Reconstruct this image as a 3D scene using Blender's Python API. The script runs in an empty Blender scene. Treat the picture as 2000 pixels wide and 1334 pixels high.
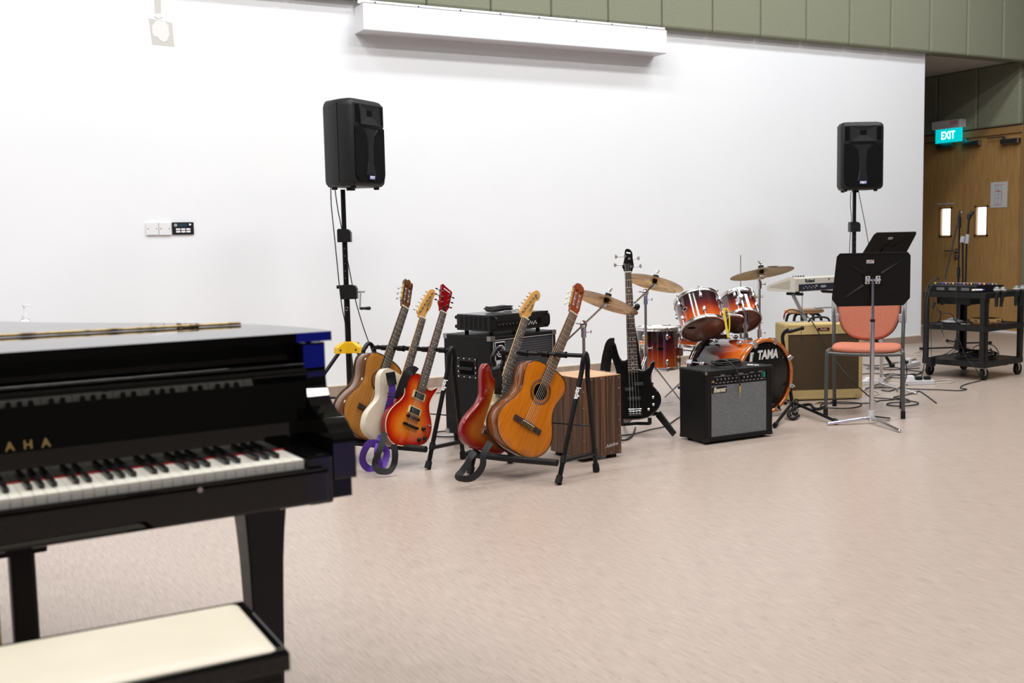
import bpy, bmesh, math, random
from mathutils import Vector, Matrix, geometry
random.seed(7)
sc = bpy.context.scene
COL = sc.collection
PI = math.pi
def R(d): return math.radians(d)

# ---------------------------------------------------------------- camera
CH, F_PX = 1.22, 2070.0
_p, _r, _y = R(5.443), R(-1.223), R(28.135)
FW = Vector((math.sin(_y)*math.cos(_p), math.cos(_y)*math.cos(_p), -math.sin(_p)))
_rt = Vector((math.cos(_y), -math.sin(_y), 0)); _up = _rt.cross(FW)
RT = _rt*math.cos(_r) + _up*math.sin(_r); UP = -_rt*math.sin(_r) + _up*math.cos(_r)
CAMP = Vector((0, 0, CH))
cd = bpy.data.cameras.new('camera'); cam = bpy.data.objects.new('camera', cd); COL.objects.link(cam)
cd.sensor_width = 36; cd.lens = F_PX*36/2000
cam.matrix_world = Matrix(((RT.x, UP.x, -FW.x, 0), (RT.y, UP.y, -FW.y, 0), (RT.z, UP.z, -FW.z, CH), (0, 0, 0, 1)))
cd.dof.use_dof = True; cd.dof.focus_distance = 6.3; cd.dof.aperture_fstop = 3.4
cd.clip_start = .05; cd.clip_end = 60
sc.camera = cam
def ray(x, y): return FW + RT*((x-1000)/F_PX) - UP*((y-667)/F_PX)
def fl(x, y, z=0.0):
    d = ray(x, y); return CAMP + d*((z-CH)/d.z)
def pt(x, y, d): return CAMP + ray(x, y)*d

# ---------------------------------------------------------------- world, lights, exposure
w = bpy.data.worlds.new('world'); sc.world = w; w.use_nodes = True
w.node_tree.nodes['Background'].inputs[0].default_value = (.8, .85, .9, 1)
w.node_tree.nodes['Background'].inputs[1].default_value = .15
sc.view_settings.view_transform = 'Standard'; sc.view_settings.look = 'None'
sc.view_settings.gamma = 1; sc.view_settings.use_curve_mapping = False
sc.view_settings.exposure = -0.05
LP = 84
def area(name, loc, sx, sy, power, col=(1, .98, .95), rot=(0, 0, 0)):
    l = bpy.data.lights.new(name, 'AREA'); l.shape = 'RECTANGLE'; l.size = sx; l.size_y = sy; l.energy = power; l.color = col
    o = bpy.data.objects.new(name, l); COL.objects.link(o); o.location = loc; o.rotation_euler = rot; return o
CEIL = 5.6
for lx in (-2.0, 1.2, 4.4, 7.6):
    for ly in (2.6, 4.7):
        area('ceiling_lamp', (lx, ly, CEIL-.1), 1.5, .5, LP, (1, .985, .965))
for lx in (-2.4, .6, 3.6, 6.6, 9.2):                                  # unseen row of washers, added to brighten the white wall
    area('ceiling_lamp', (lx, 6.2, CEIL-.1), 1.5, .4, LP*.68, (.96, .98, 1))

for lx in (-.6, 1.5, 3.6, 5.7):                            # slim lamps over the hall behind the camera
    for ly in (-.9, -2.6): area('ceiling_lamp', (lx, ly, CEIL-.1), 1.2, .12, LP*.3, (1, .985, .965))

# ---------------------------------------------------------------- materials
def mat(name, col=(.5, .5, .5), rough=.5, metal=0, coat=0, spec=.5, emit=None, es=1, **k):
    m = bpy.data.materials.new(name); m.use_nodes = True
    b = m.node_tree.nodes['Principled BSDF']
    b.inputs['Base Color'].default_value = (*col, 1); b.inputs['Roughness'].default_value = rough
    b.inputs['Metallic'].default_value = metal; b.inputs['Coat Weight'].default_value = coat; b.inputs['Coat Roughness'].default_value = .04
    b.inputs['Specular IOR Level'].default_value = spec
    if emit: b.inputs['Emission Color'].default_value = (*emit, 1); b.inputs['Emission Strength'].default_value = es
    if 'alpha' in k: b.inputs['Transmission Weight'].default_value = k['alpha']
    return m
def N(m, t, **k):
    n = m.node_tree.nodes.new(t)
    for a, b in k.items(): setattr(n, a, b)
    return n
def L(m, a, b): m.node_tree.links.new(a, b)
def grain(m, c1, c2, scale=(1, 1, 1), ns=5, detail=4, lo=.3, hi=.7, bump=0, bdist=.002, coord='Object', dist=0.0, mid=None):
    """colour from a stretched noise in object space, optionally a fine bump"""
    b = m.node_tree.nodes['Principled BSDF']
    tc = N(m, 'ShaderNodeTexCoord'); mp = N(m, 'ShaderNodeMapping'); mp.inputs['Scale'].default_value = scale
    no = N(m, 'ShaderNodeTexNoise'); no.inputs['Scale'].default_value = ns; no.inputs['Detail'].default_value = detail; no.inputs['Distortion'].default_value = dist
    cr = N(m, 'ShaderNodeValToRGB'); cr.color_ramp.elements[0].position = lo; cr.color_ramp.elements[1].position = hi
    cr.color_ramp.elements[0].color = (*c1, 1); cr.color_ramp.elements[1].color = (*c2, 1)
    if mid: e = cr.color_ramp.elements.new((lo+hi)/2); e.color = (*mid, 1)
    L(m, tc.outputs[coord], mp.inputs[0]); L(m, mp.outputs[0], no.inputs[0]); L(m, no.outputs[0], cr.inputs[0]); L(m, cr.outputs[0], b.inputs['Base Color'])
    if bump:
        bp = N(m, 'ShaderNodeBump'); bp.inputs['Strength'].default_value = bump; bp.inputs['Distance'].default_value = bdist
        L(m, no.outputs[0], bp.inputs['Height']); L(m, bp.outputs[0], b.inputs['Normal'])
    return m, cr
def vburst(name, stops, rough=.12, coat=.9):
    """finish whose colour follows the vertex attribute 'fade' (0 at the rim, 1 in the middle)"""
    m = mat(name, rough=rough, coat=coat); b = m.node_tree.nodes['Principled BSDF']
    at = N(m, 'ShaderNodeAttribute', attribute_name='fade'); tc = N(m, 'ShaderNodeTexCoord')
    mp = N(m, 'ShaderNodeMapping'); mp.inputs['Scale'].default_value = (90, 9, 9)
    no = N(m, 'ShaderNodeTexNoise'); no.inputs['Scale'].default_value = 1.2; no.inputs['Detail'].default_value = 3
    cr = N(m, 'ShaderNodeValToRGB'); els = cr.color_ramp.elements
    els[0].position, els[0].color = stops[0][0], (*stops[0][1], 1); els[1].position, els[1].color = stops[-1][0], (*stops[-1][1], 1)
    for p, c in stops[1:-1]: e = els.new(p); e.color = (*c, 1)
    mx = N(m, 'ShaderNodeMix', data_type='RGBA', blend_type='MULTIPLY'); mx.inputs[0].default_value = .35
    c2 = N(m, 'ShaderNodeValToRGB'); c2.color_ramp.elements[0].color = (.55, .5, .45, 1); c2.color_ramp.elements[0].position = .3; c2.color_ramp.elements[1].position = .65
    L(m, at.outputs['Fac'], cr.inputs[0]); L(m, tc.outputs['Object'], mp.inputs[0]); L(m, mp.outputs[0], no.inputs[0]); L(m, no.outputs[0], c2.inputs[0])
    L(m, cr.outputs[0], mx.inputs[6]); L(m, c2.outputs[0], mx.inputs[7]); L(m, mx.outputs[2], b.inputs['Base Color'])
    return m
MT = {}
MT['wall'] = mat('white_wall_paint', (.80, .81, .825), .6)
grain(MT['wall'], (.845, .872, .902), (.865, .888, .913), (1, 1, 1), 1.1, 3, .3, .7)
MT['patch'] = mat('bare_plaster', (.60, .59, .56), .8)
MT['plaster'] = mat('plaster_smear', (.78, .78, .77), .8)
MT['dark_room'] = mat('dark_room_wall', (.07, .068, .06), .8)
MT['ceil'] = mat('ceiling_paint', (.32, .31, .29), .8)
MT['soffit'] = mat('soffit_paint', (.55, .52, .48), .8)
MT['green'] = mat('green_felt', (.24, .26, .18), .95, spec=.1)
grain(MT['green'], (.205, .215, .150), (.275, .285, .210), (1, 1, 1), 110, 3, .3, .7, bump=.3, bdist=.002)
# floor: beige vinyl with short grain streaks running towards the white wall
m = MT['floor'] = mat('vinyl_floor', (.56, .46, .39), .30, spec=.4)
b = m.node_tree.nodes['Principled BSDF']
m, cr = grain(m, (.335, .268, .228), (.465, .380, .330), (85, 7, 1), 1.5, 6, .27, .73)
tc = N(m, 'ShaderNodeTexCoord'); mp = N(m, 'ShaderNodeMapping'); mp.inputs['Scale'].default_value = (120, 26, 1)
no = N(m, 'ShaderNodeTexNoise'); no.inputs['Scale'].default_value = 1.0; no.inputs['Detail'].default_value = 2
c2 = N(m, 'ShaderNodeValToRGB'); c2.color_ramp.elements[0].position = .27; c2.color_ramp.elements[0].color = (.72, .68, .67, 1); c2.color_ramp.elements[1].position = .36
mx = N(m, 'ShaderNodeMix', data_type='RGBA', blend_type='MULTIPLY'); mx.inputs[0].default_value = 1
L(m, tc.outputs['Object'], mp.inputs[0]); L(m, mp.outputs[0], no.inputs[0]); L(m, no.outputs[0], c2.inputs[0])
L(m, cr.outputs[0], mx.inputs[6]); L(m, c2.outputs[0], mx.inputs[7]); L(m, mx.outputs[2], b.inputs['Base Color'])
MT['skirt'] = mat('vinyl_skirting', (.36, .27, .21), .5)
grain(MT['skirt'], (.30, .22, .175), (.40, .31, .25), (60, 60, 5), 1.5, 4)
MT['trimw'] = mat('beige_trim_strip', (.72, .62, .47), .5)
MT['door'] = mat('oak_door_veneer', (.4, .2, .06), .45)
grain(MT['door'], (.33, .185, .066), (.44, .255, .095), (9, 9, .7), 6, 4)
MT['doorframe'] = mat('oak_frame', (.30, .17, .065), .5)
MT['glow'] = mat('lit_pane', (1, 1, 1), .5, emit=(1, 1, 1), es=2.2)
MT['steel'] = mat('brushed_steel', (.42, .41, .4), .35, 1)
MT['chrome'] = mat('chrome', (.72, .72, .74), .15, 1)
MT['gchrome'] = mat('satin_chrome', (.5, .48, .48), .25, 1)
MT['gold'] = mat('gold_plate', (.75, .55, .2), .25, 1)
MT['letter_gold'] = mat('gold_letter', (.5, .34, .12), .4, .6)
MT['white'] = mat('white_plastic', (.82, .82, .84), .4)
MT['paper'] = mat('paper', (.5, .5, .51), .8)
MT['print'] = mat('print_grey', (.16, .16, .17), .8)
MT['redprint'] = mat('print_red', (.5, .04, .04), .7)
MT['red'] = mat('red_sticker', (.9, .06, .02), .5)
MT['exit'] = mat('lit_exit_panel', (0, .5, .45), .4, emit=(0, .55, .60), es=1.0)
MT['exitw'] = mat('lit_exit_letters', (1, 1, 1), .4, emit=(1, 1, 1), es=1.2)
MT['grey'] = mat('grey_plastic', (.33, .34, .35), .5)
MT['lgrey'] = mat('light_grey_plastic', (.6, .6, .62), .45)
MT['piano'] = mat('polished_ebony', (.003, .003, .003), .012, spec=.5); 
MT['piano'].node_tree.nodes['Principled BSDF'].inputs['Coat Roughness'].default_value = .015
MT['satin_black'] = mat('satin_black', (.006, .0055, .005), .35, spec=.3)
MT['ivory'] = mat('ivory_key', (.82, .79, .70), .3)
MT['ebony'] = mat('black_key', (.012, .012, .013), .3)
MT['felt_red'] = mat('red_felt', (.35, .01, .008), .9)
MT['cream'] = mat('cream_leather', (.74, .68, .56), .42); grain(MT['cream'], (.60, .545, .43), (.66, .605, .49), (1, 1, 1), 4, 3)
MT['bamboo'] = mat('bamboo', (.5, .33, .12), .5); grain(MT['bamboo'], (.16, .08, .03), (.62, .44, .19), (16, 1, 1), 1.2, 2, .38, .52)
MT['blkp'] = mat('black_plastic', (.009, .0095, .010), .42, spec=.35)
MT['blkp2'] = mat('speaker_shell', (.010, .011, .012), .5, spec=.35)
MT['blkm'] = mat('black_metal', (.006, .006, .0065), .32, .1, spec=.35)
MT['blkr'] = mat('black_rubber', (.007, .007, .007), .6, spec=.3)
MT['mesh'] = mat('speaker_grille', (.003, .003, .0033), .7, spec=.12)
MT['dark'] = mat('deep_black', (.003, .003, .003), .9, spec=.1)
MT['blue'] = mat('blue_badge', (.03, .04, .22), .4)
MT['yellow'] = mat('yellow_plastic', (.80, .47, .012), .4)
MT['ytape'] = mat('yellow_strap', (.78, .62, .05), .7)
MT['grey2'] = mat('dim_grey_plastic', (.12, .12, .125), .5)
MT['tolex'] = mat('black_tolex', (.005, .005, .005), .5, spec=.25); grain(MT['tolex'], (.003, .003, .0033), (.0075, .0075, .008), (1, 1, 1), 300, 2, bump=.4, bdist=.001)
MT['gcloth'] = mat('grey_grille_cloth', (.16, .17, .175), .8); grain(MT['gcloth'], (.11, .12, .125), (.22, .235, .24), (1, 1, 1), 240, 2)
MT['dcloth'] = mat('dark_grille_cloth', (.05, .052, .058), .8)
MT['tweed'] = mat('tweed_cover', (.62, .46, .17), .7); grain(MT['tweed'], (.50, .375, .15), (.62, .485, .22), (1, 1, 1), 110, 3)
MT['bcloth'] = mat('brown_grille_cloth', (.13, .08, .03), .85)
MT['chair'] = mat('salmon_fabric', (.62, .20, .12), .85); grain(MT['chair'], (.42, .13, .075), (.54, .185, .115), (1, 1, 1), 160, 2, bump=.3, bdist=.001)
MT['frame'] = mat('grey_chair_frame', (.095, .10, .095), .35, .3)
MT['desk'] = mat('black_desk_metal', (.0055, .005, .0045), .5, spec=.22)
MT['cedar'] = mat('cedar_top', (.62, .2, .02), .2, coat=.35, spec=.35); grain(MT['cedar'], (.58, .150, .006), (.69, .225, .014), (60, 4, 60), 1.4, 4)
MT['spruce'] = mat('aged_spruce_top', (.5, .22, .05), .2, coat=.7); grain(MT['spruce'], (.38, .145, .022), (.48, .21, .042), (60, 4, 60), 1.4, 4)
MT['maho'] = mat('mahogany_side', (.19, .05, .012), .15, coat=.9); grain(MT['maho'], (.11, .027, .007), (.27, .085, .022), (3, 3, 22), 3, 4)
MT['maho2'] = mat('brown_side', (.15, .055, .02), .15, coat=.9); grain(MT['maho2'], (.095, .03, .011), (.17, .065, .024), (3, 3, 22), 3, 4)
MT['headb'] = mat('mahogany_head', (.24, .05, .015), .25, coat=.6); grain(MT['headb'], (.20, .038, .012), (.30, .07, .02), (60, 5, 60), 1.2, 3)
MT['headr'] = mat('walnut_head', (.13, .045, .012), .25, coat=.6); grain(MT['headr'], (.05, .02, .008), (.17, .06, .018), (60, 5, 60), 1.2, 3)
MT['rosewood'] = mat('rosewood_board', (.055, .028, .018), .45); grain(MT['rosewood'], (.028, .015, .011), (.075, .038, .024), (60, 4, 60), 1.5, 4)
MT['rosewood2'] = mat('brown_rosewood_board', (.12, .055, .03), .45); grain(MT['rosewood2'], (.07, .032, .018), (.16, .075, .04), (60, 4, 60), 1.5, 4)
MT['ebonyb'] = mat('dark_fretboard', (.014, .013, .013), .4)
MT['maple'] = mat('maple_neck', (.75, .42, .12), .25, coat=.5); grain(MT['maple'], (.66, .35, .085), (.78, .46, .15), (40, 4, 40), 1.5, 3)
MT['neckb'] = mat('brown_neck', (.3, .12, .03), .3, coat=.4)
MT['bone'] = mat('bone_nut', (.8, .74, .58), .4)
MT['binding'] = mat('cream_binding', (.82, .70, .42), .35)
MT['blackb'] = mat('black_binding', (.01, .012, .01), .3)
MT['cherry'] = mat('cherry_red', (.22, .004, .006), .1, coat=.6)
MT['creampaint'] = mat('cream_paint', (.66, .585, .45), .14, coat=1)
MT['bassblack'] = mat('gloss_black_body', (.006, .006, .006), .1, coat=1)
MT['string'] = mat('string_steel', (.6, .57, .52), .35, .8)
MT['nylon'] = mat('nylon_string', (.62, .55, .42), .35)
MT['pearl'] = mat('pearl', (.8, .8, .78), .4)
MT['purple'] = mat('purple_webbing', (.085, .025, .30), .7)
MT['webbing'] = mat('black_webbing', (.012, .012, .013), .75)
MT['zebrano'] = mat('zebrano_veneer', (.15, .06, .025), .4); grain(MT['zebrano'], (.022, .012, .008), (.175, .075, .032), (38, 38, .55), 2.2, 4, .34, .62, mid=(.080, .036, .018))
MT['birch'] = mat('pale_wood', (.52, .30, .16), .4); grain(MT['birch'], (.46, .26, .13), (.60, .37, .21), (5, 26, 5), 2, 3)
MT['stoolw'] = mat('beech_seat', (.62, .36, .17), .4)
MT['cymbal'] = mat('cymbal_bronze', (.58, .38, .17), .33, .85)
g, cr = grain(MT['cymbal'], (.22, .11, .045), (.70, .46, .22), (1, 1, 1), 9, 5, .28, .55, dist=.8)
MT['cymbal2'] = mat('dull_bronze', (.42, .33, .18), .35, .9); grain(MT['cymbal2'], (.32, .24, .12), (.50, .41, .24), (1, 1, 1), 7, 4)
MT['drumhead'] = mat('clear_drumhead', (.16, .075, .05), .25)
MT['drumwhite'] = mat('coated_drumhead', (.75, .73, .70), .6)
MT['kickhead'] = mat('black_drumhead', (.008, .008, .008), .25)
MT['rolandw'] = mat('pearl_white_plastic', (.56, .53, .47), .35)
MT['rolandd'] = mat('navy_panel', (.018, .02, .035), .45)
MT['tamb'] = mat('tambourine_wood', (.46, .25, .08), .5)
MT['micg'] = mat('mic_grille', (.17, .175, .18), .5, .4)
MT['cable'] = mat('black_cable', (.012, .012, .012), .5)
MT['cablew'] = mat('cream_cable', (.55, .50, .42), .5)
MT['clearp'] = mat('clear_bottle', (.9, .9, .92), .1, alpha=.9)
MT['screen'] = mat('lit_blue_screen', (0, 0, 0), .5, emit=(.03, .05, 1), es=2.5)
def drumwood(name, axis_lo, axis_hi):
    """lacquered maple shell, dark at one end of its own z axis, amber at the other"""
    m = mat(name, rough=.12, coat=1); b = m.node_tree.nodes['Principled BSDF']
    tc = N(m, 'ShaderNodeTexCoord'); sp = N(m, 'ShaderNodeSeparateXYZ'); mr = N(m, 'ShaderNodeMapRange')
    mr.inputs[1].default_value = axis_lo; mr.inputs[2].default_value = axis_hi
    cr = N(m, 'ShaderNodeValToRGB'); e = cr.color_ramp.elements
    e[0].position, e[0].color = 0, (.60, .125, .012, 1); e[1].position, e[1].color = 1, (.010, .004, .008, 1)
    a = e.new(.26); a.color = (.44, .06, .009, 1); a = e.new(.48); a.color = (.15, .012, .009, 1); a = e.new(.68); a.color = (.035, .006, .010, 1)
    no = N(m, 'ShaderNodeTexNoise'); no.inputs['Scale'].default_value = 14; no.inputs['Detail'].default_value = 5; no.inputs['Distortion'].default_value = .6
    c2 = N(m, 'ShaderNodeValToRGB'); c2.color_ramp.elements[0].color = (.7, .6, .5, 1); c2.color_ramp.elements[0].position = .3; c2.color_ramp.elements[1].position = .6
    mx = N(m, 'ShaderNodeMix', data_type='RGBA', blend_type='MULTIPLY'); mx.inputs[0].default_value = .5
    L(m, tc.outputs['Object'], sp.inputs[0]); L(m, sp.outputs[2], mr.inputs[0]); L(m, mr.outputs[0], cr.inputs[0])
    L(m, tc.outputs['Object'], no.inputs[0]); L(m, no.outputs[0], c2.inputs[0])
    L(m, cr.outputs[0], mx.inputs[6]); L(m, c2.outputs[0], mx.inputs[7]); L(m, mx.outputs[2], b.inputs['Base Color'])
    return m
for nm, fq, ax, c1, c2_ in (('dcloth', 130, 2, (.022, .023, .027), (.075, .08, .088)), ('bcloth', 130, None, (.032, .020, .009), (.105, .064, .027))):
    m = MT[nm]; b = m.node_tree.nodes['Principled BSDF']; tc = N(m, 'ShaderNodeTexCoord')
    cr = N(m, 'ShaderNodeValToRGB'); cr.color_ramp.elements[0].color = (*c1, 1); cr.color_ramp.elements[1].color = (*c2_, 1)
    if ax == 2:
        wv = N(m, 'ShaderNodeTexWave', wave_type='BANDS', bands_direction='Z'); wv.inputs['Scale'].default_value = 22; wv.inputs['Distortion'].default_value = 1.2; wv.inputs['Detail Scale'].default_value = 3
        L(m, tc.outputs['Object'], wv.inputs[0]); L(m, wv.outputs[0], cr.inputs[0])
    else:
        ck = N(m, 'ShaderNodeTexChecker'); ck.inputs['Scale'].default_value = fq
        mp = N(m, 'ShaderNodeMapping'); mp.inputs['Location'].default_value = (.003, .003, .003)
        L(m, tc.outputs['Object'], mp.inputs[0]); L(m, mp.outputs[0], ck.inputs[0]); L(m, ck.outputs[1], cr.inputs[0])
    L(m, cr.outputs[0], b.inputs['Base Color'])

# ---------------------------------------------------------------- mesh helpers
def V(*a): return Vector(a)
def spline(pts, n=6, closed=False):
    P = [Vector(p) for p in pts]; k = len(P); out = []
    rng = range(k) if closed else range(k-1)
    for i in rng:
        if closed: a, b, c, d = P[(i-1) % k], P[i], P[(i+1) % k], P[(i+2) % k]
        else: a, b, c, d = P[max(i-1, 0)], P[i], P[i+1], P[min(i+2, k-1)]
        for j in range(n):
            t = j/n; out.append(.5*((2*b)+(c-a)*t+(2*a-5*b+4*c-d)*t*t+(3*b-a-3*c+d)*t**3))
    if not closed: out.append(P[-1])
    return out
class MB:
    def __init__(s): s.v = []; s.f = []; s.m = []; s.sm = []; s.X = Matrix()
    def add(s, vs, fs, mi=0, smooth=False):
        o = len(s.v); s.v += [s.X @ Vector(p) for p in vs]; s.f += [tuple(o+i for i in f) for f in fs]
        s.m += [mi]*len(fs); s.sm += [smooth]*len(fs); return s
    def box(s, a, b, mi=0, c=0.0):
        """box from corner a to corner b; c chamfers the vertical-ish edges and rims"""
        x0, x1 = sorted((a[0], b[0])); y0, y1 = sorted((a[1], b[1])); z0, z1 = sorted((a[2], b[2]))
        if c <= 0:
            vs = [(x0, y0, z0), (x1, y0, z0), (x1, y1, z0), (x0, y1, z0), (x0, y0, z1), (x1, y0, z1), (x1, y1, z1), (x0, y1, z1)]
            return s.add(vs, [(3, 2, 1, 0), (4, 5, 6, 7), (0, 1, 5, 4), (1, 2, 6, 5), (2, 3, 7, 6), (3, 0, 4, 7)], mi)
        c = min(c, (x1-x0)/2.01, (y1-y0)/2.01, (z1-z0)/2.01); bm = bmesh.new()
        bmesh.ops.create_cube(bm, size=1)
        for v in bm.verts: v.co = Vector(((x0+x1)/2+v.co.x*(x1-x0), (y0+y1)/2+v.co.y*(y1-y0), (z0+z1)/2+v.co.z*(z1-z0)))
        bmesh.ops.bevel(bm, geom=bm.edges[:], offset=c, segments=2, affect='EDGES', profile=.5)
        bm.verts.index_update(); s.add([v.co.copy() for v in bm.verts], [[v.index for v in f.verts] for f in bm.faces], mi); bm.free(); return s
    def ring(s, c, ax, r, n, ph=0.0):
        ax = Vector(ax).normalized(); a = ax.orthogonal().normalized(); b = ax.cross(a)
        return [Vector(c)+r*(math.cos(2*PI*i/n+ph)*a+math.sin(2*PI*i/n+ph)*b) for i in range(n)]
    def cyl(s, p0, p1, r0, r1=None, n=14, mi=0, caps=True, smooth=True):
        r1 = r0 if r1 is None else r1; p0, p1 = Vector(p0), Vector(p1); ax = p1-p0
        A, B = s.ring(p0, ax, r0, n), s.ring(p1, ax, r1, n)
        s.add(A+B, [(i, (i+1) % n, n+(i+1) % n, n+i) for i in range(n)], mi, smooth)
        if caps: s.add(A, [tuple(range(n))[::-1]], mi); s.add(B, [tuple(range(n))], mi)
        return s
    def lathe(s, prof, c=(0, 0, 0), ax=(0, 0, 1), n=24, mi=0, smooth=True):
        """prof: list of (radius, height along ax)"""
        c = Vector(c); ax = Vector(ax).normalized(); vs = []
        for r, h in prof: vs += s.ring(c+ax*h, ax, max(r, 1e-5), n)
        fs = [(j*n+i, j*n+(i+1) % n, (j+1)*n+(i+1) % n, (j+1)*n+i) for j in range(len(prof)-1) for i in range(n)]
        return s.add(vs, fs, mi, smooth)
    def tube(s, pts, r, n=8, mi=0, closed=False, caps=True):
        P = [Vector(p) for p in pts]; k = len(P); rs = r if isinstance(r, (list, tuple)) else [r]*k
        T = []
        for i in range(k):
            a = P[(i-1) % k] if closed or i else P[i]; b = P[(i+1) % k] if closed or i < k-1 else P[i]
            t = b-a; T.append(t.normalized() if t.length > 1e-9 else Vector((0, 0, 1)))
        nrm = T[0].orthogonal().normalized(); vs = []
        for i in range(k):
            nrm = (nrm-T[i]*nrm.dot(T[i]))
            nrm = nrm.normalized() if nrm.length > 1e-6 else T[i].orthogonal().normalized()
            bn = T[i].cross(nrm)
            vs += [P[i]+rs[i]*(math.cos(2*PI*j/n)*nrm+math.sin(2*PI*j/n)*bn) for j in range(n)]
        e = k if closed else k-1
        fs = [(i*n+j, i*n+(j+1) % n, ((i+1) % k)*n+(j+1) % n, ((i+1) % k)*n+j) for i in range(e) for j in range(n)]
        s.add(vs, fs, mi, True)
        if caps and not closed: s.add(vs[:n], [tuple(range(n))[::-1]], mi); s.add(vs[-n:], [tuple(range(n))], mi)
        return s
    def prism(s, pts, z0, z1, mi=0, axis='z', smooth=False, side_mi=None):
        """extrude a 2-D outline; axis z: (x,y)->z, y: (x,z)->y, x: (y,z)->x"""
        def W(p, h): return (p[0], p[1], h) if axis == 'z' else ((p[0], h, p[1]) if axis == 'y' else (h, p[0], p[1]))
        n = len(pts); A = [W(p, z0) for p in pts]; B = [W(p, z1) for p in pts]
        s.add(A+B, [(i, (i+1) % n, n+(i+1) % n, n+i) for i in range(n)], mi if side_mi is None else side_mi, smooth)
        tri = geometry.tessellate_polygon([[Vector((p[0], p[1], 0)) for p in pts]])
        s.add(A, [t[::-1] for t in tri], mi); s.add(B, [tuple(t) for t in tri], mi); return s
    def sphere(s, c, r, nu=14, nv=9, mi=0, sc_=(1, 1, 1)):
        vs = []; c = Vector(c)
        for j in range(nv+1):
            th = PI*j/nv
            for i in range(nu): vs.append((c.x+r*sc_[0]*math.sin(th)*math.cos(2*PI*i/nu), c.y+r*sc_[1]*math.sin(th)*math.sin(2*PI*i/nu), c.z+r*sc_[2]*math.cos(th)))
        return s.add(vs, [(j*nu+i, (j+1)*nu+i, (j+1)*nu+(i+1) % nu, j*nu+(i+1) % nu) for j in range(nv) for i in range(nu)], mi, True)
    def ribbon(s, pts, wd, wdt, th=.0025, mi=0):
        """flat band: pts path, wd list of width directions, wdt width"""
        P = [Vector(p) for p in pts]; D = [Vector(d).normalized() for d in wd]; k = len(P); vs = []
        for i in range(k):
            t = (P[min(i+1, k-1)]-P[max(i-1, 0)]).normalized(); nn = t.cross(D[i]).normalized()
            for a, b in ((-.5, -.5), (.5, -.5), (.5, .5), (-.5, .5)): vs.append(P[i]+D[i]*wdt*a+nn*th*b)
        fs = [(i*4+j, i*4+(j+1) % 4, i*4+4+(j+1) % 4, i*4+4+j) for i in range(k-1) for j in range(4)]
        fs += [(3, 2, 1, 0), tuple((k-1)*4+q for q in range(4))]
        return s.add(vs, fs, mi, False)
    def loft(s, secs, mi=0, smooth=True, caps=True):
        n = len(secs[0]); vs = [p for q in secs for p in q]
        s.add(vs, [(j*n+i, j*n+(i+1) % n, (j+1)*n+(i+1) % n, (j+1)*n+i) for j in range(len(secs)-1) for i in range(n)], mi, smooth)
        if caps: s.add(secs[0], [tuple(range(n))[::-1]], mi); s.add(secs[-1], [tuple(range(n))], mi)
        return s
def link(name, me, mats, parent=None):
    for mm in mats: me.materials.append(mm)
    o = bpy.data.objects.new(name, me); COL.objects.link(o)
    if parent is not None: o.parent = parent
    return o
def obj(name, mb, mats, parent=None, world=False, label=None, bevel=0, fix=True):
    if not isinstance(mats, (list, tuple)): mats = [mats]
    mats = [MT[q] if isinstance(q, str) else q for q in mats]
    me = bpy.data.meshes.new(name); vs = mb.v
    if world and parent is not None:
        X = wmat(parent).inverted(); vs = [X @ p for p in vs]
    me.from_pydata([tuple(p) for p in vs], [], mb.f)
    for i, p in enumerate(me.polygons): p.material_index = mb.m[i]; p.use_smooth = mb.sm[i]
    if fix:
        bm = bmesh.new(); bm.from_mesh(me); bmesh.ops.recalc_face_normals(bm, faces=bm.faces); bm.to_mesh(me); bm.free()
    o = link(name, me, mats, parent)
    if label: o['label'] = label
    if bevel:
        md = o.modifiers.new('bevel', 'BEVEL'); md.width = bevel; md.segments = 2; md.limit_method = 'ANGLE'; md.angle_limit = R(40)
    return o
def wmat(o):
    m = o.matrix_basis.copy()
    while o.parent is not None: o = o.parent; m = o.matrix_basis @ m
    return m
def thing(name, label, cat, loc=(0, 0, 0), rz=0, group=None, mw=None):
    o = bpy.data.objects.new(name, None); COL.objects.link(o); o.empty_display_size = .1
    if mw is not None: o.matrix_basis = mw
    else: o.location = loc; o.rotation_euler = (0, 0, rz)
    o['label'] = label; o['category'] = cat
    if group: o['group'] = group
    return o
def tag(o, label, cat, group=None):
    o['label'] = label; o['category'] = cat
    if group: o['group'] = group
    return o
def struct(name, mb, mats, parent=None, bevel=0, label=None):
    o = obj(name, mb, mats, parent, bevel=bevel)
    if parent is None: o['kind'] = 'structure'
    if label: o['label'] = label
    return o
def text(name, s, size, material, M, parent=None, shear=0, ext=.0006, bold=0, align='CENTER', sx=1.0, label=None, world=False):
    cu = bpy.data.curves.new(name, 'FONT'); cu.body = s; cu.size = size; cu.extrude = ext; cu.shear = shear; cu.offset = bold
    cu.align_x = align; cu.align_y = 'CENTER'; cu.resolution_u = 3
    t = bpy.data.objects.new(name+'_curve', cu); me = bpy.data.meshes.new_from_object(t)
    bpy.data.objects.remove(t)
    Mx = M @ Matrix.Diagonal((sx, 1, 1, 1))
    if world and parent is not None: Mx = wmat(parent).inverted() @ Mx
    me.transform(Mx); me.name = name
    o = link(name, me, [MT[material] if isinstance(material, str) else material], parent)
    if label: o['label'] = label
    return o
def face_m(o, x, y):
    """matrix with origin o, text right = x, text up = y"""
    x = Vector(x).normalized(); y = Vector(y); y = (y-x*y.dot(x)).normalized(); z = x.cross(y)
    return Matrix(((x.x, y.x, z.x, o[0]), (x.y, y.y, z.y, o[1]), (x.z, y.z, z.z, o[2]), (0, 0, 0, 1)))

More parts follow.
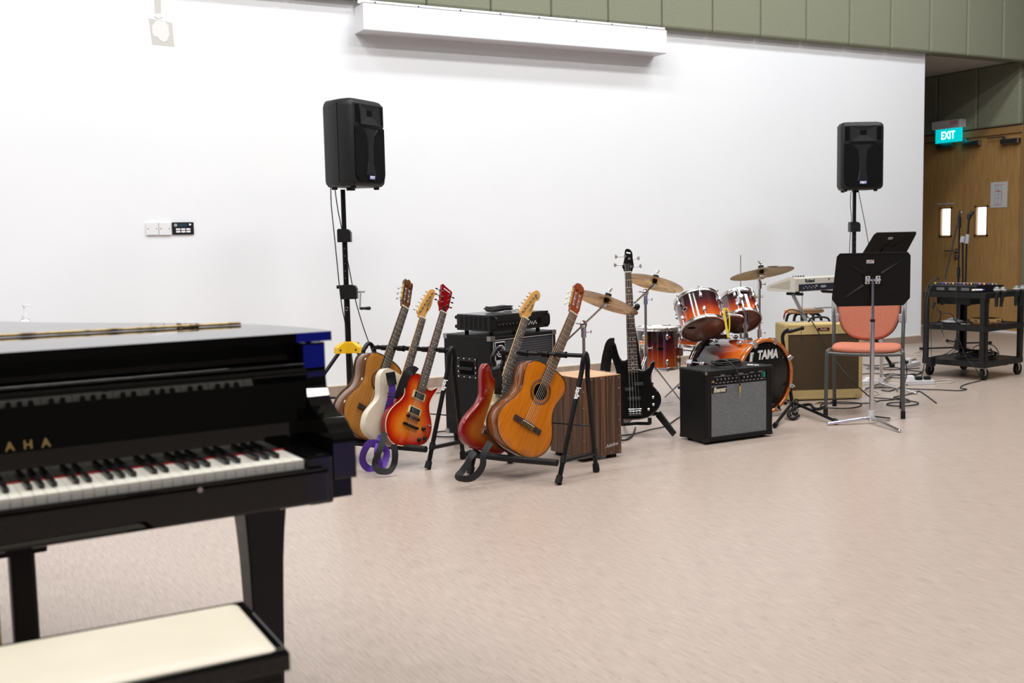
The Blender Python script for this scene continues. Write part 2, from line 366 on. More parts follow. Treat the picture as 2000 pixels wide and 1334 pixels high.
# ================================================================ THE SETTING
WY, WX = 8.14, 9.47          # white wall plane and its free end
DX = 11.15                   # plane of the door wall in the recess
struct('floor', MB().box((-4.2, -6.2, -.12), (14.2, 11.2, 0)), 'floor')
struct('ceiling', MB().box((-4.2, -6.2, CEIL), (14.2, 8.3, CEIL+.1)), 'ceil')
wb = struct('wall_back', MB().box((-4, WY, 0), (WX, WY+.2, 3.16)), 'wall')
struct('wall_back_upper', MB().box((-4, WY+.01, 3.16), (14, WY+.21, CEIL)), 'green')
struct('wall_left', MB().box((-4.2, -6, 0), (-4, WY+.2, CEIL)), 'dark_room')
struct('wall_front', MB().box((-4.2, -6.2, 0), (14, -6, CEIL)), 'dark_room')
struct('wall_right', MB().box((14, -6, 0), (14.2, WY, CEIL)), 'dark_room')
struct('wall_side', MB().box((DX, WY, 0), (14, WY+.015, 3.16)), 'green')
for k in range(-4, 14):      # felt covered acoustic panels above the white wall
    x0 = 3.59+.5845*(k-.0)
    if x0 > 13.2: break
    obj('acoustic_panel', MB().box((x0+.003, 8.045, 3.125), (x0+.5815, WY+.012, 4.3)), 'green', wb, bevel=.022)
struct('trim_1', MB().box((-4, WY-.006, 0), (WX, WY+.001, .078)), 'skirt')
struct('trim_2', MB().box((-4, WY-.008, .078), (WX, WY+.001, .087)), 'trimw')
# bare patch in the paint with smeared filler, a strip running up from it
p = MB(); p.prism([(1.43, 2.875), (1.447, 2.69), (1.602, 2.685), (1.595, 2.853), (1.56, 2.861), (1.50, 2.868)], WY-.0012, WY, axis='y')
p.prism([(1.478, 2.9), (1.52, 2.9), (1.528, 3.13), (1.472, 3.13)], WY-.0012, WY, axis='y')
obj('bare_patch', p, 'patch', wb, label='grey bare rectangle where paint is missing')
p = MB(); rr = random.Random(3)
o_ = [(1.515+.062*(1+.28*rr.uniform(-1, 1))*math.cos(a*PI/9), 2.795+.072*(1+.25*rr.uniform(-1, 1))*math.sin(a*PI/9)) for a in range(18)]
p.prism(o_, WY-.003, WY-.0012, axis='y'); p.prism([(1.47, 2.89), (1.5, 2.875), (1.53, 2.89), (1.52, 2.915), (1.485, 2.91)], WY-.004, WY, axis='y')
obj('filler_smear', p, 'plaster', wb, label='white smear of filler over the bare patch')
# soffit and recess
struct('ceiling_recess', MB().box((WX-.1, WY-.0, 3.163), (DX+.2, 11, 3.22)), 'soffit')
struct('wall_recess_side', MB().box((WX-.02, WY+.19, 0), (WX, 11, 3.16)), 'dark_room')
struct('wall_recess_back', MB().box((WX-.1, 10.9, 0), (DX+.2, 11.1, 3.16)), 'dark_room')
wd = struct('wall_doors', MB().box((DX+.04, WY+.016, 0), (DX+.2, 10.9, 3.2)), 'green')
for y0 in (8.182, 8.766, 9.35, 9.934):
    obj('acoustic_panel', MB().box((DX-.045, y0+.004, 2.44), (DX+.05, y0+.58, 3.161)), 'green', wd, bevel=.02)
struct('trim_3', MB().box((DX-.02, WY+.02, 2.345), (DX+.05, 10.9, 2.43), c=.006), 'doorframe')
struct('trim_4', MB().box((DX-.012, 8.165, 0), (DX+.05, 10.9, .022)), 'white')
struct('trim_5', MB().box((DX-.02, 8.142, 0), (DX+.05, 8.168, 2.35)), 'doorframe')
def door(name, y0, y1, wy0, wy1, side):
    d = bpy.data.objects.new(name, None); COL.objects.link(d); d.location = (DX, (y0+y1)/2, 0); d['kind'] = 'structure'
    q = MB(); x0, x1 = DX+.004, DX+.048; z0, z1 = .022, 2.345
    q.box((x0, y0, z0), (x1, wy0, z1)); q.box((x0, wy1, z0), (x1, y1, z1)); q.box((x0, wy0, z0), (x1, wy1, 1.15)); q.box((x0, wy0, 1.52), (x1, wy1, z1))
    obj('leaf', q, 'door', d, world=True)
    q = MB()
    for a, b in (((wy0, 1.15), (wy0+.022, 1.52)), ((wy1-.022, 1.15), (wy1, 1.52)), ((wy0, 1.15), (wy1, 1.17)), ((wy0, 1.50), (wy1, 1.52))):
        q.box((DX-.006, a[0], a[1]), (DX+.03, b[0], b[1]))
    obj('window_bead', q, 'doorframe', d, world=True)
    obj('pane', MB().box((DX+.030, wy0, 1.15), (DX+.036, wy1, 1.52)), 'glow', d, world=True, label='bright frosted pane lit from the corridor')
    return d
d1 = door('door_1', 8.981, 10.0, 9.13, 9.32, 1); d2 = door('door_2', 8.170, 8.975, 8.612, 8.80, -1)
q = MB().cyl((DX-.045, 9.05, .975), (DX+.01, 9.05, .975), .011).cyl((DX-.045, 9.05, .975), (DX-.045, 9.20, .975), .009)
q.cyl((DX-.006, 9.05, .975), (DX+.006, 9.05, .975), .028)
obj('handle', q, 'steel', d1, world=True, label='steel lever handle')
obj('lock', MB().cyl((DX-.012, 9.05, .900), (DX+.006, 9.05, .900), .026).box((DX-.03, 9.044, .885), (DX-.01, 9.056, .915)), 'steel', d1, world=True)
def closer(y0, y1, z0, parent):
    q = MB().box((DX-.06, y0, z0), (DX+.004, y1, z0+.06), c=.006); q.box((DX-.05, y1-.06, z0+.06), (DX-.02, y1-.03, z0+.085))
    q.box((DX-.05, y1-.045, z0+.082), (DX-.03, y1+.18, z0+.094)); obj('door_closer', q, 'steel', parent, world=True)
closer(8.19, 8.43, 2.225, d2); closer(8.72, 8.955, 2.245, d2); closer(9.1, 9.34, 2.245, d1)
q = MB().box((DX-.002, 9.11, 1.553), (DX+.004, 9.37, 1.556)).box((DX-.002, 9.11, 1.566), (DX+.004, 9.37, 1.569))
for k in range(20):
    if k not in (6, 13): q.box((DX-.002, 9.113+k*.0128, 1.558), (DX+.004, 9.121+k*.0128, 1.564))
obj('door_lettering', q, MT['lgrey'], d1, world=True, label='row of small pale letters above the pane')
# ---- exit sign
ex = thing('exit_sign', 'teal lit sign with white capitals above the wooden double doors', 'sign', (DX-.12, 9.12, 2.30))
obj('housing', MB().box((DX-.17, 8.905, 2.475), (DX-.05, 9.325, 2.575), c=.008), MT['lgrey'], ex, world=True)
obj('mount', MB().cyl((DX-.05, 9.11, 2.53), (DX-.03, 9.11, 2.53), .03), 'steel', ex, world=True)
obj('lit_panel', MB().box((DX-.125, 8.92, 2.31), (DX-.095, 9.30, 2.478), c=.004), 'exit', ex, world=True)
Me = face_m((DX-.128, 9.11, 2.392), (0, -1, 0), (0, 0, 1))
text('lettering', 'EXIT', .135, 'exitw', Me, ex, bold=.0015, sx=.74, world=True)
q = MB()
for k in range(5): q.box((DX-.1715, 8.94+k*.022, 2.54), (DX-.17, 8.955+k*.022, 2.555)); q.box((DX-.1715, 8.94+k*.02, 2.515), (DX-.17, 8.952+k*.02, 2.528))
obj('housing_print', q, 'redprint', ex, world=True)
# ---- notice on the door
nt = thing('floor_plan_notice', 'grey paper notice with a floor plan taped on right door leaf', 'notice', (DX, 8.47, 1.49))
obj('sheet', MB().box((DX-.001, 8.36, 1.488), (DX+.004, 8.585, 1.79)), 'paper', nt, world=True)
q = MB()
for a, b in (((8.435, 1.53), (8.437, 1.745)), ((8.52, 1.53), (8.522, 1.745)), ((8.478, 1.53), (8.480, 1.745)), ((8.435, 1.53), (8.522, 1.532)), ((8.435, 1.743), (8.522, 1.745)), ((8.435, 1.60), (8.522, 1.602)), ((8.435, 1.64), (8.50, 1.642)), ((8.46, 1.70), (8.522, 1.702))):
    q.box((DX-.002, a[0], a[1]), (DX-.0005, b[0], b[1]))
obj('plan_lines', q, 'print', nt, world=True)
q = MB()
for a, b in (((8.41, 1.756), (8.54, 1.759)), ((8.445, 1.675), (8.51, 1.685)), ((8.43, 1.515), (8.53, 1.519)), ((8.428, 1.55), (8.431, 1.68))): q.box((DX-.002, a[0], a[1]), (DX-.0005, b[0], b[1]))
obj('red_print', q, 'redprint', nt, world=True)

# ---- white projection screen casing under the green panels
sc_ = thing('screen_casing', 'long white projector screen casing high on the wall below green panels', 'screen', (4.4, 7.98, 2.86))
cx0, cx1, cy, cz0, cz1 = 3.0, 5.895, 7.94, 2.873, 3.082
q = MB().box((cx0, cy, cz0+.004), (cx1, cy+.02, cz1)).box((cx0, cy+.02, cz0+.004), (cx0+.02, WY, cz1)).box((cx1-.02, cy+.02, cz0+.004), (cx1, WY, cz1)).box((cx0, cy, cz1-.004), (cx1, WY, cz1))
obj('casing', q, MT['white'], sc_, world=True)
obj('bottom_board', MB().box((cx0+.001, cy+.002, cz0), (cx1-.001, WY, cz0+.012)), MT['lgrey'], sc_, world=True)
q = MB().box((cx0-.02, cy+.05, cz1), (cx1+.02, cy+.065, cz1+.03))
obj('mounting_rail', q, MT['white'], sc_, world=True)
q = MB()
for k in range(8): q.cyl((cx0+.12+k*.37, cy+.048, cz1+.016), (cx0+.12+k*.37, cy+.05, cz1+.016), .006, n=8)
obj('rail_screws', q, 'blkm', sc_, world=True)

# ---- switches and control panel on the white wall
def onw(x, y, Y=WY):
    d = ray(x, y); return CAMP + d*(Y/d.y)
for i, (xa, xb, lb) in enumerate(((285, 309, 'white blank square wall plate, left one beside the black control panel'), (310, 334, 'white blank square wall plate directly touching the black control panel'))):
    a = onw(xa, 447); b_ = onw(xb, 447); t = thing('wall_plate', lb, 'wall plate', ((a.x+b_.x)/2, WY, a.z-.047), group='blank plates on the white wall')
    w_ = .0875/2
    obj('plate', MB().box((-w_, -.014, 0), (w_, 0, .094), c=.004), 'white', t)
    obj('screw', MB().cyl((-.03, -.0148, .047), (-.03, -.012, .047), .0035, n=8), 'blkm', t); obj('screw', MB().cyl((.03, -.0148, .047), (.03, -.012, .047), .0035, n=8), 'blkm', t)
a = onw(357, 446); t = thing('control_panel', 'black wall control panel with display, knob and rows of white buttons', 'control panel', (a.x, WY, a.z-.045))
obj('panel', MB().box((-.078, -.012, 0), (.078, 0, .09), c=.003), 'blkp', t)
obj('display', MB().box((-.035, -.0135, .058), (.03, -.011, .08)), mat('dim_display', (.02, .05, .06), .3), t)
for r_ in range(2):
    for c_ in range(3): obj('button', MB().box((-.052+c_*.037, -.0155, .014+r_*.018), (-.022+c_*.037, -.011, .027+r_*.018)), 'white', t)
for r_ in range(2): obj('button', MB().box((-.064, -.0145, .060+r_*.011), (-.042, -.011, .067+r_*.011)), 'lgrey', t)
obj('knob', MB().cyl((.05, -.022, .072), (.05, -.011, .072), .008, n=12), 'white', t)
# ---- blue lit screen behind the camera (its light shows in the lacquer)
bs = thing('blue_display', 'blue lit display standing on the floor behind the camera', 'screen', (5.1, -4.46, 0))
obj('display_frame', MB().box((3.8, -4.5, .0), (5.7, -4.42, 1.3), c=.01), 'blkp', bs, world=True)
obj('lit_face', MB().box((3.84, -4.42, .03), (5.66, -4.41, 1.26)), 'screen', bs, world=True)
for x in (4.2, 5.3): obj('display_foot', MB().box((x-.04, -4.7, 0), (x+.04, -4.22, .02)).box((x-.02, -4.48, .02), (x+.02, -4.44, .12)), 'blkm', bs, world=True)

# ================================================================ GRAND PIANO  (local: x to the left is negative, y away from the player)
pn = thing('grand_piano', 'polished black grand piano with closed lid and open keyboard, at left front', 'piano', (.86, 2.43, 0), R(3.5))
LZ = .999
lid = [(.022, .175), (.022, .19+.06), (.012, .32), (-.012, .43), (-.075, .60), (-.22, .80), (-.36, .97), (-.51, 1.15), (-.66, 1.40), (-.78, 1.62), (-.95, 1.76), (-1.2, 1.80), (-1.44, 1.74), (-1.53, 1.6), (-1.54, 1.4), (-1.54, .175)]
ls = [lid[0]] + [(p.x, p.y) for p in spline([(a, b, 0) for a, b in lid[1:15]], 5)] + [lid[15]]
obj('lid', MB().prism(ls, LZ-.024, LZ), 'piano', pn, bevel=.006)
rim = [(0, .26), (-.004, .33), (-.028, .43), (-.09, .59), (-.235, .785), (-.375, .955), (-.525, 1.135), (-.675, 1.385), (-.795, 1.6), (-.96, 1.735), (-1.2, 1.775), (-1.42, 1.72), (-1.505, 1.59), (-1.52, 1.4), (-1.52, .26)]
rs = [(p.x, p.y) for p in spline([(a, b, 0) for a, b in rim], 5)]
q = MB(); n_ = len(rs)
for i in range(n_-1):                                   # curved rim wall
    a, b_ = Vector(rs[i]), Vector(rs[i+1]); t = (b_-a).normalized(); nn = Vector((-t.y, t.x))*.045
    q.add([(a.x, a.y, .655), (b_.x, b_.y, .655), (b_.x, b_.y, LZ-.03), (a.x, a.y, LZ-.03), (a.x+nn.x, a.y+nn.y, .655), (b_.x+nn.x, b_.y+nn.y, .655), (b_.x+nn.x, b_.y+nn.y, LZ-.03), (a.x+nn.x, a.y+nn.y, LZ-.03)], [(0, 1, 2, 3), (7, 6, 5, 4), (3, 2, 6, 7), (4, 5, 1, 0)], 0, True)
obj('rim', q, 'piano', pn)
obj('soundboard', MB().prism(rs, .66, .68), 'satin_black', pn)
q = MB().box((-1.1, .35, .56), (-1.02, 1.55, .655)).box((-.62, .35, .56), (-.54, 1.1, .655)); obj('underframe', q, 'satin_black', pn)
# arms: side cheeks with an S curve
prof = [(.175, .972), (.175, .885), (.172, .862), (.158, .838), (.132, .818), (.10, .803), (.062, .793), (.040, .784), (.026, .772), (.012, .764), (0, .752), (-.002, .742), (-.002, .652), (.03, .652), (.03, .60), (.30, .60), (.30, .972)]
for xa, xb in ((-.058, 0), (-1.52, -1.462)): obj('arm', MB().prism(prof, xa, xb, axis='x'), 'piano', pn, bevel=.005)
obj('arm_bumper', MB().cyl((-.035, .20, .972), (-.035, .20, LZ-.024), .008, n=12), 'blkr', pn)
obj('keybed', MB().box((-1.46, .03, .602), (-.001, .60, .655), c=.003), 'piano', pn)
obj('keyslip', MB().box((-1.36, -.018, .604), (-.075, .03, .688), c=.009), 'piano', pn)
obj('keyslip_lip', MB().box((-1.34, -.022, .686), (-.09, -.006, .694), c=.003), 'piano', pn)
for xa, xb in ((-.128, -.062), (-1.458, -1.392)): obj('key_block', MB().box((xa, -.01, .60), (xb, .16, .722), c=.008), 'piano', pn)
obj('lyre_block', MB().box((-1.00, .08, .583), (-.715, .46, .603), c=.004), 'satin_black', pn)
# keys
KX = -.132; WP = .0236
wk = MB().box((-.0224, 0, .690), (0, .15, .713), c=.0009); bk = MB(); bk.loft([[(-.0055+s*.0, .05, .712), (.0055, .05, .712), (.0048, .054, .7235), (-.0048, .054, .7235)], [(-.0055, .15, .712), (.0055, .15, .712), (.0045, .15, .7235), (-.0045, .15, .7235)]][::1], smooth=False) if False else None
bk.box((-.0056, .052, .708), (.0056, .15, .7245), c=.0022)
wkm = bkm = None; kcol = [1, 1, 0, 1, 1, 1, 0]          # a sharp to the left of (from the right) B A G? ...
names = 'CBAGFED'
for i in range(52):
    x = KX-i*WP; nm = names[i % 7]
    if wkm is None: o = obj('white_key', wk, 'ivory', pn); wkm = o.data
    else: o = link('white_key', wkm, [], pn)
    o.location = (x, 0, 0)
    if i and nm in 'BAGED' and i < 51:                  # the sharp below this key
        if bkm is None: k_ = obj('black_key', bk, 'ebony', pn); bkm = k_.data
        else: k_ = link('black_key', bkm, [], pn)
        k_.location = (x-WP + {'B': .001, 'A': 0, 'G': -.001, 'E': .001, 'D': -.001}[nm], 0, 0)
obj('key_bed_strip', MB().box((-1.37, .004, .688), (-.125, .15, .700)), 'satin_black', pn)
obj('key_felt', MB().box((-1.37, .146, .69), (-.125, .152, .7165)), 'felt_red', pn)
# fallboard, open, leaning back slightly, curved lip on top
fb = [(.150, .716), (.158, .716), (.176, .80), (.186, .885), (.196, .905), (.196, .915), (.182, .919), (.168, .914), (.157, .905), (.154, .898), (.163, .879), (.158, .85), (.150, .78)]
obj('fallboard', MB().prism(fb, -1.462, -.058, axis='x'), 'piano', pn, bevel=.002)
obj('fallboard_hinge', MB().cyl((-1.46, .168, .921), (-.06, .168, .921), .0045, n=8), 'piano', pn)
obj('front_board', MB().box((-1.46, .215, .72), (-.06, .235, LZ-.026)), 'piano', pn)
Mf = face_m((-.765, .1465, .795), (1, 0, 0), (0, .13, 1))
for i, ch in enumerate('YAMAHA'):
    Mi = Mf @ Matrix.Translation(((i-2.5)*.0365, 0, .002)); text('letter', ch, .027, 'letter_gold', Mi, pn, bold=.0006)
_M = wmat(pn).inverted(); _o = _M @ CAMP; _d = _M.to_3x3() @ ray(391, 957); _k = _o+_d*((-.019-_o.y)/_d.y)
obj('key_lock', MB().cyl((_k.x, -.0195, _k.z), (_k.x, -.017, _k.z), .006, n=14), 'gchrome', pn)
# legs
def piano_leg(x, y):
    q = MB(); secs = []
    for z, a, off in ((.6, .064, 0), (.586, .064, 0), (.583, .055, 0), (.56, .054, 0), (.50, .049, 0), (.42, .0445, 0), (.32, .0415, 0), (.2, .039, 0), (.09, .036, 0), (.085, .04, 0), (.07, .04, 0)):
        secs.append([(x-a, y-a, z), (x+a, y-a, z), (x+a, y+a, z), (x-a, y+a, z)])
    q.loft(secs, smooth=False); l = obj('leg', q, 'satin_black', pn, bevel=.004)
    c = MB().cyl((x, y, .07), (x, y, .055), .02).cyl((x-.02, y+.01, .03), (x+.02, y+.01, .03), .03, n=18); obj('caster', c, 'gold', l)
piano_leg(-.17, .235); piano_leg(-1.35, .235); piano_leg(-1.0, 1.5)
# lyre with pedals
for x in (-.715, -.845): obj('lyre_post', MB().box((x-.028, .34, .14), (x+.028, .40, .585), c=.008), 'satin_black', pn)
for x in (-.775, -.79): obj('lyre_rod', MB().cyl((x, .36, .14), (x, .36, .58), .005, n=8), 'gold', pn)
obj('lyre_crossbar', MB().box((-.9, .335, .50), (-.66, .395, .53), c=.004), 'satin_black', pn)
obj('lyre_box', MB().box((-.91, .30, .06), (-.64, .42, .14), c=.008), 'satin_black', pn)
for x in (-.72, -.775, -.83): obj('pedal', MB().box((x-.013, .16, .07), (x+.013, .31, .085), c=.005), 'gold', pn)
# stick lying on the lid
a = fl(470, 630, 1.006); b_ = fl(-30, 656, 1.006); d = (b_-a)

o = obj('bamboo_stick', MB().tube([(t*.05, 0, 0) for t in range(15)], [.0042+.0005*(i % 2) for i in range(15)], n=10), 'bamboo')
o.matrix_basis = face_m((a.x, a.y, LZ+.0052), d, (0, 0, 1)) @ Matrix.Rotation(0, 4, 'X'); tag(o, 'thin mottled brown bamboo stick lying across the closed piano lid', 'stick')
# ---- bench
be = thing('piano_bench', 'black piano bench with a cream padded seat, bottom left', 'bench', (.03, 1.992, 0), R(0.5))
bw, bd = .468, .152
q = MB(); secs = []
for z, s_ in ((.470, .006), (.484, .003), (.490, .010), (.495, .035), (.498, .08)):
    X, Y = bw-s_, bd-s_; rr_ = .014; ring = []
    for cx_, cy_, a0 in ((X-rr_, Y-rr_, 0), (-X+rr_, Y-rr_, 90), (-X+rr_, -Y+rr_, 180), (X-rr_, -Y+rr_, 270)):
        for k in range(4): ring.append((cx_+rr_*math.cos(R(a0+k*30)), cy_+rr_*math.sin(R(a0+k*30)), z))
    secs.append(ring)
q.loft(secs); obj('seat_cushion', q, 'cream', be)
obj('seat_frame', MB().box((-bw-.012, -bd-.012, .452), (bw+.012, bd+.012, .487), c=.004), 'piano', be)
obj('apron', MB().box((-bw, -bd, .345), (bw, bd, .453), c=.003), 'satin_black', be)
for sx in (-1, 1):
    for sy in (-1, 1):
        x, y = sx*(bw-.03), sy*(bd-.03); s2 = MB(); s2.loft([[(x-a, y-a, z), (x+a, y-a, z), (x+a, y+a, z), (x-a, y+a, z)] for z, a in ((.436, .032), (.34, .032), (.33, .036), (.32, .036), (.31, .028), (.02, .022), (0, .022))], smooth=False)
        obj('leg', s2, 'satin_black', be, bevel=.003)
# ---- pump bottle standing behind the piano

# ================================================================ GUITARS (local: x across, y along the neck, z out of the face)
def gmat(T, az, lean, tilt):
    az, lean, tilt = R(az), R(lean), R(tilt)
    n = Vector((math.sin(az)*math.cos(tilt), -math.cos(az)*math.cos(tilt), math.sin(tilt))); v0 = Vector((math.cos(az), math.sin(az), 0))
    u0 = n.cross(v0); u = u0*math.cos(lean)+v0*math.sin(lean); v = v0*math.cos(lean)-u0*math.sin(lean)
    return Matrix(((v.x, u.x, n.x, T[0]), (v.y, u.y, n.y, T[1]), (v.z, u.z, n.z, T[2]), (0, 0, 0, 1)))
def inward(pts, d):
    k = len(pts); out = []; A = sum(pts[i][0]*pts[(i+1) % k][1]-pts[(i+1) % k][0]*pts[i][1] for i in range(k)); sg = 1 if A > 0 else -1
    for i in range(k):
        a, b = Vector(pts[i-1]), Vector(pts[(i+1) % k]); t = (b-a).normalized(); out.append((pts[i][0]-sg*t.y*d, pts[i][1]+sg*t.x*d))
    return out
def seg_dist(p, pts):
    best = 9; k = len(pts)
    for i in range(k):
        ax, ay = pts[i]; bx, by = pts[(i+1) % k]; dx, dy = bx-ax, by-ay; l = dx*dx+dy*dy
        t = max(0, min(1, ((p[0]-ax)*dx+(p[1]-ay)*dy)/l)) if l else 0
        d = math.hypot(p[0]-ax-t*dx, p[1]-ay-t*dy); best = d if d < best else best
    return best
def face_grid(pts, z, step=.016, hole=None, fade=None, flip=False, dome=None):
    """triangulated face with inner points so that the vertex attribute 'fade' can carry the burst"""
    k = len(pts); v2 = [Vector(p) for p in pts]; ed = [(i, (i+1) % k) for i in range(k)]
    if hole:
        hx, hy, hr = hole; o = len(v2); v2 += [Vector((hx+hr*math.cos(2*PI*i/24), hy+hr*math.sin(2*PI*i/24))) for i in range(24)]; ed += [(o+i, o+(i+1) % 24) for i in range(24)]
    xs = [p[0] for p in pts]; ys = [p[1] for p in pts]; y = min(ys)+step/2; base = [Vector(p) for p in pts]
    def inside(x, y):
        c = False; j = k-1
        for i in range(k):
            if (pts[i][1] > y) != (pts[j][1] > y) and x < (pts[j][0]-pts[i][0])*(y-pts[i][1])/(pts[j][1]-pts[i][1])+pts[i][0]: c = not c
            j = i
        return c
    while y < max(ys):
        x = min(xs)+step/2
        while x < max(xs):
            if inside(x, y) and seg_dist((x, y), pts) > step*.45 and not (hole and math.hypot(x-hole[0], y-hole[1]) < hole[2]+step*.5): v2.append(Vector((x, y)))
            x += step
        y += step
    vs, es, fs, *_ = geometry.delaunay_2d_cdt(v2, ed, [], 0, 1e-6)
    keep = []
    for f in fs:
        cx = sum(vs[i].x for i in f)/len(f); cy = sum(vs[i].y for i in f)/len(f)
        if inside(cx, cy) and not (hole and math.hypot(cx-hole[0], cy-hole[1]) < hole[2]*.98): keep.append(tuple(f)[::-1] if flip else tuple(f))
    V3 = [(v.x, v.y, z+(dome(seg_dist((v.x, v.y), pts)) if dome else 0)) for v in vs]
    return V3, keep
def gbody(root, outline, t, r, mats, fade_w=None, hole=None, step=.016, name='body', top_mat=None, dome=None):
    """solid or hollow body: front at z=0, back at z=-t, edges rounded by r; fade attribute by distance from the rim"""
    q = MB(); m = 4 if r > .002 else 1
    secs = []
    for j in range(m+1): a = PI/2*j/m; secs.append((r*(1-math.sin(a)), -r*(1-math.cos(a))))
    secs2 = [(s0, z) for s0, z in secs] + [(s0, -t-z) for s0, z in secs[::-1]]
    rings = []
    for s0, z in secs2: pp = inward(outline, s0) if s0 > 1e-6 else outline; rings.append([(a, b, z) for a, b in pp])
    for i in range(len(rings)-1): q.loft([rings[i], rings[i+1]], mi=0, caps=False)
    V1, F1 = face_grid([(p[0], p[1]) for p in rings[0]], 0, step, hole, dome=dome); q.add(V1, F1, 1, True)
    V2, F2 = face_grid([(p[0], p[1]) for p in rings[-1]], -t, .05, flip=True); q.add(V2, F2, 0)
    o = obj(name, q, mats, root, fix=False)
    bm = bmesh.new(); bm.from_mesh(o.data); bmesh.ops.remove_doubles(bm, verts=bm.verts, dist=1e-5); bmesh.ops.recalc_face_normals(bm, faces=bm.faces); bm.to_mesh(o.data); bm.free()
    if fade_w:
        at = o.data.attributes.new('fade', 'FLOAT', 'POINT')
        for i, v in enumerate(o.data.vertices): at.data[i].value = min(1, (seg_dist((v.co.x, v.co.y), outline))/fade_w)*(1 if v.co.z > -.004 else .12) if v.co.z > -t+.001 else .9
    return o
def strings(root, n, w0, w1, y0, y1, z0, z1, r, material='string', name='string'):
    for i in range(n):
        a = (i/(n-1)-.5); q = MB(); rr = r*(1.5-1.0*i/(n-1)); q.tube([(a*w0, y0, z0), (a*w1, y1, z1)], rr, n=5); obj(name, q, material, root)
def neck(root, y0, y1, w0, w1, scale_nut, scale_len, nfret, mneck, mboard, z=.006, dots=True, head=None, board_y0=None, heel=True):
    """half round neck from the body (y0) to the nut (y1), fretboard, frets, dots, nut"""
    q = MB(); secs = []
    for k in range(9):
        f = k/8; y = y0+(y1-y0)*f; wd = w0+(w1-w0)*f; th = .022-.003*f+(.012*(1-f*6) if f < .16 and heel else 0)
        secs.append([(wd/2*math.cos(PI*a/8+PI), y, z-.0005+th*math.sin(PI*a/8+PI)) for a in range(9)])
    q.loft([s[:] for s in secs]); obj('neck', q, mneck, root)
    by0 = y0 if board_y0 is None else board_y0; wb = w1+(w0-w1)*(y1-by0)/(y1-y0)
    q = MB(); q.add([(-wb/2, by0, z), (wb/2, by0, z), (w1/2, y1, z), (-w1/2, y1, z), (-wb/2, by0, z+.0055), (wb/2, by0, z+.0055), (w1/2, y1, z+.0055), (-w1/2, y1, z+.0055)], [(3, 2, 1, 0), (4, 5, 6, 7), (0, 1, 5, 4), (1, 2, 6, 5), (2, 3, 7, 6), (3, 0, 4, 7)])
    fb = obj('fretboard', q, mboard, root)
    fp = lambda k: scale_nut-scale_len*(1-2**(-k/12))
    q = MB()
    for k in range(1, nfret+1):
        y = fp(k)
        if y < by0+.003: break
        wd = w1+(w0-w1)*(y1-y)/(y1-y0); q.cyl((-wd/2, y, z+.0055), (wd/2, y, z+.0055), .0011, n=6)
    obj('frets', q, 'string', fb)
    if dots:
        q = MB()
        for k in (3, 5, 7, 9, 12, 15, 17, 19, 21):
            y = (fp(k)+fp(k-1))/2
            if y < by0+.005: continue
            for dx in ((-.011, .011) if k == 12 else (0,)): q.cyl((dx, y, z+.005), (dx, y, z+.0062), .0032, n=10)
        obj('inlay_dots', q, 'pearl', fb)
    obj('nut', MB().box((-w1/2-.0005, y1, z-.001), (w1/2+.0005, y1+.0055, z+.0085)), 'bone', root)
def tuner(root, x, y, z, side, mpost='chrome', mkey='chrome', key=True, r=.0055, klen=.03, kz=-.012):
    q = MB().cyl((x, y, z), (x, y, z+.014), r*.62, n=8).cyl((x, y, z), (x, y, z+.004), r, n=10)
    o = obj('tuner', q, mpost, root)
    if key:
        q = MB().cyl((x, y, z+kz), (x+side*klen, y, z+kz), .0022, n=6); q.sphere((x+side*(klen+.006), y, z+kz), .009, 8, 6, sc_=(.75, .5, 1)); q.box((x-.006, y-.008, z+kz-.004), (x+side*.012, y+.008, z+kz+.004))
        obj('tuner_key', q, mkey, o)
    return o
def mirror(h): return h + [(-x, y) for x, y in h[::-1]]
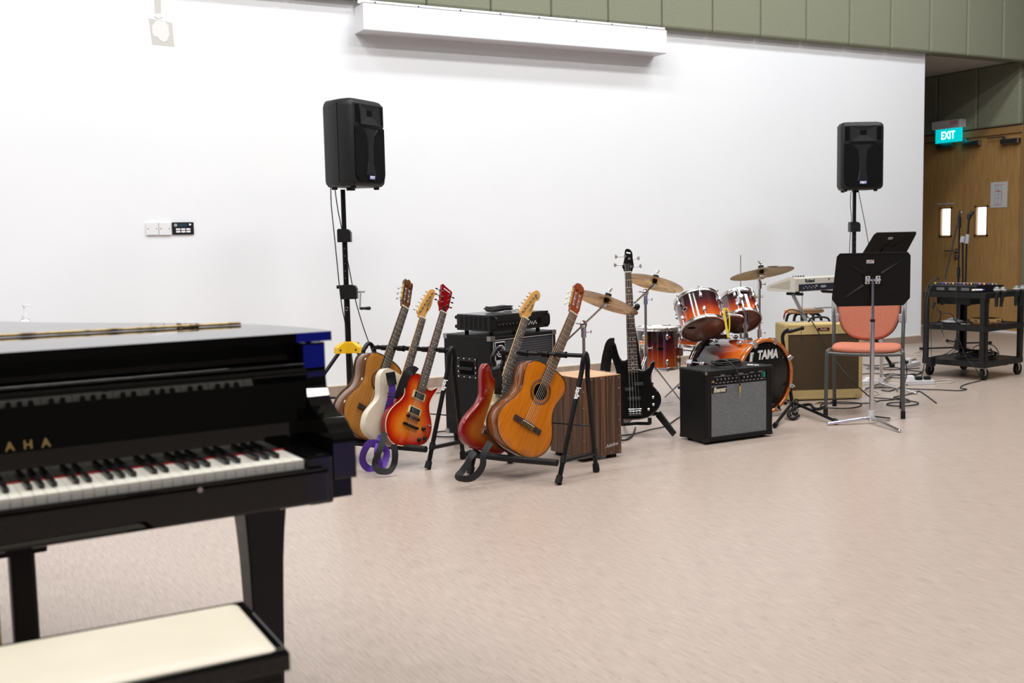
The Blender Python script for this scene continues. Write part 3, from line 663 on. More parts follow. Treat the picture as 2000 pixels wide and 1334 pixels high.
# ---- classical guitars
def classical(name, label, T, az, lean, tilt, mtop, mside, mboard, mhead, mneck, slots, bind, group):
    g = thing(name, label, 'guitar', mw=gmat(T, az, lean, tilt), group=group)
    hw = [(0, 0), (.055, .003), (.11, .020), (.155, .055), (.181, .105), (.181, .155), (.162, .205), (.135, .250), (.1215, .290), (.122, .330), (.136, .375), (.143, .410), (.138, .440), (.115, .469), (.075, .484), (.03, .489)]
    s = spline([(a, b, 0) for a, b in hw], 3); half = [(p.x, p.y) for p in s]
    out = half + [(-x, y) for x, y in half[::-1] if x > 1e-6]
    gbody(g, out, .095, .001, [mside, mtop], hole=(0, .345, .043), step=.03)
    q = MB(); rg = [(x, y) for x, y in out]; k = len(rg)
    for z0 in (.0005, -.0955):
        a = [(x*1.004, (y-.245)*1.003+.245, z0) for x, y in rg]; q.tube(a, .0022, n=5, closed=True)
    obj('binding', q, bind, g)
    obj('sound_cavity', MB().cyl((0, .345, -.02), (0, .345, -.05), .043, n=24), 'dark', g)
    q = MB()
    for r0, r1 in ((.0435, .0455), (.052, .0535), (.058, .064), (.0665, .068)): q.lathe([(r0, .0006), (r0, .0012), (r1, .0012), (r1, .0006)], c=(0, .345, 0), n=36)
    for i in range(36): a = 2*PI*i/36; q.box((.0545*math.cos(a)-.0012, .345+.0545*math.sin(a)-.0012, .0006), (.0545*math.cos(a)+.0012, .345+.0545*math.sin(a)+.0012, .0012))
    obj('rosette', q, mat('rosette_inlay', (.075, .03, .012), .3), g)
    b = obj('bridge', MB().box((-.095, .140, .0005), (.095, .170, .008), c=.002).box((-.042, .138, .007), (.042, .172, .011), c=.002), 'rosewood', g)
    obj('saddle', MB().box((-.040, .160, .010), (.040, .1635, .0145)), 'bone', b); q = MB()
    for i in range(6): q.box((-.037+i*.0137, .141, .0105), (-.032+i*.0137, .1535, .0122))
    obj('tie_blocks', q.box((-.040, .1395, .0105), (.040, .1415, .0125)).box((-.040, .1525, .0105), (.040, .1545, .0125)), 'gold', b)
    neck(g, .487, .815, .062, .052, .815, .652, 19, mneck, mboard, z=.003, dots=False, board_y0=.392)
    # headstock tilted back, with two slots
    Mh = Matrix.Translation((0, .82, .004)) @ Matrix.Rotation(R(-14), 4, 'X')
    q = MB(); q.X = Mh
    crest = [(-.026, 0), (-.031, .02), (-.036, .17), (-.030, .183), (-.018, .178), (-.008, .190), (.008, .190), (.018, .178), (.030, .183), (.036, .17), (.031, .02), (.026, 0)] if slots == 1 else [(-.026, 0), (-.033, .02), (-.036, .16), (-.026, .181), (0, .190), (.026, .181), (.036, .16), (.033, .02), (.026, 0)]
    # slotted head from strips
    wl = lambda y: .026+min(1, y/.02)*.007
    q.prism([(-.026, 0), (.026, 0), (.0325, .035), (-.0325, .035)], -.018, 0); q.box((-.007, .03, -.018), (.007, .15, 0))
    for s_ in (-1, 1): q.box((s_*.0225, .03, -.018), (s_*.0345, .155, 0))
    top = [p for p in crest if p[1] > .15]; q.prism([(-.0355, .145)] + top + [(.0355, .145)], -.018, 0)
    hd = obj('headstock', q, mhead, g)
    q = MB(); q.X = Mh
    for s_ in (-1, 1):
        for i in range(3): q.cyl((s_*.008, .05+i*.036, -.009), (s_*.0225, .05+i*.036, -.009), .0042, n=8)
    obj('string_rollers', q, 'pearl', hd)
    for s_ in (-1, 1):
        q = MB(); q.X = Mh; q.box((s_*.0345, .035, -.015), (s_*.0365, .145, -.003)); obj('tuner_plate', q, 'gold', hd)
        for i in range(3):
            q = MB(); q.X = Mh; y = .05+i*.036
            q.cyl((s_*.036, y, -.012), (s_*.044, y, -.012), .004, n=8).cyl((s_*.041, y, -.012), (s_*.041, y+.0, -.032), .0022, n=6); q.sphere((s_*.041, y, -.038), .010, 8, 6, sc_=(.45, .8, 1))
            obj('tuner_key', q, 'chrome' if slots == 1 else 'bone', hd)
    strings(g, 6, .058, .043, .163, .818, .0145, .0115, .0006, 'nylon')
    return g
classical('classical_guitar', 'classical guitar with dark brown sides, far left on the left rack behind the cream electric', (1.985, 5.506, .152), 21, 31.5, 5.7, 'spruce', 'maho2', 'ebonyb', 'headr', 'neckb', 1, 'blackb', 'classical guitars on the racks')
classical('classical_guitar', 'glossy orange topped classical guitar at the front of the right rack', (2.520, 4.699, .145), 7.6, 33.2, 5.7, 'cedar', 'maho', 'rosewood2', 'headb', 'neckb', 0, 'blackb', 'classical guitars on the racks')
def knob(g, x, y, z=0, r=.0085, h=.014, mm='blkp', name='knob'): return obj(name, MB().lathe([(0, h), (r*.8, h), (r, h*.7), (r*1.05, 0)], c=(x, y, z), n=14), mm, g)
def humbucker(g, x, y, rot=0):
    o = obj('pickup', MB().box((x-.044, y-.0215, .001), (x+.044, y+.0215, .006), c=.0015), 'binding', g)
    obj('pickup_coil', MB().box((x-.034, y-.0165, .006), (x+.034, y-.0005, .0095), c=.001).box((x-.034, y+.0005, .006), (x+.034, y+.0165, .0095), c=.001), 'blkp', o)
    q = MB()
    for sx in (-1, 1):
        for sy in (-1, 1): q.cyl((x+sx*.039, y+sy*.016, .006), (x+sx*.039, y+sy*.016, .007), .002, n=6)
    obj('pickup_screws', q, 'blkm', o)
def strap_button(g, x, y, z=-.022): obj('strap_button', MB().cyl((x, y, z), (x, y+.012, z), .006, n=10), 'chrome', g)
# ---- single cut sunburst guitar
lp = thing('electric_guitar', 'sunburst single cutaway electric guitar with red headstock, front of the left rack', 'guitar', mw=gmat((2.161, 5.299, .139), 15.4, 26.5, 5.3), group='electric guitars on the racks')
lo = [(-.025, -.028), (.015, -.017), (.049, -.006), (.09, .008), (.122, .026), (.146, .055), (.154, .098), (.148, .138), (.128, .177), (.104, .212), (.090, .246), (.090, .275), (.098, .305), (.110, .335), (.113, .352), (.105, .355), (.094, .345), (.078, .331), (.06, .325), (.042, .330), (.030, .345), (.012, .374), (-.02, .383), (-.055, .381), (-.088, .364), (-.107, .334), (-.110, .302), (-.101, .270), (-.095, .240), (-.108, .205), (-.135, .168), (-.156, .128), (-.163, .086), (-.155, .043), (-.132, .003), (-.10, -.022), (-.065, -.032)]
lo = [(p.x, p.y) for p in spline([(a, b, 0) for a, b in lo], 3, True)]
MT['lpburst'] = vburst('cherry_sunburst', [(0, (.30, .005, .004)), (.25, (.55, .02, .004)), (.5, (.72, .085, .006)), (.8, (.82, .19, .012)), (1, (.85, .25, .02))])
gbody(lp, lo, .048, .003, ['cherry', 'lpburst'], fade_w=.085, step=.011)
obj('binding', MB().tube([(x, y, -.001) for x, y in lo], .0026, n=6, closed=True), 'binding', lp)
neck(lp, .335, .768, .055, .043, .768, .628, 22, 'cherry', 'rosewood', board_y0=.292)
humbucker(lp, 0, .268); humbucker(lp, 0, .180)
b_ = obj('bridge', MB().box((-.042, .134, .004), (.042, .149, .014), c=.003).cyl((-.040, .1415, 0), (-.040, .1415, .015), .006, n=10).cyl((.040, .1415, 0), (.040, .1415, .015), .006, n=10), 'blkm', lp)
obj('tailpiece', MB().box((-.047, .087, .004), (.047, .102, .015), c=.004).cyl((-.046, .0945, 0), (-.046, .0945, .016), .007, n=10).cyl((.046, .0945, 0), (.046, .0945, .016), .007, n=10), 'blkm', lp)
for x, y in ((.092, .108), (.118, .062), (.085, .042)): knob(lp, x, y, 0, .011, .014)
q = MB().cyl((.118, .138, 0), (.118, .138, .008), .007, n=10).cyl((.118, .138, .008), (.124, .134, .026), .0035, n=8); obj('selector_switch', q, 'chrome', lp)
strings(lp, 6, .051, .036, .0945, .770, .015, .0145, .0006)
Mh = Matrix.Translation((0, .773, .004)) @ Matrix.Rotation(R(-10), 4, 'X')
q = MB(); q.X = Mh; q.prism([(-.021, 0), (.021, 0), (.028, .022), (.040, .042), (.036, .060), (.042, .132), (.040, .144), (.0, .152), (-.036, .162), (-.042, .154), (-.034, .060), (-.042, .045), (-.028, .022)], -.015, 0)
hd = obj('headstock', q, 'cherry', lp, bevel=.0015)
q = MB(); q.X = Mh; q.prism([(-.010, .002), (.010, .002), (.010, .03), (0, .042), (-.010, .03)], 0, .002); obj('truss_rod_cover', q, 'blkp', hd)
q = MB(); q.X = Mh
for i in range(7): q.box((-.024+i*.0075, .134-i*.001, 0), (-.019+i*.0075, .141-i*.001, .0008))
obj('headstock_print', q, 'pearl', hd)
for s_ in (-1, 1):
    for i in range(3):
        p = Mh @ Vector((s_*(.022+.003*i), .052+i*.033, 0)); tuner(hd, p.x, p.y, p.z, s_, 'gchrome', 'blkm', klen=.032)
strap_button(lp, -.10, .366)
# ---- cream T shape
te = thing('electric_guitar', 'cream bodied electric guitar with purple strap, middle of the left rack', 'guitar', mw=gmat((2.060, 5.338, .142), 16, 27, 5.5), group='electric guitars on the racks')
to = [(0, -.012), (.06, -.008), (.11, .008), (.148, .045), (.160, .09), (.155, .13), (.133, .175), (.112, .215), (.108, .245), (.118, .28), (.135, .315), (.140, .345), (.128, .362), (.105, .352), (.082, .333), (.058, .328), (.032, .340), (.022, .375), (-.022, .382), (-.07, .388), (-.115, .388), (-.143, .374), (-.157, .340), (-.152, .300), (-.135, .255), (-.125, .225), (-.130, .195), (-.150, .155), (-.166, .115), (-.168, .075), (-.155, .030), (-.115, .002), (-.06, -.009)]
to = [(p.x, p.y) for p in spline([(a, b, 0) for a, b in to], 3, True)]
gbody(te, to, .045, .004, ['creampaint', 'creampaint'], step=.04)
neck(te, .335, .735, .056, .042, .735, .648, 21, 'maple', 'rosewood', board_y0=.275)
q = MB(); q.prism([(-.03, .30), (-.05, .33), (-.055, .29), (-.05, .24), (-.045, .19), (-.02, .175), (.06, .18), (.085, .22), (.07, .27), (.03, .28), (.03, .30)], .0005, .003); obj('pickguard', q, 'binding', te)
obj('pickup', MB().box((-.033, .215, .003), (.033, .232, .01), c=.003), 'chrome', te)
obj('bridge', MB().box((-.04, .055, .001), (.04, .135, .004)).box((-.03, .075, .004), (.03, .10, .012)), 'chrome', te)
knob(te, .105, .09, 0, .008, .014, 'chrome'); knob(te, .115, .05, 0, .008, .014, 'chrome')
strings(te, 6, .052, .035, .08, .738, .012, .0145, .0006)
def fender_head(g, y0, pts, tx, lg):
    Mh = Matrix.Translation((0, y0+.003, -.002)); q = MB(); q.X = Mh; q.prism([(p.x, p.y) for p in spline([(a, b, 0) for a, b in pts], 3, True)], -.014, 0)
    hd = obj('headstock', q, 'maple', g, bevel=.0015)
    for i in range(6): tuner(hd, tx[0]+(tx[2]-tx[0])*i/5, y0+tx[1]+(tx[3]-tx[1])*i/5, -.002, -1, 'gchrome', 'chrome', klen=.026)
    Ml = Matrix.Translation((lg[0], y0+lg[1], -.0012)) @ Matrix.Rotation(R(lg[2]), 4, 'Z'); text('logo', 'Fender', .018, 'print', Ml, hd, shear=.4)
    return hd
hd = fender_head(te, .735, [(-.021, -.002), (.0, -.003), (.021, -.002), (.021, .02), (.026, .045), (.037, .075), (.041, .105), (.038, .125), (.041, .145), (.043, .168), (.030, .185), (.012, .183), (.0, .170), (-.012, .14), (-.030, .075), (-.039, .030), (-.036, .018), (-.026, .010)], (-.026, .032, .018, .162), (.018, .10, 78))
q = MB().cyl((.016, .80, -.002), (.016, .80, .004), .005, n=8); obj('string_tree', q, 'chrome', hd)
# ---- red burst double cut
st = thing('electric_guitar', 'red and amber double cutaway electric guitar, behind the orange classical guitar', 'guitar', mw=gmat((2.410, 4.858, .150), 12, 29, 5.5), group='electric guitars on the racks')
so = [(0, -.012), (.06, -.010), (.11, .002), (.148, .035), (.162, .08), (.158, .12), (.14, .165), (.118, .205), (.108, .24), (.112, .275), (.125, .31), (.135, .345), (.128, .365), (.112, .368), (.09, .345), (.065, .325), (.04, .325), (.03, .345), (-.028, .375), (-.055, .366), (-.082, .375), (-.105, .402), (-.128, .420), (-.148, .415), (-.155, .385), (-.142, .34), (-.122, .295), (-.108, .25), (-.112, .21), (-.130, .165), (-.152, .12), (-.163, .075), (-.150, .02), (-.11, -.012), (-.055, -.018)]
so = [(p.x, p.y) for p in spline([(a, b, 0) for a, b in so], 3, True)]
MT['stburst'] = vburst('red_amber_burst', [(0, (.16, .002, .002)), (.4, (.27, .016, .004)), (.75, (.34, .065, .010)), (1, (.40, .11, .018))], coat=.5)
gbody(st, so, .045, .009, ['cherry', 'stburst'], fade_w=.06, step=.012)
q = MB(); q.prism([(-.03, .365), (-.045, .33), (-.042, .25), (-.04, .12), (.02, .10), (.09, .12), (.10, .2), (.075, .30), (.03, .305), (.03, .33)], .0005, .003); obj('pickguard', q, 'binding', st)
neck(st, .335, .745, .056, .042, .745, .648, 21, 'maple', 'rosewood', board_y0=.285)
for y in (.12, .17, .235): obj('pickup', MB().box((-.037, y-.009, .003), (.037, y+.009, .011), c=.003), 'bone', st)
obj('bridge', MB().box((-.036, .07, .001), (.036, .105, .012), c=.002), 'chrome', st)
for x, y in ((.08, .15), (.095, .11), (.11, .07)): knob(st, x, y, 0, .009, .013, 'bone')
strings(st, 6, .052, .035, .09, .748, .012, .0145, .0006)
obj('strap_button', MB().sphere((-.006, .39, -.02), .012, 8, 6), 'cherry', st)
hd = fender_head(st, .745, [(-.021, -.002), (.0, -.003), (.021, -.002), (.022, .012), (.030, .030), (.036, .05), (.036, .09), (.036, .118), (.044, .124), (.056, .140), (.054, .165), (.036, .180), (.016, .176), (.0, .155), (-.016, .115), (-.032, .06), (-.041, .025), (-.036, .012), (-.027, .006)], (-.026, .030, .022, .152), (.022, .075, 82))
obj('logo_disc', MB().cyl((.036, .745+.145, -.0015), (.036, .745+.145, -.0005), .007, n=12), 'print', hd)
# ---- black bass on its own floor stand
ba = thing('bass_guitar', 'glossy black four string bass guitar standing upright beside the cajon', 'guitar', mw=gmat((3.680, 5.294, .031), -34.9, -2.4, 11.5))
bo = [(-.01, .081), (.035, .083), (.075, .092), (.112, .114), (.146, .148), (.161, .185), (.160, .223), (.142, .256), (.118, .287), (.106, .320), (.108, .350), (.120, .377), (.132, .403), (.137, .427), (.128, .440), (.114, .431), (.096, .402), (.070, .386), (.046, .387), (.032, .400), (.028, .43), (-.028, .455), (-.045, .450), (-.064, .453), (-.080, .478), (-.090, .515), (-.098, .553), (-.112, .570), (-.127, .562), (-.137, .530), (-.133, .495), (-.120, .445), (-.106, .393), (-.103, .345), (-.112, .305), (-.135, .262), (-.155, .215), (-.160, .17), (-.148, .13), (-.115, .098), (-.065, .084)]
bo = [(p.x, p.y) for p in spline([(a, b, 0) for a, b in bo], 3, True)]
gbody(ba, bo, .038, .007, ['bassblack', 'bassblack'], step=.04)
neck(ba, .40, .995, .064, .040, .995, .865, 24, 'neckb', 'rosewood', board_y0=.37)
for x, y in ((.03, .298), (-.028, .268), (.0, .209)):
    w_ = .031 if y > .25 else .042
    o = obj('pickup', MB().box((x-w_, y-.012, .001), (x+w_, y+.012, .009), c=.004), 'blkp', ba); q = MB()
    for k in range(4): q.cyl((x-w_*.55+k*w_*.37, y, .009), (x-w_*.55+k*w_*.37, y, .0098), .0022, n=6)
    obj('pole_pieces', q, 'string', o)
bb = obj('bridge', MB().box((-.041, .104, .001), (.041, .148, .004), c=.001).box((-.041, .104, .004), (.041, .110, .014)), 'chrome', ba)
for k in range(4): obj('saddle', MB().box((-.036+k*.0185, .118, .004), (-.021+k*.0185, .136, .013), c=.002), 'chrome', bb)
for x, y in ((.113, .212), (.113, .168), (.082, .140)): knob(ba, x, y, 0, .010, .016, 'chrome')
strings(ba, 4, .057, .030, .108, 1.05, .0165, .014, .0011)
q = MB(); q.prism([(p.x, p.y) for p in spline([(-.020, .994, 0), (-.027, 1.015, 0), (-.034, 1.035, 0), (-.027, 1.052, 0), (-.018, 1.085, 0), (-.012, 1.135, 0), (0, 1.146, 0), (.020, 1.140, 0), (.033, 1.118, 0), (.034, 1.08, 0), (.038, 1.04, 0), (.028, 1.008, 0), (.020, .994, 0)], 3)], -.016, 0)
hd = obj('headstock', q, 'bassblack', ba, bevel=.0015)
q = MB().prism([(-.004, 1.117), (.022, 1.113), (.022, 1.121), (-.004, 1.127)], 0, .0008); obj('headstock_print', q, 'pearl', hd)
for x, y, s_ in ((-.020, 1.045, -1), (-.012, 1.098, -1), (.022, 1.030, 1), (.012, 1.080, 1)):
    o = obj('tuner', MB().cyl((x, y, 0), (x, y, .016), .0085, n=12), 'chrome', hd)
    q = MB().cyl((x, y, -.014), (x+s_*.05, y+.004, -.014), .003, n=8); q.prism([(x+s_*.048, y-.002), (x+s_*.062, y-.010), (x+s_*.066, y+.004), (x+s_*.062, y+.018), (x+s_*.048, y+.010)], -.017, -.011)
    obj('tuner_key', q, 'gchrome', o)

# ================================================================ STANDS, STRAPS, AMPLIFIERS
def rnd_foot(q, p, d, r=.019, h=.045):
    d = Vector(d).normalized(); q.cyl(Vector(p)+d*.0+Vector((0, 0, .007)), Vector(p)+d*h, r, r*.92, n=12)
def rack(label, F, K, off, held, apz=.632, frac=.75):
    """A-frame guitar rack: F front foot, K back foot of the right frame, off vector to the left frame"""
    F, K, off = Vector((*F, 0)), Vector((*K, 0)), Vector((*off, 0)); e = (K-F); ln = e.length; e.normalize()
    g = thing('guitar_rack', label, 'stand', tuple((F+K+off)/2), group='guitar racks')
    A = F+e*ln*frac+Vector((0, 0, apz))
    for j, o in enumerate((Vector(), off)):
        f0, k0, a0 = F+o, K+o, A+o; up = Vector((0, 0, 1))
        leg = lambda s, t: s+(a0-s)*t
        fr = MB(); path = [f0+(a0-f0)*.03, leg(f0, .5), leg(f0, .84)]
        if j == 0: path += [a0-e*.026-up*.045, a0-e*.012-up*.008, a0+up*.004, a0+e*.012-up*.010, a0+e*.022-up*.05]
        else: path += [a0-e*.05-up*.04, a0-e*.028-up*.004, a0+up*.012, a0+e*.03-up*.006, a0+e*.045-up*.05]
        path += [leg(k0, .80), leg(k0, .5), k0+(a0-k0)*.03]
        fr.tube(spline(path, 5), .0125, n=10); fo = obj('side_frame', fr, 'blkm', g, world=True)
        for s in (f0, k0):
            q = MB(); rnd_foot(q, s, a0-s); obj('rubber_foot', q, 'blkr', fo, world=True)
            q = MB(); c = leg(s, .19 if s is f0 else .17); d = (a0-s).normalized(); q.cyl(c-d*.018, c+d*.018, .0165, n=12); obj('clamp', q, 'blkp', fo, world=True)
        q = MB(); q.sphere(a0-up*.012-(Vector((e.y, -e.x, 0)))*.012, .005, 8, 6); obj('rivet', q, 'chrome', fo, world=True)
    zt = .112
    pf = lambda s, z: s+(A-F)*(z/A.z); pk = lambda s, z: s+(A-K)*(z/A.z)
    q = MB(); a, b = pf(F, zt)-e*.05, pf(F+off, zt)-e*.05; d = (b-a).normalized()
    q.tube(spline([a, a+d*.05, a+(b-a)*.5-Vector((0, 0, .002)), b-d*.03, b+d*.0+e*.0, b+d*.012+e*.03], 5), .0175, n=12); obj('padded_base_tube', q, 'blkr', g, world=True)
    for o in (Vector(), off): obj('side_tube', MB().cyl(pf(F+o, zt), pk(K+o, zt-.01), .0115, n=10), 'blkm', g, world=True)
    obj('rear_rod', MB().cyl(pk(K, .25), pk(K+off, .25), .0035, n=8), 'blkm', g, world=True)
    a, b = A-Vector((0, 0, .012))+e*.026, A+off-Vector((0, 0, .012))+e*.026; obj('neck_bar', MB().cyl(a, b, .0115, n=12), 'blkm', g, world=True)
    d = (b-a); fwd = Vector((-e.x, -e.y, 0))
    ts = []
    for h_ in held:
        Mh_ = wmat(h_); o_, u_ = Mh_.translation, Mh_.to_3x3() @ Vector((0, 1, 0)); pn_ = o_+u_*((a.z-o_.z)/u_.z); tn_ = (pn_-a).dot(d)/d.length_squared; ts += [tn_-.10, tn_+.10]
    ts = [t for i_, t in enumerate(sorted(ts)) if .03 < t < .97]
    for t in ts:
        q = MB(); q.cyl(a+d*(t-.035), a+d*(t+.035), .0155, n=12); q.cyl(a+d*(t-.04), a+d*(t-.03), .018, n=12)
        q.cyl(a+d*t, a+d*t+fwd*.055+Vector((0, 0, .012)), .009, n=10); q.sphere(a+d*t+fwd*.055+Vector((0, 0, .012)), .0105, 8, 6)
        obj('neck_divider', q, 'blkr', g, world=True)
    # white brand mark running down the front leg
    c = pf(F, .44); up_ = (A-F).normalized(); nn = -FW; xx = -up_
    yy = nn.cross(xx).normalized(); text('brand_mark', 'kada', .034, 'white', face_m(c-FW*.0135, xx, yy), g, bold=.001, world=True)
    return g
rack('black A-frame guitar rack nearest the piano, holding three guitars', (2.239, 5.184), (2.518, 5.319), (-.30, .49), [bpy.data.objects[n_] for n_ in ('classical_guitar', 'electric_guitar', 'electric_guitar.001')])
rack('black A-frame guitar rack in front of the cajon, holding two guitars', (2.643, 4.487), (2.960, 4.627), (-.272, .447), [bpy.data.objects[n_] for n_ in ('classical_guitar.001', 'electric_guitar.002')])
def strap(parent, pxs, material, wdt=.046, name='strap', face=.9, label=None, n=5):
    P = spline([pt(*p) for p in pxs], n); D = []
    for i in range(len(P)):
        t = (P[min(i+1, len(P)-1)]-P[max(i-1, 0)]).normalized(); v = (P[i]-CAMP).normalized(); wv = t.cross(v)
        wv = wv.normalized() if wv.length > .05 else Vector((0, 0, 1)); tw = face+.35*math.sin(i*.35)
        D.append(wv*max(.35, tw)+v*.28)
        if P[i].z < .012: P[i].z = .012
    q = MB(); q.ribbon(P, D, wdt)
    for v_ in q.v: v_.z = max(v_.z, .001)
    return obj(name, q, material, parent, world=True, label=label)
strap(te, [(766, 750, 5.74), (765, 771, 5.745), (759, 794, 5.76), (752, 820, 5.77), (747, 842, 5.76), (743, 859, 5.70), (737, 880, 5.60), (738, 900, 5.60), (745, 912, 5.62), (752, 900, 5.66), (755, 882, 5.68), (740, 868, 5.66), (722, 866, 5.64), (711, 882, 5.64), (708, 898, 5.66), (714, 911, 5.68), (727, 916, 5.70), (742, 905, 5.71)], 'purple', .038, label='purple webbing strap looping down to the floor')
strap(te, [(762, 727, 5.74), (764, 738, 5.74), (766, 752, 5.735)], 'satin_black', .052, 'strap_end')
obj('strap_buckle', MB().tube([pt(757, 768, 5.72), pt(773, 768, 5.72), pt(773, 775, 5.72), pt(757, 775, 5.72)], .003, n=6, closed=True), 'blkp', te, world=True)
strap(lp, [(813, 727, 5.80), (806, 723, 5.79), (797, 728, 5.76), (790, 741, 5.76), (784, 760, 5.78), (776, 780, 5.80)], 'webbing', .05, label='black webbing strap')
strap(lp, [(752, 845, 5.60), (745, 868, 5.56), (739, 885, 5.54), (732, 905, 5.54), (738, 918, 5.54), (750, 921, 5.55), (762, 919, 5.56), (770, 905, 5.57), (771.5, 886, 5.55), (769, 868, 5.55)], 'webbing', .034)
strap(st, [(968, 715, 5.40), (971, 724, 5.39), (974, 742, 5.42), (972, 770, 5.45)], 'satin_black', .04, 'strap_end')
strap(st, [(958, 864, 5.26), (950, 876, 5.22), (944, 890, 5.20), (943, 908, 5.20), (934, 924, 5.20), (920, 934, 5.20), (905, 935, 5.20), (894, 931, 5.22), (903, 920, 5.24), (913, 906, 5.24), (919, 893, 5.24), (927, 882, 5.26)], 'webbing', .034, label='black webbing strap trailing on the floor')
strap(ba, [(1200, 667, 6.55), (1192, 668, 6.55), (1186, 680, 6.57), (1181, 700, 6.58), (1179, 724, 6.58)], 'webbing', .045, face=.6)
strap(ba, [(1194, 669, 6.57), (1191, 684, 6.58), (1189, 705, 6.59), (1187, 726, 6.59)], 'webbing', .04, face=.5)
# ---- bass floor stand
X3 = ba.matrix_basis
def bl(x, y, z): return X3 @ Vector((x, y, z))
bst = thing('bass_stand', 'black folding floor stand holding up the black bass guitar', 'stand', (3.72, 5.36, 0))
q = MB(); base = Vector((3.745, 5.42, .12)); q.tube(spline([base, bl(.045, .30, -.085), bl(.035, .50, -.07), bl(.012, .70, -.06), bl(.0, .775, -.045)], 6), .011, n=10); obj('post', q, 'blkm', bst, world=True)
q = MB(); q.tube([bl(-.045, .775, -.035), bl(.045, .775, -.035)], .009, n=8)
for s_ in (-1, 1): q.box((0, 0, 0), (0, 0, 0)); q.tube([bl(s_*.044, .775, -.04), bl(s_*.046, .777, .022)], .0155, n=10); q.sphere(bl(s_*.046, .777, .024), .018, 10, 7)
obj('neck_yoke', q, 'blkr', bst, world=True)
q = MB(); r_end = Vector((3.841, 5.151, .015)); a = bl(.02, .085, -.05)
for s_ in (-1, 1):
    o_ = bl(s_*.085, .055, -.03); q.tube([bl(0, .06, -.06), o_, bl(s_*.085, .055, .03)], .010, n=8); q.tube([bl(s_*.085, .055, .02), bl(s_*.085, .088, .028)], .012, n=8)
obj('body_cradle', q, 'blkr', bst, world=True)
def flat_leg(q, a, b, w_=.05, t_=.014):
    d = (b-a).normalized(); s = d.cross(Vector((0, 0, 1))).normalized(); u = s.cross(d).normalized()
    vs = []
    for p, ww in ((a, w_), (b, w_*.75)):
        for i, j in ((-1, -1), (1, -1), (1, 1), (-1, 1)): vs.append(p+u*ww/2*i+s*t_/2*j)
    q.add(vs, [(3, 2, 1, 0), (4, 5, 6, 7), (0, 1, 5, 4), (1, 2, 6, 5), (2, 3, 7, 6), (3, 0, 4, 7)])
for s0_, e_ in ((bl(.140, .115, -.055), Vector((3.868, 5.160, .022))), (bl(-.150, .115, -.055), Vector((3.50, 5.20, .022))), (base, Vector((3.84, 5.66, .022)))):
    q = MB(); flat_leg(q, s0_, e_); obj('leg', q, 'blkp', bst, world=True, bevel=.003)
obj('cross_bar', MB().tube([bl(-.150, .115, -.06), base, bl(.140, .115, -.06)], .012, n=8), 'blkm', bst, world=True)
# ---- bass cabinet and head
def boxshell(q, w_, d, h, z0, t, front_in, c=.008):
    """open fronted cabinet: front opening recessed by front_in"""
    q.box((0, 0, z0), (t, d, z0+h), c=c); q.box((w_-t, 0, z0), (w_, d, z0+h), c=c); q.box((t*.6, 0, z0+h-t), (w_-t*.6, d, z0+h), c=c); q.box((t*.6, 0, z0), (w_-t*.6, d, z0+t), c=c); q.box((t*.5, front_in, z0+t*.5), (w_-t*.5, d-.005, z0+h-t*.5))
def screws(name, pts, r, ax, material, parent, l=.002):
    m_ = None
    for p in pts:
        if m_ is None: o = obj(name, MB().cyl((0, 0, 0), Vector(ax)*l, r, r*.7, n=8), material, parent); m_ = o.data
        else: o = link(name, m_, [], parent)
        o.location = p
W_, D_, H_ = .56, .418, .612
ac = thing('bass_cabinet', 'large black bass speaker cabinet with dark ribbed grille and round emblem', 'amplifier', (2.797, 5.492, 0), R(16.8))
q = MB(); boxshell(q, W_, D_, H_, .05, .022, .012); obj('shell', q, 'tolex', ac)
obj('grille_cloth', MB().box((.022, .008, .072), (W_-.022, .016, .05+H_-.022)), 'dcloth', ac)
obj('piping', MB().tube([(.024, .006, .074), (W_-.024, .006, .074), (W_-.024, .006, .05+H_-.024), (.024, .006, .05+H_-.024)], .0035, n=6, closed=True), 'lgrey', ac)
for x in (0, W_):
    for y in (0, D_):
        for z in (.05, .05+H_):
            sx, sy, sz = (1 if x == 0 else -1), (1 if y == 0 else -1), (1 if z < .3 else -1)
            q = MB(); o_ = .0025; X0, Y0, Z0 = x-sx*o_, y-sy*o_, z-sz*o_
            q.box((X0, Y0, Z0), (X0+sx*.036, Y0+sy*.006, Z0+sz*.03), c=.003); q.box((X0, Y0, Z0), (X0+sx*.006, Y0+sy*.036, Z0+sz*.03), c=.003); q.box((X0, Y0, Z0), (X0+sx*.032, Y0+sy*.032, Z0+sz*.006), c=.003)
            obj('corner_cap', q, 'steel', ac)
q = MB().box((-.004, .125, .40), (.004, .295, .53), c=.004); h_ = obj('side_handle', q, 'blkp', ac)
obj('handle_recess', MB().box((-.006, .15, .425), (.002, .27, .505)), 'dark', h_); obj('handle_bar', MB().box((-.014, .152, .452), (-.005, .268, .472), c=.004), 'blkp', h_)
screws('screw', [(-.004, .135+.05*i, z) for i in range(4) for z in (.41, .52)]+[(-.004, y, .44+.03*i) for i in range(2) for y in (.133, .287)], .0045, (-1, 0, 0), 'chrome', h_)
bg = obj('emblem_plate', MB().box((.035, .001, .462), (.118, .008, .628), c=.003), 'lgrey', ac)
obj('emblem_field', MB().box((.040, -.0005, .467), (.113, .002, .622)), 'dark', bg)
q = MB()
for r0, r1 in ((0, .011), (.0175, .0235), (.030, .0365)): q.lathe([(r0, 0), (r0, .0015), (r1, .0015), (r1, 0)], c=(.0765, -.0005, .572), ax=(0, -1, 0), n=28)
obj('emblem_rings', q, 'lgrey', bg); obj('emblem_band', MB().box((.0405, -.0015, .4675), (.1125, .0, .520)), 'lgrey', bg)
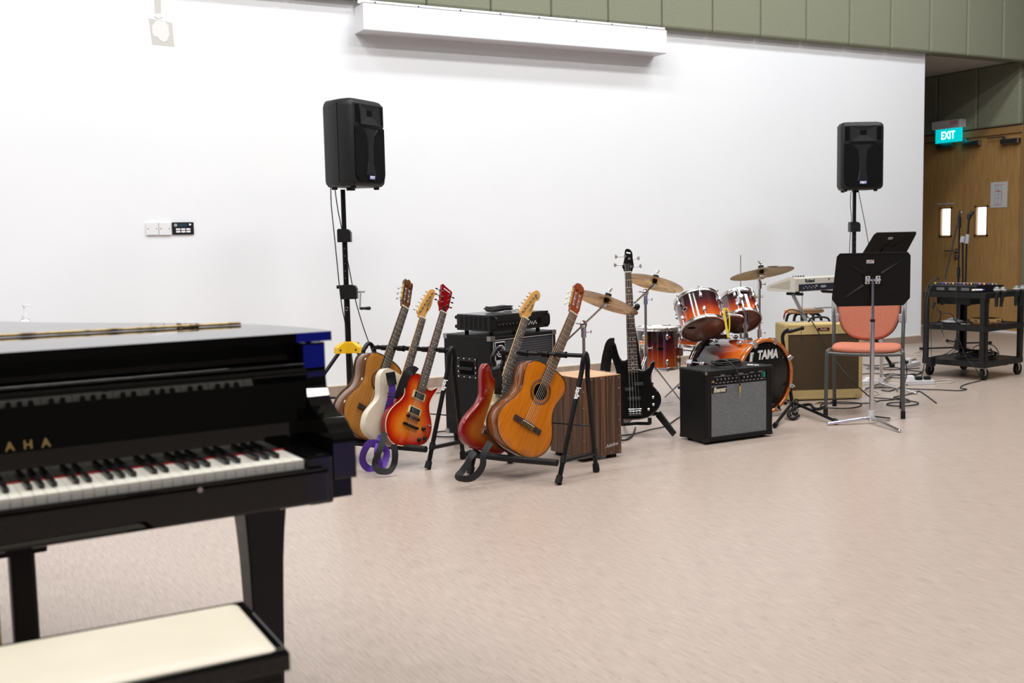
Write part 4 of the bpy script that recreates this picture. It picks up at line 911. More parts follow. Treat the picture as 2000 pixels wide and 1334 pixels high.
text('lettering', 'Ampeg', .022, 'dark', face_m((.0765, -.0018, .492), (1, 0, 0), (0, 0, 1)), bg, shear=.2, bold=.0008)
for x in (.05, W_-.05):
    for y in (.05, D_-.05): obj('foot', MB().cyl((x, y, 0), (x, y, .05), .022, .025, n=12), 'blkr', ac)
ah = thing('amplifier_head', 'flat black rack amplifier head with side vents standing on the bass cabinet', 'amplifier', (2.797, 5.492, .662), R(16.8))
hw_, hd_, hz, hh = .49, .30, .028, .094
obj('chassis', MB().box((.006, .012, hz), (hw_-.006, hd_, hz+hh), c=.002), 'blkm', ah)
obj('top_plate', MB().box((.01, .03, hz+hh), (hw_-.01, hd_-.005, hz+hh+.0025)), mat('grey_top_plate', (.10, .10, .105), .22, .6), ah)
obj('front_panel', MB().box((-.006, 0, hz-.003), (hw_+.006, .012, hz+hh+.003), c=.003), 'blkp', ah)
obj('control_strip', MB().box((.05, -.002, hz+.012), (hw_-.11, .001, hz+.06)), 'satin_black', ah)
for i in range(9): obj('knob', MB().lathe([(0, .012), (.007, .012), (.009, .009), (.0095, 0)], c=(.066+i*.029, -.002, hz+.034), ax=(0, -1, 0), n=12), 'blkm', ah)
for i in range(9): obj('slider', MB().box((.312+i*.0085, -.006, hz+.02+.004*((i*7) % 5)), (.317+i*.0085, -.001, hz+.028+.004*((i*7) % 5))), 'lgrey', ah)
obj('power_switch', MB().box((.40, -.005, hz+.025), (.425, .001, hz+.06)), 'dark', ah)
obj('lettering', MB().box((.30, -.001, hz+.074), (.34, .0, hz+.08)), 'lgrey', ah)
for x in (.022, hw_-.022): obj('rack_handle', MB().tube(spline([(x, 0, hz+.012), (x, -.028, hz+.018), (x, -.028, hz+hh-.018), (x, 0, hz+hh-.012)], 5), .006, n=8), 'blkm', ah)
m_ = None
for c_ in range(6):
    for r_ in range(7):
        if m_ is None: o = obj('vent_slot', MB().box((0, 0, 0), (.003, .026, .0045)), 'dark', ah); m_ = o.data
        else: o = link('vent_slot', m_, [], ah)
        o.location = (.0045, .036+c_*.041, hz+.014+r_*.0105)
for x in (.04, hw_-.05):
    for y in (.04, hd_-.05): obj('foot', MB().cyl((x, y, 0), (x, y, hz+.001), .013, n=10), 'blkr', ah)
for z in (.02, .075): obj('rear_bumper', MB().cyl((.02, hd_, hz+z), (.02, hd_+.022, hz+z), .011, n=10), 'blkr', ah)
def coil(cx, cy, cz, rx, ry, turns, r, seed=1, rise=.004, M_=None):
    rr_ = random.Random(seed); P = []
    for i in range(int(turns*14)):
        a = 2*PI*i/14; k = 1+.10*math.sin(a*.37+seed)+.05*rr_.uniform(-1, 1)
        P.append(Vector((cx+rx*k*math.cos(a)+.01*math.sin(a*.21), cy+ry*k*math.sin(a), cz+rise*(i/14)+.003*math.sin(a*3))))
    return P
def cable(name, label, P, r, material, cat='cable', group=None, n=6, parent=None, sub=3):
    P2 = spline(P, sub)
    for p_ in P2: p_.z = max(p_.z, r+.0005)
    q = MB(); q.tube(P2, r, n=n); o = obj(name, q, material); tag(o, label, cat, group); return o
def plug(o, a, b, gold=False):
    a, b = Vector(a), Vector(b); d = b-a
    s = obj('jack_plug', MB().cyl(a, a+d*.55, .0062, .0055, n=10).cyl(a+d*.55, b, .0028, .0026, n=8).sphere(b, .003, 8, 5), 'gold' if gold else 'chrome', o, world=True); return s
Ma = Matrix.Translation((2.797, 5.492, .662)) @ Matrix.Rotation(R(16.8), 4, 'Z')
P = [Ma @ p for p in coil(.235, .17, hz+hh+.012, .095, .055, 5, .005, 2, .0055)]
o = cable('instrument_cable', 'coiled black cable with silver plug lying on the amplifier head', P, .0045, 'cable'); plug(o, Ma @ Vector((.20, .09, hz+hh+.014)), Ma @ Vector((.28, .06, hz+hh+.012)))
# ---- cajon
cj = thing('cajon', 'brown zebra-striped box drum with pale top, beside the right guitar rack', 'drum', (3.020, 4.861, 0), R(4.9))
obj('body', MB().box((0, .004, .022), (.272, .302, .462), c=.002), 'zebrano', cj); obj('front_plate', MB().box((-.001, -.001, .021), (.273, .004, .463)), 'zebrano', cj)
obj('top_board', MB().box((.001, .0, .462), (.271, .301, .466)), 'birch', cj)
screws('screw', [(x, -.001, z) for x in (.012, .260) for z in (.035, .12, .21, .30, .39, .45)]+[(x, -.001, .032) for x in (.07, .136, .2)]+[(x, -.001, .452) for x in (.07, .136, .2)], .0032, (0, -1, 0), 'steel', cj)
for x in (.04, .232):
    for y in (.04, .26): obj('foot', MB().box((x-.022, y-.02, 0), (x+.022, y+.02, .022), c=.002), 'blkr', cj)
text('signature', 'Adeline', .028, 'lgrey', face_m((.205, -.0015, .075), (1, 0, .12), (-.12, 0, 1)), cj, shear=.35, ext=.0003)
# ---- small guitar combo
ib = thing('guitar_amplifier', 'black combo amplifier with grey grille and coiled cable on top, front centre', 'amplifier', (3.880, 4.875, 0), R(-.4))
W_, D_, H_ = .511, .253, .423
q = MB(); boxshell(q, W_, D_, H_, .014, .026, .016, c=.009); obj('shell', q, 'tolex', ib)
obj('front_trim', MB().box((.022, .003, .038), (.046, .012, .415)).box((W_-.046, .003, .038), (W_-.022, .012, .415)).box((.022, .003, .030), (W_-.022, .012, .042)), 'satin_black', ib)
obj('grille_cloth', MB().box((.046, .006, .042), (W_-.040, .015, .345)), 'gcloth', ib)
cp = obj('control_panel', MB().box((.026, .009, .345), (W_-.026, .016, .415)), 'blkm', ib)
for i in range(12):
    if i == 6: continue
    k = obj('knob', MB().lathe([(0, .013), (.0065, .013), (.0085, .009), (.010, 0)], c=(.086+i*.0285, .009, .378), ax=(0, -1, 0), n=12), 'blkp', cp)
    a_ = i*1.7; obj('pointer', MB().box((.0855+i*.0285, -.0045, .378), (.0875+i*.0285, -.0035, .387)), 'white', k)
q = MB()
for i in range(13): q.box((.080+i*.0285, .0082, .358), (.094+i*.0285, .0092, .361))
for a_, b_ in ((.12, .15), (.25, .29), (.34, .37), (.405, .43)): q.box((a_, .0082, .402), (b_, .0092, .406))
q.box((.07, .0082, .3955), (.2, .0092, .3965)).box((.22, .0082, .3955), (.33, .0092, .3965)); obj('panel_print', q, 'lgrey', cp)
for x in (.048, .066): obj('input_socket', MB().lathe([(.003, .004), (.007, .004), (.008, 0)], c=(x, .009, .37), ax=(0, -1, 0), n=12), 'gold', cp)
obj('power_switch', MB().box((.438, .003, .368), (.456, .010, .402), c=.002), mat('green_switch', (.01, .20, .14), .3), cp)
obj('print_box', MB().tube([(.432, .008, .358), (.475, .008, .358), (.475, .008, .410), (.432, .008, .410)], .0007, n=4, closed=True), 'lgrey', cp)
lg = obj('logo_plate', MB().box((.050, .0025, .302), (.160, .007, .338), c=.003), 'blkp', ib)
text('logo', 'Ibanez', .040, 'bone', face_m((.105, .0018, .319), (1, 0, .02), (0, 0, 1)), lg, shear=.25, bold=.0012, sx=.86)
for x in (0, W_):
    for y in (0, D_):
        for z in (.014, .014+H_):
            sx, sy, sz = (1 if x == 0 else -1), (1 if y == 0 else -1), (1 if z < .2 else -1); q = MB()
            q.box((x-sx*.002, y-sy*.002, z-sz*.002), (x+sx*.032, y+sy*.03, z+sz*.022), c=.008); obj('corner_cap', q, 'blkp', ib)
obj('corner_scuff', MB().box((-.003, -.0035, .414), (.012, .0, .432), c=.003), 'steel', ib)
obj('side_patch', MB().box((-.0008, .01, .36), (.0, .045, .40)), 'satin_black', ib)
for x in (.05, W_-.05):
    for y in (.04, D_-.04): obj('foot', MB().cyl((x, y, 0), (x, y, .015), .016, n=10), 'blkr', ib)
Mi = Matrix.Translation((3.880, 4.875, 0)) @ Matrix.Rotation(R(-.4), 4, 'Z')
P = [Mi @ p for p in coil(.26, .13, .448, .095, .065, 4.3, .005, 5, .005)] + [Mi @ Vector(p) for p in ((.16, .10, .478), (.17, .05, .488), (.20, .02, .470), (.222, -.012, .425), (.236, -.016, .375), (.243, -.016, .335))]
o = cable('instrument_cable', 'black cable coiled on the grey-grilled amplifier, its plug hanging down the front', P, .0045, 'cable', sub=4)
plug(o, Mi @ Vector((.243, -.016, .333)), Mi @ Vector((.246, -.012, .265)), True); plug(o, Mi @ Vector((.335, .03, .445)), Mi @ Vector((.40, -.0, .444)))
# ---- tweed combo
fe = thing('tweed_amplifier', 'beige tweed combo amplifier with brown grille, behind the chair', 'amplifier', (5.388, 5.855, 0), R(-24.8))
W_, D_, H_ = .590, .235, .565
q = MB(); boxshell(q, W_, D_, H_, .006, .034, .014, c=.016); obj('shell', q, 'tweed', fe)
obj('upper_front', MB().box((.03, .0015, .490), (W_-.03, .016, .56)), 'tweed', fe); obj('lower_front', MB().box((.03, .0015, .012), (W_-.03, .016, .078)), 'tweed', fe)
obj('grille_cloth', MB().box((.034, .006, .078), (W_-.034, .0155, .490)), 'bcloth', fe)
bg = obj('badge', MB().box((.245, -.0025, .515), (.335, .003, .538), c=.002), mat('oxblood_badge', (.10, .012, .012), .3), fe)
text('logo', 'Fender', .018, 'bone', face_m((.29, -.003, .5265), (1, 0, 0), (0, 0, 1)), bg, shear=.3)
screws('screw', [(x, .001, z) for x in (.05, W_-.05) for z in (.03, .53)]+[(.3, .001, .03)], .004, (0, -1, 0), 'blkm', fe)
obj('handle', MB().tube(spline([(.22, .12, .57), (.24, .12, .598), (.30, .12, .606), (.36, .12, .598), (.38, .12, .57)], 5), .008, n=8), 'blkr', fe)
for x in (.05, W_-.05):
    for y in (.04, D_-.04): obj('foot', MB().cyl((x, y, 0), (x, y, .008), .014, n=10), 'blkr', fe)
obj('top_panel', MB().box((.06, .10, .571), (W_-.06, .20, .5725)), 'chrome', fe)

# ================================================================ DRUM KIT
def axm(c, n, up=(0, 0, 1)):
    """matrix at c whose z axis is n and whose y axis leans towards up"""
    z = Vector(n).normalized(); x = Vector(up).cross(z)
    x = x.normalized() if x.length > 1e-3 else Vector((1, 0, 0)); y = z.cross(x)
    return Matrix(((x.x, y.x, z.x, c[0]), (x.y, y.y, z.y, c[1]), (x.z, y.z, z.z, c[2]), (0, 0, 0, 1)))
def hoop(q, r, z, h=.022, t=.006, mi=0):
    q.lathe([(r-.002, z-h/2), (r+t, z-h/2), (r+t, z-h*.25), (r+t*.6, z-h*.15), (r+t*.6, z+h*.25), (r+t, z+h*.35), (r+t, z+h/2), (r-.004, z+h/2), (r-.004, z-h/2)], n=40, mi=mi)
def drum(g, M, r, l, nl, ph=0, pods=True):
    """shell, two hoops, two heads, lugs with rods; local z runs from the bottom head (-l) to the batter head (0)"""
    wood = drumwood('lacquered_shell', -l, 0)
    q = MB().lathe([(r, -l+.004), (r, -.004)], n=48); s = obj('shell', q, wood, g); s.matrix_basis = wmat(g).inverted() @ M
    for z, nm in ((-.004, 'top_hoop'), (-l+.004, 'bottom_hoop')):
        q = MB(); hoop(q, r, z); o = obj(nm, q, 'chrome', g); o.matrix_basis = s.matrix_basis
    o = obj('batter_head', MB().lathe([(0, .0015), (r*.98, .0015), (r*.98, -.004)], n=40), 'drumwhite', g); o.matrix_basis = s.matrix_basis
    o = obj('resonant_head', MB().lathe([(0, -l-.001), (r*.985, -l-.001), (r*.985, -l+.004)], n=40), 'drumhead', g); o.matrix_basis = s.matrix_basis
    if pods:
        for i in range(nl):
            a = 2*PI*i/nl+ph; c, s_ = math.cos(a), math.sin(a)
            q = MB()
            for z0, z1 in ((-.035, -.075), (-l+.075, -l+.035)):
                q.lathe([(.001, 0), (.008, .002), (.0115, .012), (.0115, .028), (.008, .038), (.001, .04)], c=((r+.011)*c, (r+.011)*s_, z1), n=10); q.cyl((r*c, r*s_, (z0+z1)/2), ((r+.01)*c, (r+.01)*s_, (z0+z1)/2), .006, n=8)
            q.cyl(((r+.011)*c, (r+.011)*s_, -.04), ((r+.011)*c, (r+.011)*s_, .006), .003, n=8); q.cyl(((r+.011)*c, (r+.011)*s_, -l-.006), ((r+.011)*c, (r+.011)*s_, -l+.04), .003, n=8)
            q.box(((r+.011)*c-.006, (r+.011)*s_-.006, .004), ((r+.011)*c+.006, (r+.011)*s_+.006, .012), c=.002); q.box(((r+.011)*c-.006, (r+.011)*s_-.006, -l-.012), ((r+.011)*c+.006, (r+.011)*s_+.006, -l-.004), c=.002)
            o = obj('lug', q, 'chrome', g); o.matrix_basis = s.matrix_basis
    return s
def on_cyl(x, y, M, r):
    """where the ray through a pixel meets the shell"""
    I = M.inverted(); o = I @ CAMP; d = (I.to_3x3() @ ray(x, y)); a = d.x**2+d.y**2; b = 2*(o.x*d.x+o.y*d.y); c = o.x**2+o.y**2-r*r
    t = (-b-math.sqrt(max(0, b*b-4*a*c)))/(2*a); return o+d*t
def badge(g, M, r, x, y, rx=.021, ry=.012, mm='chrome', mi='dark', name='badge'):
    p = on_cyl(x, y, M, r); n = Vector((p.x, p.y, 0)).normalized(); Mb = M @ axm(p+n*.001, n)
    Mb = wmat(g).inverted() @ Mb
    q = MB(); q.prism([(rx*math.cos(2*PI*i/20), ry*math.sin(2*PI*i/20)) for i in range(20)], -.001, .0015); o = obj(name, q, mm, g); o.matrix_basis = Mb
    if mi:
        q = MB(); q.prism([(rx*.82*math.cos(2*PI*i/20), ry*.78*math.sin(2*PI*i/20)) for i in range(20)], .0015, .002); q2 = obj(name+'_field', q, mi, o)
    return o
# ---- bass drum
kc = Vector((4.796, 5.382, .278)); ka = R(5); kn = Vector((math.sin(ka), -math.cos(ka), 0)); KR, KL = .232, .46
bd_ = thing('bass_drum', 'amber sunburst bass drum with black front head lettered in white', 'drum', (kc.x, kc.y, 0))
KM = axm(kc, kn); KI = Matrix.Translation((-kc.x, -kc.y, 0)) @ KM
s = obj('shell', MB().lathe([(KR, -KL-.02), (KR, -.022)], n=56), drumwood('kick_shell', -.03, -KL*.98), bd_); s.matrix_basis = KI
s.data.materials[0].node_tree.nodes['Map Range'].inputs[1].default_value = -.12; s.data.materials[0].node_tree.nodes['Map Range'].inputs[2].default_value = -.42
q = MB(); q.lathe([(KR+.002, -.045), (KR+.022, -.045), (KR+.026, -.04), (KR+.026, -.004), (KR+.022, 0), (KR+.006, 0), (KR+.002, -.006)], n=64)
m = mat('amber_hoop', (.50, .13, .012), .12, coat=1); grain(m, (.42, .09, .008), (.60, .18, .02), (6, 6, 6), 3, 3); o = obj('front_hoop', q, m, bd_); o.matrix_basis = KI
m = mat('dark_hoop', (.03, .012, .014), .1, coat=1); z = -KL-.04
q = MB().lathe([(KR+.002, z+.042), (KR+.022, z+.042), (KR+.026, z+.036), (KR+.026, z+.002), (KR+.022, z), (KR+.004, z)], n=64); o = obj('rear_hoop', q, m, bd_); o.matrix_basis = KI
q = MB().lathe([(KR+.0265, z+.016), (KR+.0275, z+.016), (KR+.0275, z+.026), (KR+.0265, z+.026)], n=64); o = obj('hoop_inlay', q, 'chrome', bd_); o.matrix_basis = KI
q = MB().lathe([(KR+.001, -.050), (KR+.006, -.050), (KR+.006, -.044), (KR+.001, -.044)], n=64); o = obj('head_collar', q, 'chrome', bd_); o.matrix_basis = KI
q = MB().lathe([(0, -.012), (KR-.012, -.012), (KR+.001, -.018), (KR+.004, -.04)], n=56); o = obj('front_head', q, 'kickhead', bd_); o.matrix_basis = KI
o = obj('rear_head', MB().lathe([(0, -KL-.02), (KR+.002, -KL-.02)], n=48), 'drumhead', bd_); o.matrix_basis = KI
for i in range(8):
    a = 2*PI*(i+.5)/8+R(4); c, s_ = math.cos(a), math.sin(a); Mr = KI @ Matrix.Rotation(a, 4, 'Z')
    for z0, sg in ((-.0, 1), (-KL-.04, -1)):
        q = MB(); q.box((KR-.006, -.016, z0-sg*.002), (KR+.034, .016, z0+sg*.007), c=.003); q.box((KR+.026, -.015, z0-sg*.05), (KR+.035, .015, z0+sg*.004), c=.003)
        q.cyl((KR+.028, 0, z0+sg*.012), (KR+.028, 0, z0-sg*.13), .0035, n=8); q.cyl((KR+.028, 0, z0+sg*.012), (KR+.028, 0, z0+sg*.02), .007, n=8)
        q.lathe([(.001, 0), (.010, .004), (.014, .014), (.014, .03), (.010, .04), (.001, .044)], c=(KR+.020, 0, z0-sg*(.135 if sg > 0 else .135)-.022), n=12)
        o = obj('claw_and_lug', q, 'chrome', bd_); o.matrix_basis = Mr
# lettering on the front head
def on_plane(x, y, c, n): d = ray(x, y); return CAMP+d*(((Vector(c)-CAMP).dot(n))/d.dot(n))
hp = kc-kn*.0105; rx = Vector((math.cos(ka), math.sin(ka), 0))
mid = on_plane(1499, 693, hp, kn)
text('lettering', 'TAMA', .082, 'pearl', face_m(mid, rx, (0, 0, 1)), bd_, shear=.16, bold=.0035, sx=.86, world=True)
c = on_plane(1468, 697.5, hp, kn)
q = MB(); q.X = face_m(c, rx, (0, 0, 1)); q.prism([(-.021, -.030), (.010, -.030), (.021, .030), (-.010, .030)], 0, .0008); o = obj('logo_block', q, 'pearl', bd_, world=True)
q = MB(); q.X = face_m(c, rx, (0, 0, 1)); q.prism([(.0045, .016), (.0155, .016), (.0115, -.03), (.0065, -.03), (.009, .008)], .0008, .0014); obj('logo_cut', q, 'dark', bd_, world=True)
c = on_plane(1512.5, 696.5, hp, kn); q = MB(); q.X = face_m(c, rx, (0, 0, 1)); q.lathe([(.003, 0), (.003, .0008), (.005, .0008), (.005, 0)], n=14); obj('registered_mark', q, 'pearl', bd_, world=True)
for s_ in (-1, 1):
    a = kc-kn*.10+rx*s_*.19-Vector((0, 0, .12)); e = kc-kn*.02+rx*s_*.33; e.z = .012
    obj('spur', MB().cyl(a, e, .006, n=8).cyl(e, e+(a-e).normalized()*.03, .010, n=8), 'chrome', bd_, world=True)
# tom post on the bass drum
tp = Vector((kc.x, kc.y, 0))-kn*.19; tp.z = kc.z+KR
q = MB().box(tp+Vector((-.035, -.035, -.006)), tp+Vector((.035, .035, .018)), c=.008).cyl(tp, tp+Vector((0, 0, .05)), .022, .016, n=12)
obj('post_bracket', q, 'chrome', bd_, world=True)
o = obj('post', MB().cyl(tp, tp+Vector((0, 0, .16)), .0105, n=12).cyl(tp+Vector((0, 0, .085)), tp+Vector((0, 0, .11)), .019, n=12), 'gchrome', bd_, world=True)
# ---- rack toms
T1, n1 = Vector((4.50, 5.75, .784)), Vector((.186, .581, .793)).normalized()
M1 = axm(T1, n1); t1 = thing('rack_tom', 'larger amber and dark red rack tom with the yellow strap to its right', 'drum', tuple(T1-n1*.223), group='rack toms')
drum(t1, M1, .149, .223, 6, R(20)); badge(t1, M1, .149, 1338, 604)
o = obj('head_mark', MB().prism([(.030*math.cos(2*PI*i/20)-.02, .011*math.sin(2*PI*i/20)+.0) for i in range(20)], 0, .0008), 'dark', t1); pm = on_plane(1356, 640, T1-n1*.2235, n1); o.matrix_basis = wmat(t1).inverted() @ axm(pm-n1*.0015, -n1)
T2, n2 = Vector((4.905, 5.81, .772)), Vector((.26, .64, .72)).normalized()
M2 = axm(T2, n2); t2 = thing('rack_tom', 'smaller rack tom under the right crash cymbal, right of the yellow strap', 'drum', tuple(T2-n2*.2), group='rack toms')
drum(t2, M2, .125, .195, 6, R(5))
q = MB()
for T_, M_, r_, l_ in ((T1, M1, .15, .235), (T2, M2, .132, .205)):
    pass
# chrome suspension bars on both toms and the arms that hold them
for t_, T_, n_, r_, tgt in ((t1, T1, n1, .149, tp+Vector((0, 0, .15))), (t2, T2, n2, .125, tp+Vector((0, 0, .15)))):
    cen = T_-n_*.12; side = (tgt-cen); side -= n_*side.dot(n_); side.normalize(); tn = n_.cross(side); q = MB()
    p0 = cen+side*(r_+.02)
    for k in range(-4, 5):
        aa = k*.13; d = side*math.cos(aa)+tn*math.sin(aa); p = T_+d*(r_+.012)
        if k < 4: d2 = side*math.cos(aa+.13)+tn*math.sin(aa+.13); q.tube([p-n_*.03, T_+d2*(r_+.012)-n_*.03], .011, n=8)
    q.tube([T_+side*(r_+.018)-n_*.03, cen+side*(r_+.03)], .012, n=8); q.box(p0-Vector((.022, .022, .026)), p0+Vector((.022, .022, .026)), c=.008)
    q.cyl(p0+side*.02, p0+side*.045, .013, n=10); obj('suspension_mount', q, 'chrome', t_, world=True)
    obj('arm', MB().tube(spline([p0+side*.01, (p0+side*.05+tgt)/2+Vector((0, 0, .01)), tgt], 5), .0075, n=10).cyl(tgt-Vector((0, 0, .022)), tgt+Vector((0, 0, .03)), .017, n=12), 'chrome', t_, world=True)
P = [pt(x, y, 6.95) for x, y in ((1421, 604), (1417, 601), (1414, 608), (1417, 628), (1420, 646), (1423, 660))]
q = MB(); q.ribbon(spline(P, 4), [RT]*21, .015, .002); o = obj('yellow_strap', q, 'ytape'); tag(o, 'yellow fabric strap hanging down between the two rack toms', 'strap')
P = [pt(x, y, 6.98) for x, y in ((1421, 604), (1424, 612), (1425, 632), (1424, 648))]; q = MB(); q.ribbon(spline(P, 4), [RT]*13, .009, .002); obj('strap_tail', q, 'ytape', o)
# ---- floor tom
FT = pt(1283, 640, 7.62); FM = axm(FT, (0, 0, 1), (0, 1, 0)); ft = thing('floor_tom', 'dark to amber floor tom with red dot sticker, behind the bass guitar', 'drum', (FT.x, FT.y, 0))
drum(ft, FM, .150, FT.z-.285, 6, R(-100)); badge(ft, FM, .150, 1290, 681)
badge(ft, FM, .150, 1307.5, 658.5, .0085, .0085, 'red', None, 'red_dot')
p = on_cyl(1254, 673, FM, .1505); n_ = Vector((p.x, p.y, 0)).normalized(); o = obj('label_sticker', MB().box((-.026, -.028, 0), (.026, .028, .0012)), 'binding', ft); o.matrix_basis = wmat(ft).inverted() @ FM @ axm(p, n_)
obj('sticker_print', MB().box((-.020, .008, .0012), (-.006, .020, .0016)).box((.002, .008, .0012), (.018, .020, .0016)), 'red', o); obj('sticker_lines', MB().box((-.016, -.016, .0012), (-.006, .0, .0016)).box((.0, -.014, .0012), (.014, -.002, .0016)), 'print', o)
for aa in (-50, 70, 190):
    c, s_ = math.cos(R(aa)), math.sin(R(aa)); q = MB(); x, y = FT.x+.166*c, FT.y+.166*s_
    q.tube([(x, y, FT.z-.12), (x, y, .14), (x+.03*c, y+.03*s_, .08), (x+.03*c, y+.03*s_, .02)], .005, n=8); l_ = obj('leg', q, 'gchrome', ft, world=True)
    obj('leg_bracket', MB().box((x-.018, y-.018, FT.z-.20), (x+.018, y+.018, FT.z-.14), c=.005).cyl((x, y, FT.z-.17), (x+.035*c, y+.035*s_, FT.z-.165), .005, n=8), 'chrome', l_, world=True)
    obj('rubber_foot', MB().cyl((x+.03*c, y+.03*s_, 0), (x+.03*c, y+.03*s_, .035), .012, n=10), 'blkr', l_, world=True)
    obj('height_lock', MB().box((x-.014, y-.012, .135), (x+.014, y+.012, .155), c=.003), 'blkp', l_, world=True)
# ---- snare
SN = pt(1362, 652, 7.95); SN.z = .66; SM = axm(SN, (.05, -.05, 1), (0, 1, 0)); sn = thing('snare_drum', 'shallow amber snare drum partly hidden below the larger rack tom', 'drum', (SN.x, SN.y, SN.z-.14))
SN2 = pt(1363, 674, 7.95); SM = axm(SN2+Vector((0, 0, .125)), (.05, -.05, 1), (0, 1, 0)); drum(sn, SM, .170, .125, 8, R(10))
sns = thing('snare_stand', 'chrome tripod stand under the snare drum', 'stand', (SN2.x, SN2.y, 0)); zb = SN2.z
obj('post', MB().cyl((SN2.x, SN2.y, .06), (SN2.x, SN2.y, zb-.03), .011, n=10), 'gchrome', sns, world=True)
for k in range(3):
    a = R(20+120*k); c, s_ = math.cos(a), math.sin(a)
    obj('arm', MB().tube([(SN2.x, SN2.y, zb-.05), (SN2.x+.17*c, SN2.y+.17*s_, zb-.03), (SN2.x+.192*c, SN2.y+.192*s_, zb+.02)], .005, n=8), 'gchrome', sns, world=True)
    obj('leg', MB().tube([(SN2.x, SN2.y, .25), (SN2.x+.25*c, SN2.y+.25*s_, .012)], .007, n=8).tube([(SN2.x, SN2.y, .08), (SN2.x+.13*c, SN2.y+.13*s_, .12)], .004, n=6), 'gchrome', sns, world=True)
# ---- cymbals and their stands
def cymbal(name, label, c, n, r, material='cymbal', hole=True, sticker=None):
    n = Vector(n).normalized(); g = thing(name, label, 'cymbal', mw=axm(c, n), group='cymbals of the drum kit')
    prof = [(r, -.0), (r*.8, .006), (r*.5, .013), (r*.26, .020), (r*.22, .026), (r*.12, .042), (.006, .047), (.006, .0455), (r*.12, .0405), (r*.215, .0245), (r*.255, .0185), (r*.5, .0115), (r*.8, .0045), (r, -.0015)]
    prof = [(a, b-.04) for a, b in prof]; obj('plate', MB().lathe(prof, n=64), material, g)
    q = MB().cyl((0, 0, .006), (0, 0, .018), .020, n=16).cyl((0, 0, -.035), (0, 0, .0), .017, n=16); obj('felt', q, 'blkr', g)
    q = MB().cyl((0, 0, -.05), (0, 0, .055), .0035, n=8)
    for s_ in (-1, 1): q.prism([(s_*.003, -.003), (s_*.014, -.002), (s_*.022, .006), (s_*.018, .010), (s_*.003, .004)], .036, .052) if False else q.tube([(0, 0, .034), (s_*.010, 0, .038), (s_*.017, 0, .054)], [.005, .004, .005], n=6)
    obj('wing_nut', q, 'chrome', g); return g
cR = cymbal('crash_cymbal', 'dull bronze crash cymbal highest on the right of the drum kit', (5.242, 5.942, .981), (.004, .245, .97), .23, 'cymbal2')
cL = cymbal('crash_cymbal', 'bronze crash cymbal left of the bass guitar neck, tilted down to the right', (3.531, 5.365, .871), (.416, .033, .909), .205)
cD = cymbal('ride_cymbal', 'stained bronze ride cymbal just right of the bass guitar headstock', (4.339, 5.991, .942), (.355, .08, .932), .205)
q = MB(); p = on_plane(1508, 520.5, Vector((5.242, 5.942, .955)), Vector((.004, .245, .97))); q.X = axm(p-Vector((0, 0, .0)), (-.004, -.245, -.97), (1, 0, 0)); q.box((-.02, -.05, 0), (.02, .05, .001)); obj('pale_print', q, 'rolandw', cR, world=True)
def cstand(label, base, ztop, cym, cn, boom=None, spread=.27, rot=0, ties=((.35, .5),), zh=.36):
    g = thing('cymbal_stand', label, 'stand', (base[0], base[1], 0), group='chrome cymbal stands'); bx, by = base
    obj('lower_tube', MB().cyl((bx, by, .05), (bx, by, ztop*.55), .0125, n=12), 'gchrome', g, world=True)
    obj('upper_tube', MB().cyl((bx, by, ztop*.5), (bx, by, ztop), .0095, n=12), 'gchrome', g, world=True)
    for z in (ztop*.55, ztop-.05): obj('clamp', MB().cyl((bx, by, z-.028), (bx, by, z+.028), .0165, n=12).cyl((bx, by, z), (bx+.045, by-.012, z+.004), .0035, n=8).sphere((bx+.045, by-.012, z+.004), .008, 8, 6, sc_=(.5, .6, 1.4)), 'chrome', g, world=True)
    T_ = Vector((bx, by, ztop)); c = Vector(cym)-Vector(cn).normalized()*.05
    if boom: 
        e = T_+(T_-c).normalized()*boom; obj('boom', MB().cyl(e, c, .0065, n=10), 'gchrome', g, world=True)
        obj('boom_hinge', MB().sphere(T_, .024, 12, 8, sc_=(1, .8, 1.1)).cyl(T_-Vector((0, 0, .05)), T_, .015, n=12).cyl(T_, T_+Vector((-.05, .01, .01)), .004, n=8), 'chrome', g, world=True)
    else: obj('tilter', MB().cyl(T_, c, .009, n=10).sphere(T_, .02, 12, 8).cyl(T_+Vector((-.02, 0, 0)), T_+Vector((.035, -.01, -.005)), .005, n=8), 'chrome', g, world=True)
    obj('tilter_head', MB().sphere(c, .018, 10, 7).cyl(c, Vector(cym)+Vector(cn).normalized()*.0, .006, n=8).cyl(c+RT*-.02, c+RT*.03, .006, n=8), 'chrome', g, world=True)
    for k in range(3):
        a = R(rot+120*k); d = Vector((math.cos(a), math.sin(a), 0)); q = MB()
        for s_ in (-.007, .007):
            w_ = Vector((-d.y, d.x, 0))*s_; q.tube([Vector((bx, by, zh))+w_, Vector((bx, by, .02))+d*spread+w_], .0045, n=6); q.tube([Vector((bx, by, .09))+w_, Vector((bx, by, .11))+d*spread*.62+w_], .004, n=6)
        l_ = obj('leg', q, 'gchrome', g, world=True); obj('rubber_foot', MB().sphere(Vector((bx, by, .016))+d*(spread+.008), .017, 10, 7, sc_=(1.2, 1.2, .9)), 'blkr', l_, world=True)
    return g
pR = pt(1483, 640, 7.84); cstand('chrome stand of the right crash cymbal rising behind the bass drum', (pR.x, pR.y), .905, (5.242, 5.942, .981), (.004, .245, .97), rot=30)
pD = pt(1261, 640, 7.2); zD = pt(1261.5, 572, 7.17).z; cstand('chrome stand of the ride cymbal in front of the floor tom', (pD.x, pD.y), zD, (4.339, 5.991, .942), (.355, .08, .932), boom=.20, rot=-35, spread=.30, zh=.42)
